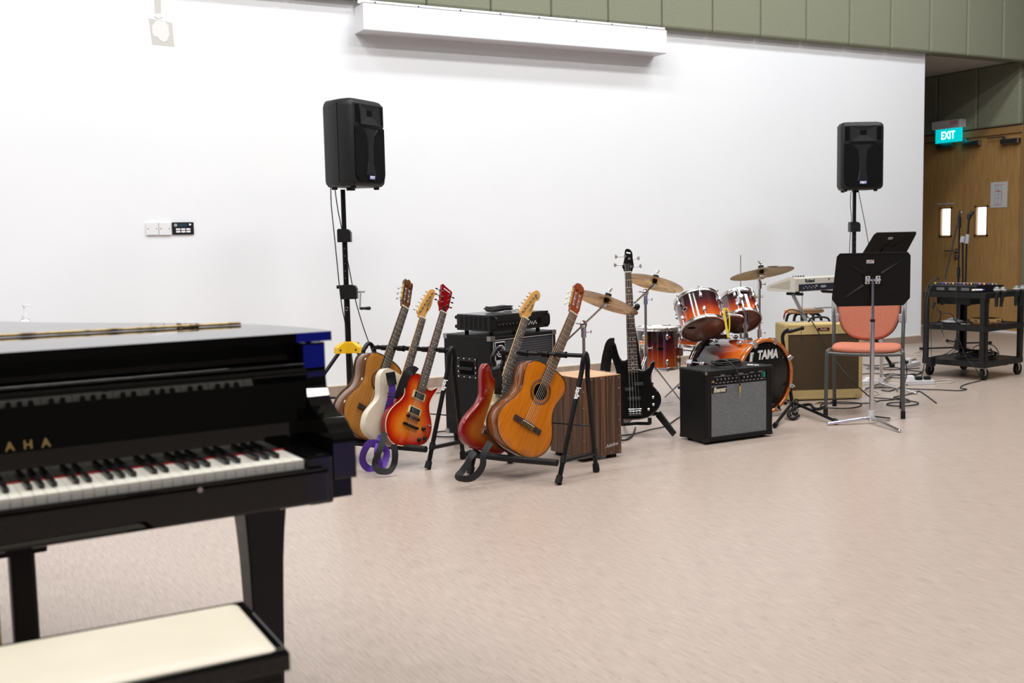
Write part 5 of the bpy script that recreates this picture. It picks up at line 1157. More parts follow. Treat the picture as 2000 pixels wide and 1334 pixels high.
pL = pt(1140, 660, 6.45); zL = pt(1140, 634, 6.44).z; cstand('chrome boom stand of the left crash cymbal behind the cajon', (pL.x, pL.y), zL, (3.531, 5.365, .871), (.416, .033, .909), boom=.21, rot=155, spread=.22)
obj('pole_sticker', MB().cyl((pD.x, pD.y, .50), (pD.x, pD.y, .56), .0105, n=12), 'gold', bpy.data.objects['cymbal_stand.001'], world=True)
# ---- hi-hat
H = pt(1446.5, 580, 8.3)
hh_ = thing('hi_hat', 'pair of small bronze hi-hat cymbals on a thin rod behind the smaller rack tom', 'cymbal', (H.x, H.y, 0), group='cymbals of the drum kit')
for s_, z in ((1, .012), (-1, -.002)):
    o = obj('plate', MB().lathe([(.178, 0), (.12, s_*.006), (.06, s_*.012), (.045, s_*.022), (.006, s_*.03)], n=48), 'cymbal', hh_); o.location = (0, 0, H.z+z)
zt = pt(1445, 498, 8.3).z
obj('rod', MB().cyl((0, 0, .3), (0, 0, zt), .0035, n=8), 'gchrome', hh_); obj('tube', MB().cyl((0, 0, .03), (0, 0, H.z-.05), .012, n=12), 'gchrome', hh_)
obj('clutch', MB().cyl((0, 0, H.z+.03), (0, 0, H.z+.08), .012, n=10).cyl((0, 0, H.z-.05), (0, 0, H.z-.02), .016, n=10).cyl((0, 0, H.z+.06), (.03, 0, H.z+.065), .004, n=8), 'blkp', hh_)
for k in range(3):
    a = R(40+120*k); obj('leg', MB().tube([(0, 0, .32), (.25*math.cos(a), .25*math.sin(a), .012)], .006, n=8), 'gchrome', hh_)
obj('footboard', MB().box((-.04, .02, .01), (.04, .30, .02), c=.003), 'gchrome', hh_)

# ================================================================ RIGHT SIDE: chair, music stands, keyboard, stool, guitar stand, cart
# ---- chair facing the camera (local: front is -y, right is +x)
cw = math.atan2(4.855-5.235, 5.497-5.179); ch = thing('stacking_chair', 'salmon upholstered chair with grey tube frame behind the near music stand', 'chair', (5.45, 5.15, 0), cw)
CM = ch.matrix_basis = Matrix.Translation((5.44, 5.13, 0)) @ Matrix.Rotation(cw, 4, 'Z')
hwd, fy, by_ = .245, -.115, .25          # half width, front leg y, back leg y
for s_ in (-1, 1):
    q = MB(); q.tube(spline([(s_*hwd, fy-.015, .03), (s_*(hwd-.003), fy-.008, .25), (s_*(hwd-.006), fy, .415), (s_*(hwd-.012), fy+.03, .437), (s_*(hwd-.016), .10, .428)], 5), .0125, n=10); l_ = obj('leg', q, 'frame', ch)
    obj('foot_cap', MB().cyl((s_*hwd, fy-.016, 0), (s_*hwd, fy-.015, .05), .0155, n=12), 'blkr', l_)
    q = MB(); q.tube(spline([(s_*(hwd-.02), by_+.05, .02), (s_*(hwd-.02), by_+.01, .25), (s_*(hwd-.018), by_-.02, .45), (s_*(hwd-.016), by_+.02, .62), (s_*(hwd-.014), by_+.065, .80)], 5), .0125, n=10); l_ = obj('leg', q, 'frame', ch)
    obj('foot_cap', MB().cyl((s_*(hwd-.02), by_+.052, 0), (s_*(hwd-.02), by_+.048, .05), .0155, n=12), 'blkr', l_)
    obj('back_bracket', MB().cyl((s_*(hwd-.016), by_+.025, .60), (s_*(hwd-.014), by_+.068, .80), .019, n=12).box((s_*(hwd-.05), by_+.02, .60), (s_*(hwd-.012), by_+.04, .66), c=.008), 'grey', ch)
q = MB(); q.tube(spline([(-hwd+.01, fy, .423), (-.12, fy-.012, .418), (.12, fy-.012, .418), (hwd-.01, fy, .423)], 5), .0115, n=10); q.tube([(-hwd+.02, by_-.03, .42), (hwd-.02, by_-.03, .42)], .0115, n=10); obj('seat_rail', q, 'frame', ch)
secs = []
for z, i_ in ((.432, .02), (.437, .006), (.450, 0), (.464, .008), (.472, .03), (.475, .06)):
    ring = []
    for k in range(32):
        a = 2*PI*k/32; cx, sx = math.cos(a), math.sin(a); e_ = .45
        X = (hwd-.022-i_)*math.copysign(abs(cx)**e_, cx); Y = (.21-i_)*math.copysign(abs(sx)**e_, sx)
        ring.append((X, Y+.075, z-.010*(1-(X/hwd)**2)))
    secs.append(ring)
q = MB(); q.loft(secs); obj('seat', q, 'chair', ch)
bo_ = [(-.205, .80), (-.207, .70), (-.195, .62), (-.165, .55), (-.115, .505), (-.05, .486), (0, .483), (.05, .486), (.115, .505), (.165, .55), (.195, .62), (.207, .70), (.205, .80), (.190, .835), (.14, .848), (0, .852), (-.14, .848), (-.190, .835)]
ol = [(p.x, p.y) for p in spline([(a, b, 0) for a, b in bo_], 3, True)]
def backy(x, z): return by_+.01+(z-.5)*.19-.05*(1-(x/.24)**2)+.02
for nm, mm, y0, y1, k_ in (('back_shell', 'blkp', .012, .024, 1.03), ('backrest', 'chair', -.018, .014, 1.0)):
    q = MB(); secs = []
    for y, i_ in ((y1, .004), ((y0+y1)/2, 0), (y0+.004, .004), (y0, .018)):
        pp = inward([(a*k_, (b-.667)*k_+.667) for a, b in ol], i_); secs.append([(a, backy(a, b)+y, b) for a, b in pp])
    q.loft(secs, caps=False)
    for sct, fl_ in ((secs[0], True), (secs[-1], False)):
        pp = [(p[0], p[2]) for p in sct]; vs, fs = face_grid(pp, 0, .035); yy = y1 if fl_ else y0
        q.add([(v[0], backy(v[0], v[1])+yy, v[1]) for v in vs], fs, 0, True)
    obj(nm, q, mm, ch)
# ---- music stands
def music_stand(label, hub, feet, poletop, quad, r_low, stk, group='music stands', nuts=True):
    g = thing('music_stand', label, 'music stand', (hub[0], hub[1], 0), group=group); H = Vector((hub[0], hub[1], .045)); T_ = Vector(poletop)
    for f in feet:
        f = Vector((*f, .012)); d = (f-H); q = MB(); q.tube([H+Vector((0, 0, -.005)), f], [.013, .010], n=10); q.sphere(f, .0105, 8, 6); q.v = [Vector((p.x, p.y, max(p.z, .001))) for p in q.v]; obj('leg', q, 'chrome', g, world=True)
    obj('hub', MB().cyl((H.x, H.y, .02), (H.x, H.y, .085), .020, n=14), 'lgrey', g, world=True)
    obj('outer_tube', MB().cyl((H.x, H.y, .06), (H.x, H.y, r_low), .0145, n=14), 'chrome', g, world=True)
    obj('collar', MB().cyl((H.x, H.y, r_low-.005), (H.x, H.y, r_low+.012), .0155, n=14), 'blkp', g, world=True)
    obj('inner_tube', MB().cyl((H.x, H.y, r_low), T_, .0095, n=12), 'gchrome', g, world=True)
    A, B, Cc, D = [Vector(p) for p in quad]       # TL TR BR BL seen from the back
    X = (B-A).normalized(); Y = ((A+B)/2-(D+Cc)/2); Y = (Y-X*Y.dot(X)).normalized(); Z = X.cross(Y); c0 = (A+B+Cc+D)/4; W2 = ((B-A).length+(Cc-D).length)/4; H2 = ((A-D).length+(B-Cc).length)/4
    Md = face_m(c0, X, Y); q = MB(); q.X = Md; c_ = .035
    outl = [(-W2+.012, -H2*.72), (-W2+.05, -H2), (W2-.05, -H2), (W2-.012, -H2*.72), (W2-.028, H2-.022), (W2-.046, H2), (-W2+.046, H2), (-W2+.028, H2-.022)]
    # pressed sheet: flat field with a raised X and a central box (faces the camera side)
    q.prism(outl, -.0025, 0); q.box((-W2+.05, H2-.004, -.004), (W2-.05, H2, .004))
    obj('desk', q, 'desk', g, world=True)
    q = MB(); q.X = Md; k = .055
    for sx in (-1, 1):
        for sy in (-1, 1):
            tx, ty = sx*(W2-.075), sy*(H2-.045); ax, ay = sx*k*1.08, sy*k*.5; bx, by2 = sx*k*.9, sy*k*.86
            q.add([(tx, ty, 0), (ax, ay, 0), (bx, by2, 0), ((ax+bx)/2, (ay+by2)/2, .011)], [(0, 1, 3), (0, 3, 2), (1, 2, 3), (0, 2, 1)])
    q.box((-k, -k*.75, 0), (k, k*.75, .007), c=.002); q.box((-k*.36, -k*.75, 0), (k*.36, H2*.45, .004), c=.0015)
    obj('pressed_ribs', q, 'desk', g, world=True)
    q = MB(); q.X = Md
    if nuts:
        for sx in (-1, 1):
            h_ = MB(); h_.X = Md; h_.box((sx*.018, -.026, .007), (sx*.047, .024, .0125), c=.002); ho = obj('hinge_plate', h_, 'lgrey', g, world=True)
            h_ = MB(); h_.X = Md
            for sy in (-1, 1): h_.cyl((sx*.033, sy*.016-.001, .0125), (sx*.033, sy*.016-.001, .0145), .005, n=10)
            obj('hinge_screws', h_, 'blkm', ho, world=True)
        h_ = MB(); h_.X = Md; h_.cyl((-.05, 0, .015), (.05, 0, .015), .0045, n=10).cyl((-.016, 0, .015), (.016, 0, .015), .007, n=10); obj('hinge_pin', h_, 'chrome', g, world=True)
    sx0, sy0 = stk; h_ = MB(); h_.X = Md; h_.box((sx0-.024, sy0-.010, 0), (sx0+.024, sy0+.012, .0008)); so_ = obj('label_sticker', h_, 'lgrey', g, world=True)
    h_ = MB(); h_.X = Md; h_.box((sx0-.008, sy0+.004, .0008), (sx0+.007, sy0+.008, .0012)); h_.box((sx0-.022, sy0-.004, .0008), (sx0+.014, sy0+.0, .0012)); obj('sticker_print', h_, 'print', so_, world=True)
    h_ = MB(); h_.X = Md; h_.box((sx0+.010, sy0+.004, .0008), (sx0+.022, sy0+.010, .0012)); obj('sticker_red', h_, 'red', so_, world=True)
    return g
top = Vector((5.20, 4.85, .93)); U1 = math.atan2(4.80-5.032, 5.481-5.043)
X1 = Vector((math.cos(U1), math.sin(U1), 0)); n1_ = Vector((-X1.y, X1.x, 0)); back = -n1_                       # player side is away from the camera
Yd = (Vector((0, 0, 1))*math.cos(R(9))-n1_*math.sin(R(9))).normalized(); cD_ = top+n1_*.012+Yd*(-.006)
qd = [cD_+X1*sx*.262+Yd*sy*.172 for sx, sy in ((-1, 1), (1, 1), (1, -1), (-1, -1))]
music_stand('nearest black music stand on a chrome tripod, in front of the salmon chair', (5.20, 4.85), ((4.928, 4.951), (5.095, 4.528), (5.37, 4.86)), top, qd, .66, (-.02, .115))
hb = Vector((6.43, 5.90, 0)); f2 = [fl(1789, 771), fl(1688, 764), fl(1741, 735)]
RH, FH = Vector((math.cos(_y), -math.sin(_y), 0)), Vector((math.sin(_y), math.cos(_y), 0))
X2 = RH*math.cos(R(27))+FH*math.sin(R(27)); m2 = RH*math.sin(R(27))-FH*math.cos(R(27)); Y2 = Vector((0, 0, 1))*math.cos(R(36))+m2*math.sin(R(36))
A2 = pt(1706, 456, 8.12); c2_ = A2+X2*.24-Y2*.165
q2 = [c2_+X2*sx*.255+Y2*sy*.172 for sx, sy in ((-1, 1), (1, 1), (1, -1), (-1, -1))]; hb = Vector((6.46, 5.93, 0)); ptop = c2_-m2*.02-Y2*.01
music_stand('farther black music stand whose tilted desk shows above the nearest one', (hb.x, hb.y), [(p.x, p.y) for p in f2], ptop, q2, .72, (-.03, .115), nuts=False)
# ---- empty guitar stand
gs = thing('guitar_stand', 'empty black tubular guitar stand between bass drum and chair', 'stand', tuple(fl(1548, 812)))
hb = fl(1548, 808); dpt = (hb-CAMP).dot(FW); h0 = Vector((hb.x, hb.y, .09)); tp_ = lambda z, dx=0, dy=0: Vector((hb.x, hb.y, z))+RT*dx+FW*dy
zt_ = pt(1528, 655, dpt+.05).z
post = [tp_(.05), pt(1541, 745, dpt+.03), pt(1533, 690, dpt+.05), pt(1528.5, 664, dpt+.06), pt(1530, 652, dpt+.05), pt(1539, 644.5, dpt+.03)]
obj('post', MB().tube(spline(post, 5), .0125, n=10), 'blkm', gs, world=True); obj('post_collar', MB().cyl(pt(1541, 748, dpt+.03), pt(1540.6, 738, dpt+.03), .0165, n=12), 'blkp', gs, world=True)
obj('neck_yoke', MB().tube(spline([pt(1538, 646, dpt+.10), pt(1533, 647, dpt+.06), pt(1542, 648, dpt+.02), pt(1553, 645, dpt), pt(1567, 641, dpt-.02)], 4), .0105, n=10).sphere(pt(1567, 641, dpt-.02), .014, 10, 7).sphere(pt(1538, 645, dpt+.10), .014, 10, 7), 'blkr', gs, world=True)
q = MB().tube([pt(1565, 643, dpt-.02), pt(1565, 658, dpt-.02)], .0018, n=6); q.tube(spline([pt(1565, 658, dpt-.02), pt(1562, 667, dpt-.02), pt(1565, 673, dpt-.02), pt(1568, 667, dpt-.02), pt(1565.5, 658, dpt-.02)], 4), .0022, n=6); obj('safety_cord', q, 'cable', gs, world=True)
ends = [fl(1513, 837), fl(1636, 830), fl(1556, 788)]
for e_ in ends:
    e_ = Vector((e_.x, e_.y, .019)); l_ = obj('leg', MB().tube([h0+Vector((0, 0, -.01)), e_], .0105, n=10), 'blkm', gs, world=True); obj('rubber_foot', MB().cyl(e_+(h0-e_).normalized()*.04, e_, .0155, n=12), 'blkr', l_, world=True)
obj('cradle_arm', MB().tube(spline([pt(1543, 812, dpt-.22), pt(1541, 806, dpt-.18), pt(1548, 799, dpt-.10), pt(1562, 793, dpt-.08), pt(1582, 790, dpt-.16), pt(1589, 797, dpt-.22), pt(1598, 799, dpt-.28), pt(1610, 795, dpt-.36)], 4), .0105, n=10), 'blkr', gs, world=True)
obj('cradle_arm', MB().tube(spline([pt(1560, 812, dpt-.20), pt(1548, 818, dpt-.28), pt(1540, 812, dpt-.22), pt(1543, 803, dpt-.16), pt(1552, 798, dpt-.08)], 4), .0105, n=10), 'blkr', gs, world=True)
obj('hub', MB().sphere(pt(1553, 807, dpt-.17), .022, 12, 8, sc_=(1, 1, .8)).cyl(pt(1552, 806, dpt-.06), h0, .014, n=10), 'blkp', gs, world=True)
# ---- electronic keyboard on its stand
K0 = pt(1553, 571, 8.62); kyaw = R(4); KMx = Matrix.Translation(K0) @ Matrix.Rotation(kyaw, 4, 'Z'); KWd = .98
kb = thing('keyboard', 'pearl white stage keyboard seen from the back, above the tweed amplifier', 'keyboard', mw=KMx)
pr = [(0, .004), (0, .112), (.02, .122), (.06, .124), (.30, .052), (.318, .035), (.315, .008), (.29, 0), (.03, 0)]
def ksec(x, k_=1): return [(x, y, z) for y, z in pr]
q = MB(); q.loft([ksec(0), ksec(.04)], smooth=False); obj('end_cheek', q, 'rolandw', kb, bevel=.006)
q = MB(); q.loft([ksec(KWd-.04), ksec(KWd)], smooth=False); obj('end_cheek', q, 'rolandw', kb, bevel=.006)
q = MB(); q.loft([[(x, y+(.004 if y < .01 else 0), z+(0 if z < .06 else -.004)) for x, y, z in ksec(xx)] for xx in (.04, KWd-.04)], smooth=False); obj('case', q, 'rolandw', kb)
obj('cheek_recess_shade', MB().prism([(.055, .02), (.055, .098), (.27, .045), (.285, .03)], -.001, .0005, axis='x'), mat('cheek_shade', (.40, .36, .30), .5), kb)  # flat plate, the shade of a recess put into its darker colour
bp_ = obj('rear_panel', MB().box((.045, -.001, .008), (KWd-.045, .008, .062)), 'rolandd', kb)
text('logo', 'Roland', .040, 'rolandd', face_m((.175, .0035, .088), (1, 0, 0), (0, 0, 1)), kb, bold=.0012, ext=.0015)
q = MB()
for i in range(8): q.lathe([(.002, .003), (.005, .003), (.005, 0)], c=(.10+i*.022, -.001, .040 if i % 2 else .028), ax=(0, -1, 0), n=10)
q.box((.30, -.003, .028), (.36, 0, .045)); q.box((.235, -.002, .04), (.26, 0, .05)); obj('sockets', q, 'grey', bp_)
for x in (.06, .36, KWd-.08): obj('foot', MB().cyl((x, .03, -.012), (x, .03, .001), .018, n=10), 'blkr', kb)
obj('side_screw', MB().cyl((.402, .0035, .095), (.402, -.0005, .095), .006, n=10), 'blkm', kb)
for i in range(5): obj('slider', MB().box((.03+i*.03, .05, .120), (.04+i*.03, .06, .130)), 'blkp', kb)
kz = []
n_w = int((KWd-.09)/.0235)
km = None
for i in range(n_w):
    if km is None: o = obj('white_key', MB().box((0, .20, .05), (.0225, .30, .062)), 'ivory', kb); km = o.data
    else: o = link('white_key', km, [], kb)
    o.location = (.047+i*.0235, 0, 0)
ks = thing('keyboard_stand', 'grey folding keyboard stand under the white keyboard', 'stand', tuple(K0+Vector((.45, .15, 0)))); ks.location.z = 0
def kw(x, y, z): p = KMx @ Vector((x, y, z)); return p
for y_, x0, x1 in ((.07, .05, .55), (.22, .95, .45)):
    a, b_ = kw(x0, y_, -.025), kw(x1, y_, 0); b_.z = .012
    obj('leg', MB().tube([a, b_], .0145, n=10), 'grey', ks, world=True)
for x_ in (.12, .55): a, b_ = kw(x_, .03, -.022), kw(x_, .20, -.022); obj('support_arm', MB().tube([a, b_], .012, n=10), 'blkr', ks, world=True)
a, b_ = pt(1592, 601.5, 8.75), pt(1668, 597, 8.95); obj('brace', MB().tube([a, b_], .009, n=8), 'grey', ks, world=True)
obj('foot_bar', MB().tube([kw(.12, .0, 0)*1+Vector((0, 0, .016-kw(.12, .0, 0).z)), kw(.12, .26, 0)+Vector((0, 0, .016-kw(.12, .26, 0).z))], .014, n=8).tube([kw(.55, -.05, 0)+Vector((0, 0, .016-kw(.55, -.05, 0).z)), kw(.55, .35, 0)+Vector((0, 0, .016-kw(.55, .35, 0).z))], .014, n=8), 'blkr', ks, world=True)
# ---- stool
S0 = pt(1570, 606.5, 9.25); stl = thing('wooden_stool', 'round pale wood stool with black legs behind the tweed amplifier', 'stool', (S0.x, S0.y, 0))
obj('seat', MB().lathe([(0, S0.z+.014), (.150, S0.z+.014), (.168, S0.z+.006), (.170, S0.z-.006), (.160, S0.z-.016), (0, S0.z-.018)], n=36), 'stoolw', stl)
for k in range(4):
    a = R(45+90*k-28); c, s_ = math.cos(a), math.sin(a); obj('leg', MB().tube(spline([(.06*c, .06*s_, S0.z-.025), (.13*c, .13*s_, S0.z-.028), (.165*c, .165*s_, S0.z-.07), (.178*c, .178*s_, S0.z-.2), (.20*c, .20*s_, .0)], 5), .0125, n=8), 'blkm', stl)
obj('foot_ring', MB().tube([(.185*math.cos(R(t)), .185*math.sin(R(t)), .2) for t in range(0, 360, 15)], .007, n=6, closed=True), 'blkm', stl)
obj('swivel', MB().cyl((0, 0, S0.z-.09), (0, 0, S0.z-.015), .03, n=12), 'blkm', stl)

# ================================================================ LOUDSPEAKERS ON STANDS, CART, MIC STANDS, CABLES
def speaker(label, fl_, yaw, z0, W_=.325, D_=.30, H_=.55):
    g = thing('loudspeaker', label, 'loudspeaker', (fl_[0], fl_[1], z0), yaw, group='moulded black loudspeakers')
    # plan outline: rounded front corners, tapering to the back
    def plan(i, k=1.0): # inset i
        w = W_-2*i; pts = []
        for cx, cy, a0, r_ in ((i+.035, i+.03, 180, .035), (W_-i-.035, i+.03, 270, .035)):
            for j in range(5): a = R(a0+j*22.5); pts.append((cx+r_*math.cos(a), cy+.03*math.sin(a)))
        pts += [(W_-i, D_*.42), (W_-.045-i, D_*.93), (W_-.06-i, D_-i), (.06+i, D_-i), (.045+i, D_*.93), (i, D_*.42)]; return pts
    q = MB(); secs = []
    for z, i in ((0, .03), (.006, .014), (.022, .003), (.04, 0), (H_-.05, 0), (H_-.025, .004), (H_-.008, .016), (H_, .035)): secs.append([(x, y, z) for x, y in plan(i)])
    q.loft(secs); obj('shell', q, 'blkp2', g)
    obj('side_seam', MB().prism([(-.001, D_*.425), (-.001, D_*.435), (.02, D_*.435), (.02, D_*.425)], .03, H_-.03), 'dark', g)
    # front: horn mouth, side ports, grille plate with rounded lower corners
    top, gz = H_-.03, H_*.68
    obj('horn_surround', MB().box((.02, -.004, gz+.008), (W_-.02, .012, top), c=.006), 'blkp2', g)
    for xa, xb in ((.028, .066), (W_-.066, W_-.028)): obj('port', MB().box((xa, -.0055, gz+.024), (xb, .0, top-.012), c=.001), 'dark', g)
    q = MB(); xa, xb, za, zb = .076, W_-.076, gz+.018, top-.008; ia, ib_, ja, jb = W_/2-.028, W_/2+.028, (za+zb)/2-.012, (za+zb)/2+.028
    F4 = [(xa, -.006, za), (xb, -.006, za), (xb, -.006, zb), (xa, -.006, zb)]; I4 = [(ia, .055, ja), (ib_, .055, ja), (ib_, .055, jb), (ia, .055, jb)]
    # shallow flare built proud of the shell
    F4 = [(x, -.012, z) for x, _, z in F4]; I4 = [(x, -.0055, z) for x, _, z in I4]
    q.add(F4+I4, [(0, 1, 5, 4), (1, 2, 6, 5), (2, 3, 7, 6), (3, 0, 4, 7)]); obj('horn_flare', q, 'blkp2', g, fix=False)
    obj('horn_rim', MB().tube([(x, -.010, z) for x, _, z in F4], .005, n=6, closed=True), 'blkp2', g)
    obj('horn_throat', MB().box((ia, -.0065, ja), (ib_, -.004, jb)), 'dark', g)
    gp = [(.022, gz), (.022, .085), (.030, .055), (.050, .034), (.085, .024), (W_-.085, .024), (W_-.050, .034), (W_-.030, .055), (W_-.022, .085), (W_-.022, gz)]
    obj('grille', MB().prism(gp, -.007, .01, axis='y'), 'mesh', g, bevel=.003)
    q = MB(); secs = []
    for z, w_ in ((.075, .05), (.16, .032), (.26, .032), (gz-.06, .045), (gz-.01, .095)):
        secs.append([(W_/2-w_, -.0072, z), (W_/2-w_*.75, -.013, z), (W_/2+w_*.75, -.013, z), (W_/2+w_, -.0072, z)])
    q.loft(secs, smooth=False); obj('grille_spine', q, 'blkp', g)
    for x, z in ((.05, .06), (W_-.05, .06), (.05, gz-.03), (W_-.05, gz-.03)): obj('grille_bolt', MB().cyl((x, -.011, z), (x, -.006, z), .009, n=12), 'blkm', g)
    b_ = obj('badge', MB().box((W_/2-.034, -.017, .044), (W_/2+.034, -.009, .072), c=.003), 'blue', g)
    text('logo', 'FBT', .024, 'white', face_m((W_/2, -.0175, .058), (1, 0, 0), (0, 0, 1)), b_, bold=.0012, sx=1.35)
    for x in (.05, W_-.06): obj('foot', MB().box((x-.014, .03, -.016), (x+.014, .06, .004), c=.003), 'blkr', g)
    obj('foot', MB().box((.07, D_-.07, -.016), (.10, D_-.04, .004), c=.003), 'blkr', g)
    obj('pole_cup', MB().cyl((W_/2-.01, .16, -.02), (W_/2-.01, .16, .004), .03, n=14), 'blkp', g)
    obj('rear_handle', MB().box((.08, D_-.005, H_*.45), (W_-.08, D_+.006, H_*.62), c=.004), 'blkp', g)
    return g
def spk_stand(label, x, y, ztop, legs, zy, group='tripod speaker stands', z1=1.35, z2=.95, crank=True, yoke='yellow'):
    g = thing('speaker_stand', label, 'stand', (x, y, 0), group=group)
    obj('lower_pole', MB().cyl((x, y, .12), (x, y, z2+.02), .0205, n=14), 'blkm', g, world=True)
    obj('middle_pole', MB().cyl((x, y, z2), (x, y, z1), .0185, n=14), 'blkm', g, world=True)
    obj('upper_pole', MB().cyl((x, y, z1), (x, y, ztop), .0165, n=14), 'blkm', g, world=True)
    q = MB()
    for i in range(6): q.cyl(Vector((x, y, z1-.09-i*.05))-FW*.0186, Vector((x, y, z1-.09-i*.05))-FW*.0192, .0035, n=8)
    obj('pin_holes', q, 'steel', g, world=True)
    Mh = Matrix.Translation((x, y, 0)) @ Matrix.Rotation(-_y, 4, 'Z')
    def house(z, w0, w1, hh2, nm):
        q = MB(); q.X = Mh; q.prism([(-w0, z-hh2), (w1, z-hh2), (w1, z+hh2*.45), (w1-.012, z+hh2*.85), (w1-.035, z+hh2), (-w0+.006, z+hh2), (-w0, z+hh2-.01)], -.034, .034, axis='y'); return obj(nm, q, 'blkp', g, world=True, bevel=.006)
    house(z1, .044, .046, .045, 'winch_housing'); h_ = house(z2, .038, .075, .048, 'winch_housing')
    q = MB(); q.X = Mh; q.cyl((-.065, 0, z2+.035), (-.035, 0, z2+.035), .012, n=10); obj('locking_knob', q, 'blkr', h_, world=True)
    if crank:
        q = MB(); q.X = Mh; q.cyl((.07, 0, z2+.0), (.125, 0, z2+.0), .007, n=10); q.tube([(.098, -.01, z2+.004), (.094, -.02, z2-.06), (.090, -.02, z2-.115)], .006, n=8); obj('crank', q, 'grey', h_, world=True)
        q = MB(); q.X = Mh; q.lathe([(.006, 0), (.010, .01), (.0085, .03), (.0125, .06), (.0115, .072), (.001, .078)], c=(.088, -.02, z2-.113), ax=(1, 0, 0), n=12); obj('crank_handle', q, 'blkr', h_, world=True)
    q = MB()
    for k, f in enumerate(legs):
        f = Vector((*f, .015)); t = Vector((x, y, zy)); d = (f-t); hd = Vector((d.x, d.y, 0)).normalized(); a = t+hd*.06-Vector((0, 0, .015))
        l_ = obj('leg', MB().tube([a, f], .0135, n=10), 'blkm', g, world=True); obj('rubber_foot', MB().sphere(f+Vector((0, 0, .006)), .021, 10, 7, sc_=(1.3, 1.3, .95)), 'blkr', l_, world=True)
        m_ = a+(f-a)*.60; obj('brace', MB().tube([Vector((x, y, .17))+hd*.03, m_], .0085, n=8), 'blkm', g, world=True)
        w_ = Vector((-hd.y, hd.x, 0))*.026; y1 = t+hd*.015+Vector((0, 0, .035)); y2 = t+hd*.095+Vector((0, 0, .004)); y3 = t+hd*.10-Vector((0, 0, .035)); y4 = t+hd*.01-Vector((0, 0, .035))
        yk = MB(); P_ = [y4, y3, y2, y1+hd*.035, y1-hd*.015]; yk.add([p-w_ for p in P_]+[p+w_ for p in P_], [(0, 1, 2, 3, 4), (9, 8, 7, 6, 5), (1, 2, 7, 6), (2, 3, 8, 7), (3, 4, 9, 8), (0, 4, 9, 5), (0, 1, 6, 5)])
        yo = obj('leg_yoke', yk, yoke, g, world=True); yb = MB()
        for sw in (-1, 1): yb.cyl(t+hd*.075-Vector((0, 0, .012))+w_*sw*1.0, t+hd*.075-Vector((0, 0, .012))+w_*sw*1.12, .006, n=8)
        obj('bolts', yb, 'dark', yo, world=True)
    obj('collar', MB().cyl((x, y, zy-.04), (x, y, zy+.042), .030, n=16), yoke, g, world=True)
    obj('lower_collar', MB().cyl((x, y, .13), (x, y, .20), .029, n=14), 'blkp', g, world=True)
    kd = (RT*.7+FW*.5).normalized(); obj('knob', MB().cyl(Vector((x, y, zy+.02))+kd*.03, Vector((x, y, zy+.02))+kd*.075, .016, n=10), 'blkr', g, world=True)
    obj('ring_pin', MB().tube([Vector((x, y, z2-.115))-FW*.022+RT*(.009*math.cos(R(t_)))+UP*.013*math.sin(R(t_)) for t_ in range(0, 360, 30)], .0016, n=5, closed=True), 'chrome', g, world=True)
    return g
zL1 = pt(674, 460, 7.17).z; zL2 = pt(680, 570, 7.21).z; zY = pt(684, 678, 7.25).z
xl, yl = 2.41, 6.875
spk_stand('tall black speaker stand with yellow leg bracket near the piano', xl, yl, 1.585, ((1.93, 6.80), (2.72, 6.47), (2.62, 7.33)), zY, z1=zL1, z2=zL2)
_a = pt(692, 362, 6.95); speaker('black loudspeaker up on the left stand, turned to the right', (_a.x, _a.y), R(34), 1.600, .375, .28, .575)
xr, yr = 7.175, 6.915; zR1 = pt(1667, 443, 9.43).z
spk_stand('tall black speaker stand behind the music stands at right', xr, yr, 1.585, ((7.527, 6.786), (6.88, 6.66), (7.12, 7.32)), pt(1667, 612, 9.5).z, z1=zR1, z2=pt(1667, 520, 9.45).z, yoke='blkp')
_a = pt(1643, 368, 9.27); speaker('black loudspeaker up on the right stand, turned to the left', (_a.x, _a.y), R(-28), 1.600, .375, .28, .585)
def px_cable(name, label, pts, r=.0042, material='cable', group=None, sub=4):
    """points are (x, y) on the floor or (x, y, depth)"""
    P = [fl(p[0], p[1], r+.0015) if len(p) == 2 else pt(*p) for p in pts]; return cable(name, label, P, r, material, 'cable', group, sub=sub)
px_cable('speaker_cable', 'thin black cable sagging from the left loudspeaker down along its stand', [(646, 365, 7.0), (647, 400, 7.02), (652, 450, 7.05), (658, 510, 7.1), (663, 560, 7.12), (668, 600, 7.15), (674, 630, 7.2), (678, 660, 7.22)], .0035)
px_cable('speaker_cable', 'second thin black cable swinging from left loudspeaker behind the pole', [(654, 368, 7.05), (660, 410, 7.1), (668, 450, 7.25), (683, 530, 7.3), (694, 585, 7.32), (710, 640, 7.35), (728, 690, 7.4), (740, 730, 7.4)], .0035)
px_cable('speaker_cable', 'thin black cable hanging from the right loudspeaker beside the pole', [(1662, 375, 9.3), (1661, 400, 9.35), (1663, 430, 9.38), (1660, 470, 9.38), (1659, 520, 9.4), (1662, 600, 9.42)], .0035)
px_cable('speaker_cable', 'thin black cable slanting from the right loudspeaker to behind the far music stand', [(1677, 375, 9.3), (1683, 405, 9.3), (1690, 440, 9.3), (1697, 480, 9.3), (1710, 560, 9.3), (1722, 640, 9.3)], .0035)
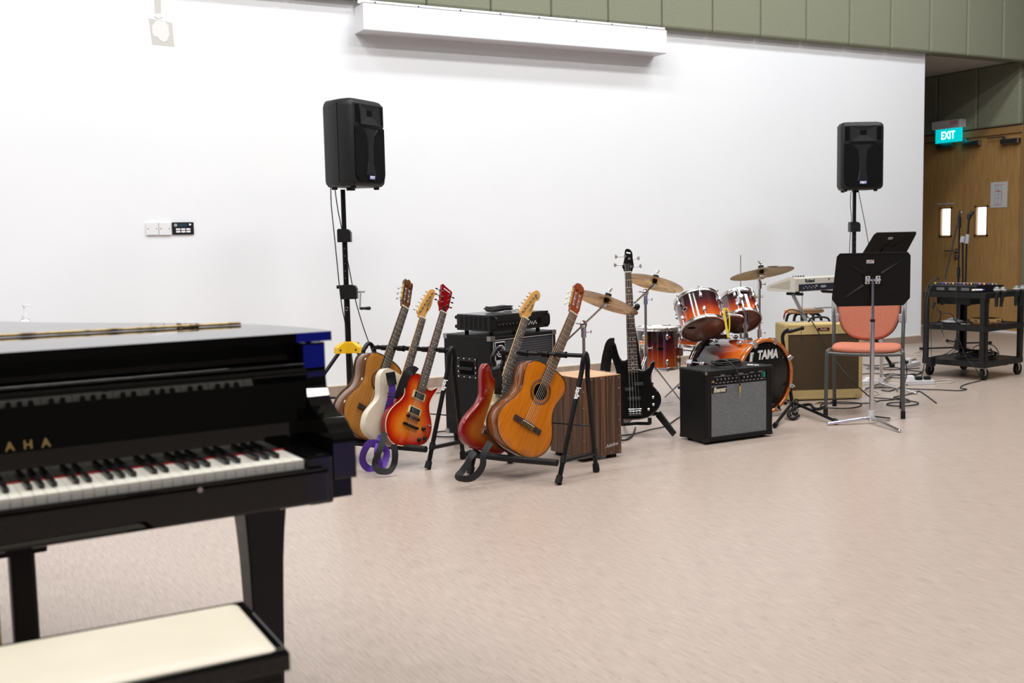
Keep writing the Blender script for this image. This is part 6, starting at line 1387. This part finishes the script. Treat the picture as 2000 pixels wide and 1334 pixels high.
# ---- cart: black moulded trolley
cm = Matrix.Translation((7.40, 5.72, 0)) @ Matrix.Rotation(R(8.4), 4, 'Z'); ct = thing('equipment_cart', 'black three shelf trolley with casters carrying a mixer, right edge', 'cart', mw=cm)
CW, CD = .60, .555
for nm, z in (('shelf', .700), ('shelf', .430), ('shelf', .135)):
    q = MB().box((0, 0, z), (CW, CD, z+.012)); q.box((0, -.004, z-.030), (CW, .012, z+.016), c=.003).box((0, CD-.012, z-.030), (CW, CD+.004, z+.016), c=.003).box((-.004, 0, z-.030), (.012, CD, z+.016), c=.003).box((CW-.012, 0, z-.030), (CW+.004, CD, z+.016), c=.003)
    obj(nm, q, 'blkp', ct)
for x in (0, CW):
    for y in (0, CD):
        sx, sy = (1 if x == 0 else -1), (1 if y == 0 else -1); q = MB().box((x, y, .12), (x+sx*.014, y+sy*.05, .712), c=.003).box((x, y, .12), (x+sx*.05, y+sy*.014, .712), c=.003); obj('leg', q, 'blkp', ct)
        cx, cy = x+sx*.035, y+sy*.035; w_ = obj('caster', MB().cyl((cx+.02, cy-.012, .05), (cx+.02, cy+.012, .05), .05, n=20), 'blkr', ct)
        obj('caster_hub', MB().cyl((cx+.02, cy-.014, .05), (cx+.02, cy+.014, .05), .014, n=12), 'steel', w_)
        obj('caster_fork', MB().box((cx-.02, cy-.022, .098), (cx+.03, cy+.022, .106)).prism([(cx-.016, .10), (cx+.024, .10), (cx+.026, .045), (cx+.012, .045)], cy-.020, cy-.016, axis='y').prism([(cx-.016, .10), (cx+.024, .10), (cx+.026, .045), (cx+.012, .045)], cy+.016, cy+.020, axis='y').cyl((cx, cy, .10), (cx, cy, .125), .012, n=10), 'steel', w_)
for x in (.10, .42): obj('stiffener', MB().box((x, .06, .085), (x+.07, .12, .115), c=.01), 'blkp', ct)
cwm = lambda x, y, z: cm @ Vector((x, y, z))
mx_ = thing('audio_mixer', 'flat black audio mixer with rows of coloured knobs on top of cart', 'mixer', mw=cm @ Matrix.Translation((.03, .10, .717)))
obj('case', MB().prism([(0, 0), (.42, 0), (.42, .045), (.02, .062), (0, .05)], 0, .43, axis='y'), 'blkp', mx_, bevel=.003)
obj('side_panel', MB().box((-.003, .02, .008), (.0, .41, .045)), 'blkm', mx_)
q = MB()
for i in range(3): q.box((-.005, .06+i*.11, .012), (-.003, .13+i*.11, .036))
obj('side_print', q, 'grey2', mx_)
cols = ['blkp', 'redprint', 'purple', 'yellow', 'grey']; KM_ = {}
for i in range(13):
    for j in range(9):
        k_ = cols[(i*3+j*2) % 5] if j % 2 else 'blkp'
        if k_ not in KM_: o = obj('knob', MB().lathe([(0, .014), (.004, .014), (.0055, 0)], n=8), k_, mx_); KM_[k_] = o.data
        else: o = link('knob', KM_[k_], [], mx_)
        x = .035+j*.036; o.location = (x, .022+i*.0322, .0615-(x-.02)*.0425)
q = MB()
for i in range(13):
    for j in range(9): x = .035+j*.036; q.box((x-.002, .021+i*.0322, .0755-(x-.02)*.0425), (x+.002, .023+i*.0322, .0765-(x-.02)*.0425))
q_ = obj('knob_markers', q, 'white', mx_); q_['kind'] = 'stuff'
for i in range(10): obj('fader', MB().box((.36, .03+i*.038, .046), (.372, .042+i*.038, .056)), 'lgrey', mx_)
# amplifier hanging beneath the top shelf
hb_ = thing('power_amplifier', 'flat black unit hanging under the top shelf of the cart', 'amplifier', mw=cm @ Matrix.Translation((.08, .18, .60)))
obj('case', MB().box((0, 0, .01), (.30, .30, .068), c=.003), 'blkm', hb_)
for x, y in ((.03, .03), (.27, .27), (.03, .27), (.27, .03)): obj('foot', MB().cyl((x, y, 0), (x, y, .012), .012, n=8), 'blkr', hb_)
obj('hanging_straps', MB().box((.02, -.002, .06), (.04, .302, .085)).box((.25, -.002, .06), (.27, .302, .085)), 'blkm', hb_)
# microphones standing in the front rim slots
for i, (px, py, d, lb) in enumerate(((1947, 566, 8.60, 'grey ball microphone in the cart rim, leftmost of the four'), (1959, 566, 8.62, 'grey ball microphone in the cart rim, second from the left'), (1985.5, 564, 8.72, 'grey ball microphone in the cart rim, third from the left'), (1997, 563, 8.76, 'grey ball microphone in the cart rim, cut by the right picture edge'))):
    h = pt(px, py, d-.08); tl = pt(px-(1 if i == 0 else 4 if i == 1 else 2), py+33, d-.08); mg = thing('microphone', lb, 'microphone', tuple(tl), group='ball microphones hanging in the cart rim')
    dd = (tl-h).normalized(); obj('grille', MB().sphere(h, .0265, 16, 10), 'micg', mg, world=True); obj('grille_band', MB().cyl(h-dd*.003, h+dd*.004, .0275, n=20), 'lgrey', mg, world=True)
    obj('handle', MB().cyl(h+dd*.020, h+dd*.045, .0235, .016, n=14).cyl(h+dd*.045, tl, .0155, .0115, n=14), 'blkp', mg, world=True)
mk = pt(1911, 566.5, 8.63); o = obj('marker_pen', MB().cyl(mk-RT*.048, mk+RT*.030, .0085, n=12).cyl(mk-RT*.053, mk-RT*.048, .006, n=10), 'white'); tag(o, 'white marker pen with purple cap lying on the cart edge', 'pen')
obj('cap', MB().cyl(mk+RT*.030, mk+RT*.046, .0088, n=12), 'purple', o); obj('print_band', MB().cyl(mk-RT*.030, mk-RT*.024, .0087, n=12), 'yellow', o)
# tambourine on the middle shelf
tc_ = pt(1925, 622, 8.83); tb = thing('tambourine', 'wooden tambourine with small metal jingles on the middle cart shelf', 'tambourine', tuple(tc_))
tc_.z = .443; tb.location = tc_; q = MB().lathe([(.112, 0), (.120, .0), (.120, .050), (.112, .050), (.112, 0)], n=40); fr_ = obj('frame', q, 'tamb', tb)
for i in range(16):
    a = 2*PI*i/16; c, s_ = math.cos(a), math.sin(a); z_ = .015 if i % 2 else .034
    obj('jingle_slot', MB().box((.1195*c-.012*abs(s_)-.001, .1195*s_-.012*abs(c)-.001, z_-.007), (.1195*c+.012*abs(s_)+.001, .1195*s_+.012*abs(c)+.001, z_+.007)), 'dark', fr_)
    obj('jingle', MB().cyl((.116*c, .116*s_, z_-.002), (.116*c, .116*s_, z_+.002), .016, n=12), 'chrome', tb)
obj('strap_band', MB().box((-.10, -.012, .047), (.10, .012, .052), c=.002), 'webbing', tb)
# ---- microphone stands by the doors
def mic_stand(label, x, y, parts, feet):
    g = thing('microphone_stand', label, 'microphone stand', (x, y, 0), group='tripod microphone stands'); base = Vector((x, y, .10))
    obj('hub', MB().lathe([(.014, .16), (.024, .12), (.034, .05), (.020, .035), (.012, .03)], c=(x, y, 0), n=14).cyl((x, y, .12), (x-.05, y-.02, .14), .010, n=8), 'blkp', g, world=True)
    for f in feet: f = Vector((f.x, f.y, .016)); l_ = obj('leg', MB().tube([Vector((x, y, .06)), f], .0095, n=8), 'blkm', g, world=True); obj('rubber_foot', MB().cyl(f, f+(Vector((x, y, .06))-f).normalized()*.05, .016, .013, n=10), 'blkr', l_, world=True)
    for nm, a, b, r, mm in parts: obj(nm, MB().tube([a, b], r, n=10), mm, g, world=True)
    return g
d0 = 10.72; B0 = fl(1869, 690); zt0 = pt(1863, 432, 10.66); B0 = Vector((B0.x, B0.y, 0)); v = lambda z: Vector((B0.x, B0.y, z))
mic_stand('black boom microphone stand on the left behind the cart', B0.x, B0.y, [('lower_tube', v(.1), v(.78), .0105, 'blkm'), ('height_clutch', v(.76), v(.86), .017, 'blkp'), ('upper_tube', v(.8), v(1.27), .008, 'blkm'),
    ('boom_clutch', v(1.25), v(1.36), .017, 'blkp'), ('boom', pt(1845, 545, 10.6), pt(1873, 424, 10.7), .0075, 'blkm'), ('mic_clip', pt(1872, 428, 10.7), pt(1875, 412, 10.7), .014, 'blkp'), ('mic_clip', pt(1875, 418, 10.7), pt(1879, 413, 10.69), .009, 'grey')], [fl(1797, 684), fl(1918, 690), fl(1880, 672)])
B1 = pt(1883, 560, 10.95); v = lambda z: Vector((B1.x, B1.y, z))
p1, p2 = pt(1880, 470, 10.9), pt(1888, 470, 10.9)
mic_stand('black microphone stand with grey clamp, on the right behind the cart', B1.x, B1.y, [('lower_tube', v(.1), Vector((p1.x, p1.y, p1.z)), .009, 'blkm'), ('boom', pt(1885, 575, 10.9), p2, .009, 'blkm'), ('boom_clutch', pt(1879, 474, 10.9), pt(1881, 462, 10.9), .024, 'grey'), ('counterweight', pt(1888, 476, 10.88), pt(1890, 458, 10.88), .020, 'grey'),
    ('upper_tube', pt(1890, 458, 10.88), pt(1892.5, 428, 10.88), .010, 'blkm'), ('mic_clip', pt(1892, 428, 10.88), pt(1892.5, 418, 10.88), .020, 'blkp'), ('mic_clip', pt(1893, 424, 10.88), pt(1900, 413, 10.88), .020, 'blkp')], [fl(1850, 668), fl(1935, 672), fl(1885, 655)])
# ---- cables on and around the cart
def cart_cable(label, P, r=.004, **k): return cable('cart_cable', label, P, r, 'cable', **k)
cart_cable('black cable looping from the cart top left corner down to the floor', [pt(1833, 545, 8.95), pt(1828, 541, 8.95), pt(1818, 550, 8.93), pt(1809, 566, 8.93), pt(1805, 600, 8.9), pt(1804, 650, 8.9), pt(1806, 700, 8.88), fl(1800, 735, .02), fl(1790, 745, .006), fl(1770, 752, .006)])
cart_cable('second black cable arching over the left corner of the mixer', [pt(1834, 546, 8.92), pt(1829, 545, 8.9), pt(1822, 555, 8.9), pt(1815, 568, 8.9), pt(1809, 600, 8.87), pt(1808, 660, 8.87), pt(1809, 715, 8.85)], .0035)
o = cart_cable('thin black cable with a plug dangling at the left end of cart', [pt(1825, 570, 8.88), pt(1823, 585, 8.88), pt(1824, 597, 8.88), pt(1820, 612, 8.88), pt(1818, 640, 8.88), pt(1819, 670, 8.86), pt(1819, 695, 8.84)], .0025)
obj('inline_box', MB().cyl(pt(1825, 590, 8.88), pt(1821, 602, 8.88), .012, n=8), 'blkp', o, world=True)
obj('power_brick', MB().box(pt(1819, 705, 8.84)-Vector((.03, .02, .045)), pt(1819, 705, 8.84)+Vector((.03, .02, .035)), c=.006), 'blkp', o, world=True)
cart_cable('black cable lying down the front of the cart from mixer to floor', [pt(1866, 548, 8.72), pt(1867, 562, 8.68), pt(1868, 600, 8.68), pt(1869, 640, 8.68), pt(1876, 670, 8.68), pt(1888, 700, 8.66), pt(1905, 718, 8.62), fl(1916, 742, .01), fl(1908, 745, .006), fl(1895, 748, .006)], .0035)
cart_cable('black cable in a small loop on the middle cart shelf', [cwm(.05, .50, .452), cwm(.08, .46, .46), pt(1838, 610, 8.85), pt(1831, 606, 8.86), pt(1833, 603, 8.86), pt(1838, 612, 8.85), pt(1850, 611, 8.8), pt(1860, 615, 8.8), pt(1864, 624, 8.8), cwm(.12, .30, .452), cwm(.22, .36, .452)], .004)
o = cart_cable('short black cable hanging off the middle shelf with a bare jack plug', [cwm(.10, .42, .455), cwm(.03, .44, .458), cwm(-.012, .43, .44), pt(1839, 635, 8.82), pt(1840, 650, 8.81)], .004); plug(o, pt(1840.5, 651, 8.81), pt(1844, 664, 8.8))
o = cart_cable('black cable along the front rim of middle shelf with silver plug', [cwm(.08, .36, .452), cwm(.06, .30, .452), cwm(.08, .22, .454), cwm(.03, .20, .456), cwm(.02, .17, .456)], .005); plug(o, cwm(.02, .22, .456), cwm(.02, .14, .456))
o = obj('plastic_bag', MB().lathe([(.001, 0), (.07, .001), (.085, .012), (.05, .024), (.001, .03)], n=14), 'lgrey'); o.location = cwm(.20, .40, .446); o.scale = (1.3, 1, 1); tag(o, 'crumpled clear plastic bag behind the tambourine on the shelf', 'bag')
obj('fold', MB().lathe([(.001, .02), (.03, .028), (.04, .034), (.001, .045)], n=7), 'white', o)
P = []
rr_ = random.Random(11)
for k in range(5):
    for i in range(14):
        a = 2*PI*i/14; P.append(cwm(.30+(.16+.03*rr_.uniform(-1, 1))*math.cos(a)+.02*k, .26+(.13+.03*rr_.uniform(-1, 1))*math.sin(a), .158+.007*k+.006*rr_.random()))
cable('cable_coil', 'large heap of coiled black cable on the bottom cart shelf', P, .0055, 'cable', 'cable')
cable('cable_loop', 'two tall cable loops standing up from the heap on bottom shelf', [cwm(.16, .18, .17), pt(1899, 690, 8.75), pt(1903, 678, 8.72), pt(1920, 672, 8.7), pt(1938, 674, 8.7), pt(1949, 685, 8.7), pt(1949, 698, 8.7), cwm(.40, .2, .17), cwm(.3, .1, .17), pt(1934, 680, 8.6), pt(1939, 688, 8.62), pt(1936, 694, 8.65), pt(1931, 697, 8.68)], .004, 'cable', 'cable')
cable('cable_loop', 'thin black cables spreading left from the heap on the bottom shelf', [cwm(.3, .3, .18), pt(1880, 672, 8.85), pt(1870, 675, 8.85), pt(1850, 690, 8.85), pt(1825, 699, 8.83), pt(1850, 696, 8.8), pt(1878, 678, 8.8), cwm(.25, .2, .18)], .0035, 'cable', 'cable')
# ---- cables on the floor
px_cable('floor_cable', 'black cable sweeping across the floor in front of the cart to the left', [(1895, 748), (1880, 753), (1876, 758), (1888, 760), (1872, 763), (1830, 761), (1790, 760), (1750, 758), (1720, 756), (1700, 758)], .0042)
px_cable('floor_cable', 'black cable with wide loops lying between chair legs and far music stand', [(1700, 776), (1712, 777), (1740, 779), (1770, 782), (1792, 786), (1790, 790), (1765, 793), (1740, 792), (1732, 789), (1745, 786), (1775, 785), (1773, 780), (1760, 778), (1745, 776), (1775, 770), (1790, 765), (1800, 766), (1829, 787)], .0042)
px_cable('floor_cable', 'black cable forming a long flat loop left of the music stand base', [(1700, 787), (1665, 788), (1640, 788), (1622, 787), (1606, 789), (1604, 794), (1625, 797), (1660, 797), (1680, 793), (1681, 788), (1665, 786), (1640, 785), (1621, 785)], .0042)
o = px_cable('guitar_cable', 'thin black cable dropping from tweed amplifier top across its grille to floor', [(1531, 624, 7.95), (1533, 612, 7.93), (1543, 605, 7.9), (1560, 608, 7.85), (1582, 623, 7.75), (1600, 652, 7.72), (1618, 680, 7.68), (1640, 715, 7.62), (1662, 742, 7.5), (1690, 768, 7.25), fl(1712, 784) and (1712, 784), (1740, 781), (1760, 778)], .0042)
obj('red_sleeve', MB().tube([pt(1531, 620, 7.95), pt(1533, 612, 7.93), pt(1537, 608, 7.92)], .0065, n=8), 'redprint', o, world=True)
o = px_cable('floor_cable', 'short end of black cable with brass plug beside the guitar stand', [(1624, 788), (1612, 787), (1604, 786)], .0045); plug(o, fl(1603, 786, .008), fl(1590, 789, .006), True)
px_cable('floor_cable', 'cream coloured cable curling over the floor behind the chair', [(1728, 700), (1745, 706), (1762, 708), (1775, 705), (1787, 698), (1784, 693), (1765, 692), (1752, 690)], .004, 'cablew')
px_cable('floor_cable', 'cream cable zigzagging beside left cart wheel', [(1786, 690), (1794, 686), (1800, 684), (1790, 691), (1803, 695), (1830, 697)], .004, 'cablew')
px_cable('floor_cable', 'cream cable running left to right near far music stand base', [(1690, 744), (1720, 745), (1745, 743), (1765, 745), (1778, 742)], .004, 'cablew')
px_cable('floor_cable', 'cream cable looping out to right of the front power strip', [(1822, 746), (1840, 742), (1858, 742), (1862, 745), (1850, 748), (1828, 748)], .004, 'cablew')
px_cable('floor_cable', 'cream cable curling under the far music stand feet', [(1684, 766), (1705, 763), (1718, 768), (1705, 772), (1690, 770)], .004, 'cablew')
for i, (ys, xo) in enumerate((((712, 714, 711, 707, 702), 0), ((720, 721, 722, 721, 719), 6), ((731, 729, 732, 733, 730), -3), ((716, 719, 717, 722, 726), 10))):
    px_cable('floor_cable', ['black cable lying farthest back behind the chair legs', 'black cable running level behind the chair, under the seat', 'black cable nearest the far stand base, crossing behind chair legs', 'black cable bending toward the rear power strip'][i], [(1686+xo, ys[0]), (1710+xo, ys[1]), (1735+xo, ys[2]), (1758+xo, ys[3]), (1790+xo, ys[4])], .0042)
px_cable('floor_cable', 'black cable hairpin lying left of the caster wheel', [(1805, 722), (1790, 732), (1765, 738), (1735, 736), (1728, 732), (1745, 730), (1775, 733), (1803, 728)], .0042)
px_cable('floor_cable', 'black cable curving down the right side of the chair', [(1762, 600, 7.6), (1766, 640, 7.55), (1763, 680, 7.5), (1769, 710, 7.5), (1771, 730, 7.5), (1766, 748, 7.5), fl(1752, 760) and (1752, 760), (1738, 764), (1722, 762)], .0042)
px_cable('floor_cable', 'black cable hanging below the keyboard into the amplifier gap', [(1567, 560, 8.55), (1567, 580, 8.55), (1566, 610, 8.5), (1564, 632, 8.5)], .003)
px_cable('floor_cable', 'black cable looping around the bass cabinet feet', [(915, 840), (880, 842), (858, 843), (846, 848), (852, 852), (880, 853), (905, 850), (925, 846)], .0045)
px_cable('floor_cable', 'black cable behind the sunburst guitar near the cabinet', [(846, 768), (870, 766), (880, 764)], .004)
px_cable('floor_cable', 'black cable running from the bass stand toward the grey-grilled amplifier', [(1205, 851), (1235, 848), (1270, 839), (1300, 832), (1325, 816), (1345, 808)], .0042)
px_cable('floor_cable', 'black webbing-like cable bowed under the bass guitar stand', [(1205, 859), (1222, 859), (1235, 850), (1241, 835)], .006)
# ---- power strips
def strip(label, a, b, plugs, wht=True):
    a, b = Vector(a), Vector(b); d = (b-a); ln = d.length; X = d.normalized(); M_ = Matrix(((X.x, -X.y, 0, a.x), (X.y, X.x, 0, a.y), (0, 0, 1, 0), (0, 0, 0, 1)))
    g = thing('power_strip', label, 'power strip', mw=M_, group='grey power strips'); obj('case', MB().box((0, 0, 0), (ln, .06, .036), c=.004), 'lgrey', g)
    for i in range(int(ln/.07)): obj('socket', MB().box((.02+i*.07, .012, .0355), (.065+i*.07, .048, .0375), c=.001), 'white', g)
    for x, mm, h in plugs: obj('plug', MB().box((x, .01, .036), (x+.05, .05, .036+h), c=.006), mm, g)
strip('grey power strip on the floor in front of the cart wheel', fl(1768, 753), fl(1826, 751), ((.03, 'white', .04), (.10, 'blkp', .03), (.17, 'blkp', .03)))
strip('short grey power strip with white plug, farther back left of the cart', fl(1771, 720), fl(1798, 713), ((.02, 'blkp', .03), (.09, 'white', .045)))
strip('grey power strip half hidden behind chair legs and tweed amplifier', fl(1686, 753), fl(1712, 751), ((.05, 'white', .02),))
# ---- soap pump behind the piano
pb = fl(50, 640, .0); pz = 1.0
Bp = onw(49, 630, 7.5); sb = thing('side_table', 'white low pedestal hidden behind the piano, holding the pump bottle', 'table', (Bp.x, Bp.y, 0))
tz = onw(50, 652, 7.5).z
obj('table_top', MB().box((-.25, -.2, tz-.03), (.25, .2, tz), c=.004), 'white', sb); obj('post', MB().cyl((0, 0, .02), (0, 0, tz-.03), .03, n=14), 'white', sb); obj('base', MB().cyl((0, 0, 0), (0, 0, .02), .2, n=24), 'white', sb)
bt = thing('pump_bottle', 'clear bottle with a white pump just above the piano lid', 'bottle', (Bp.x, Bp.y, tz+.001))
hz_ = onw(49, 622, 7.5).z-tz; tz2 = onw(49, 595, 7.5).z-tz
obj('bottle', MB().lathe([(0, 0), (.034, .0), (.036, .01), (.036, hz_-.03), (.030, hz_-.012), (.016, hz_-.0)], n=20), 'clearp', bt)
obj('collar', MB().cyl((0, 0, hz_-.004), (0, 0, hz_+.022), .017, n=14), 'white', bt); obj('pump', MB().cyl((0, 0, hz_+.02), (0, 0, tz2-.008), .0055, n=10).cyl((0, 0, tz2-.012), (0, 0, tz2), .012, n=12).tube([(0, 0, tz2-.004), (.030, -.005, tz2-.003), (.036, -.006, tz2-.010)], .0042, n=8), 'white', bt)
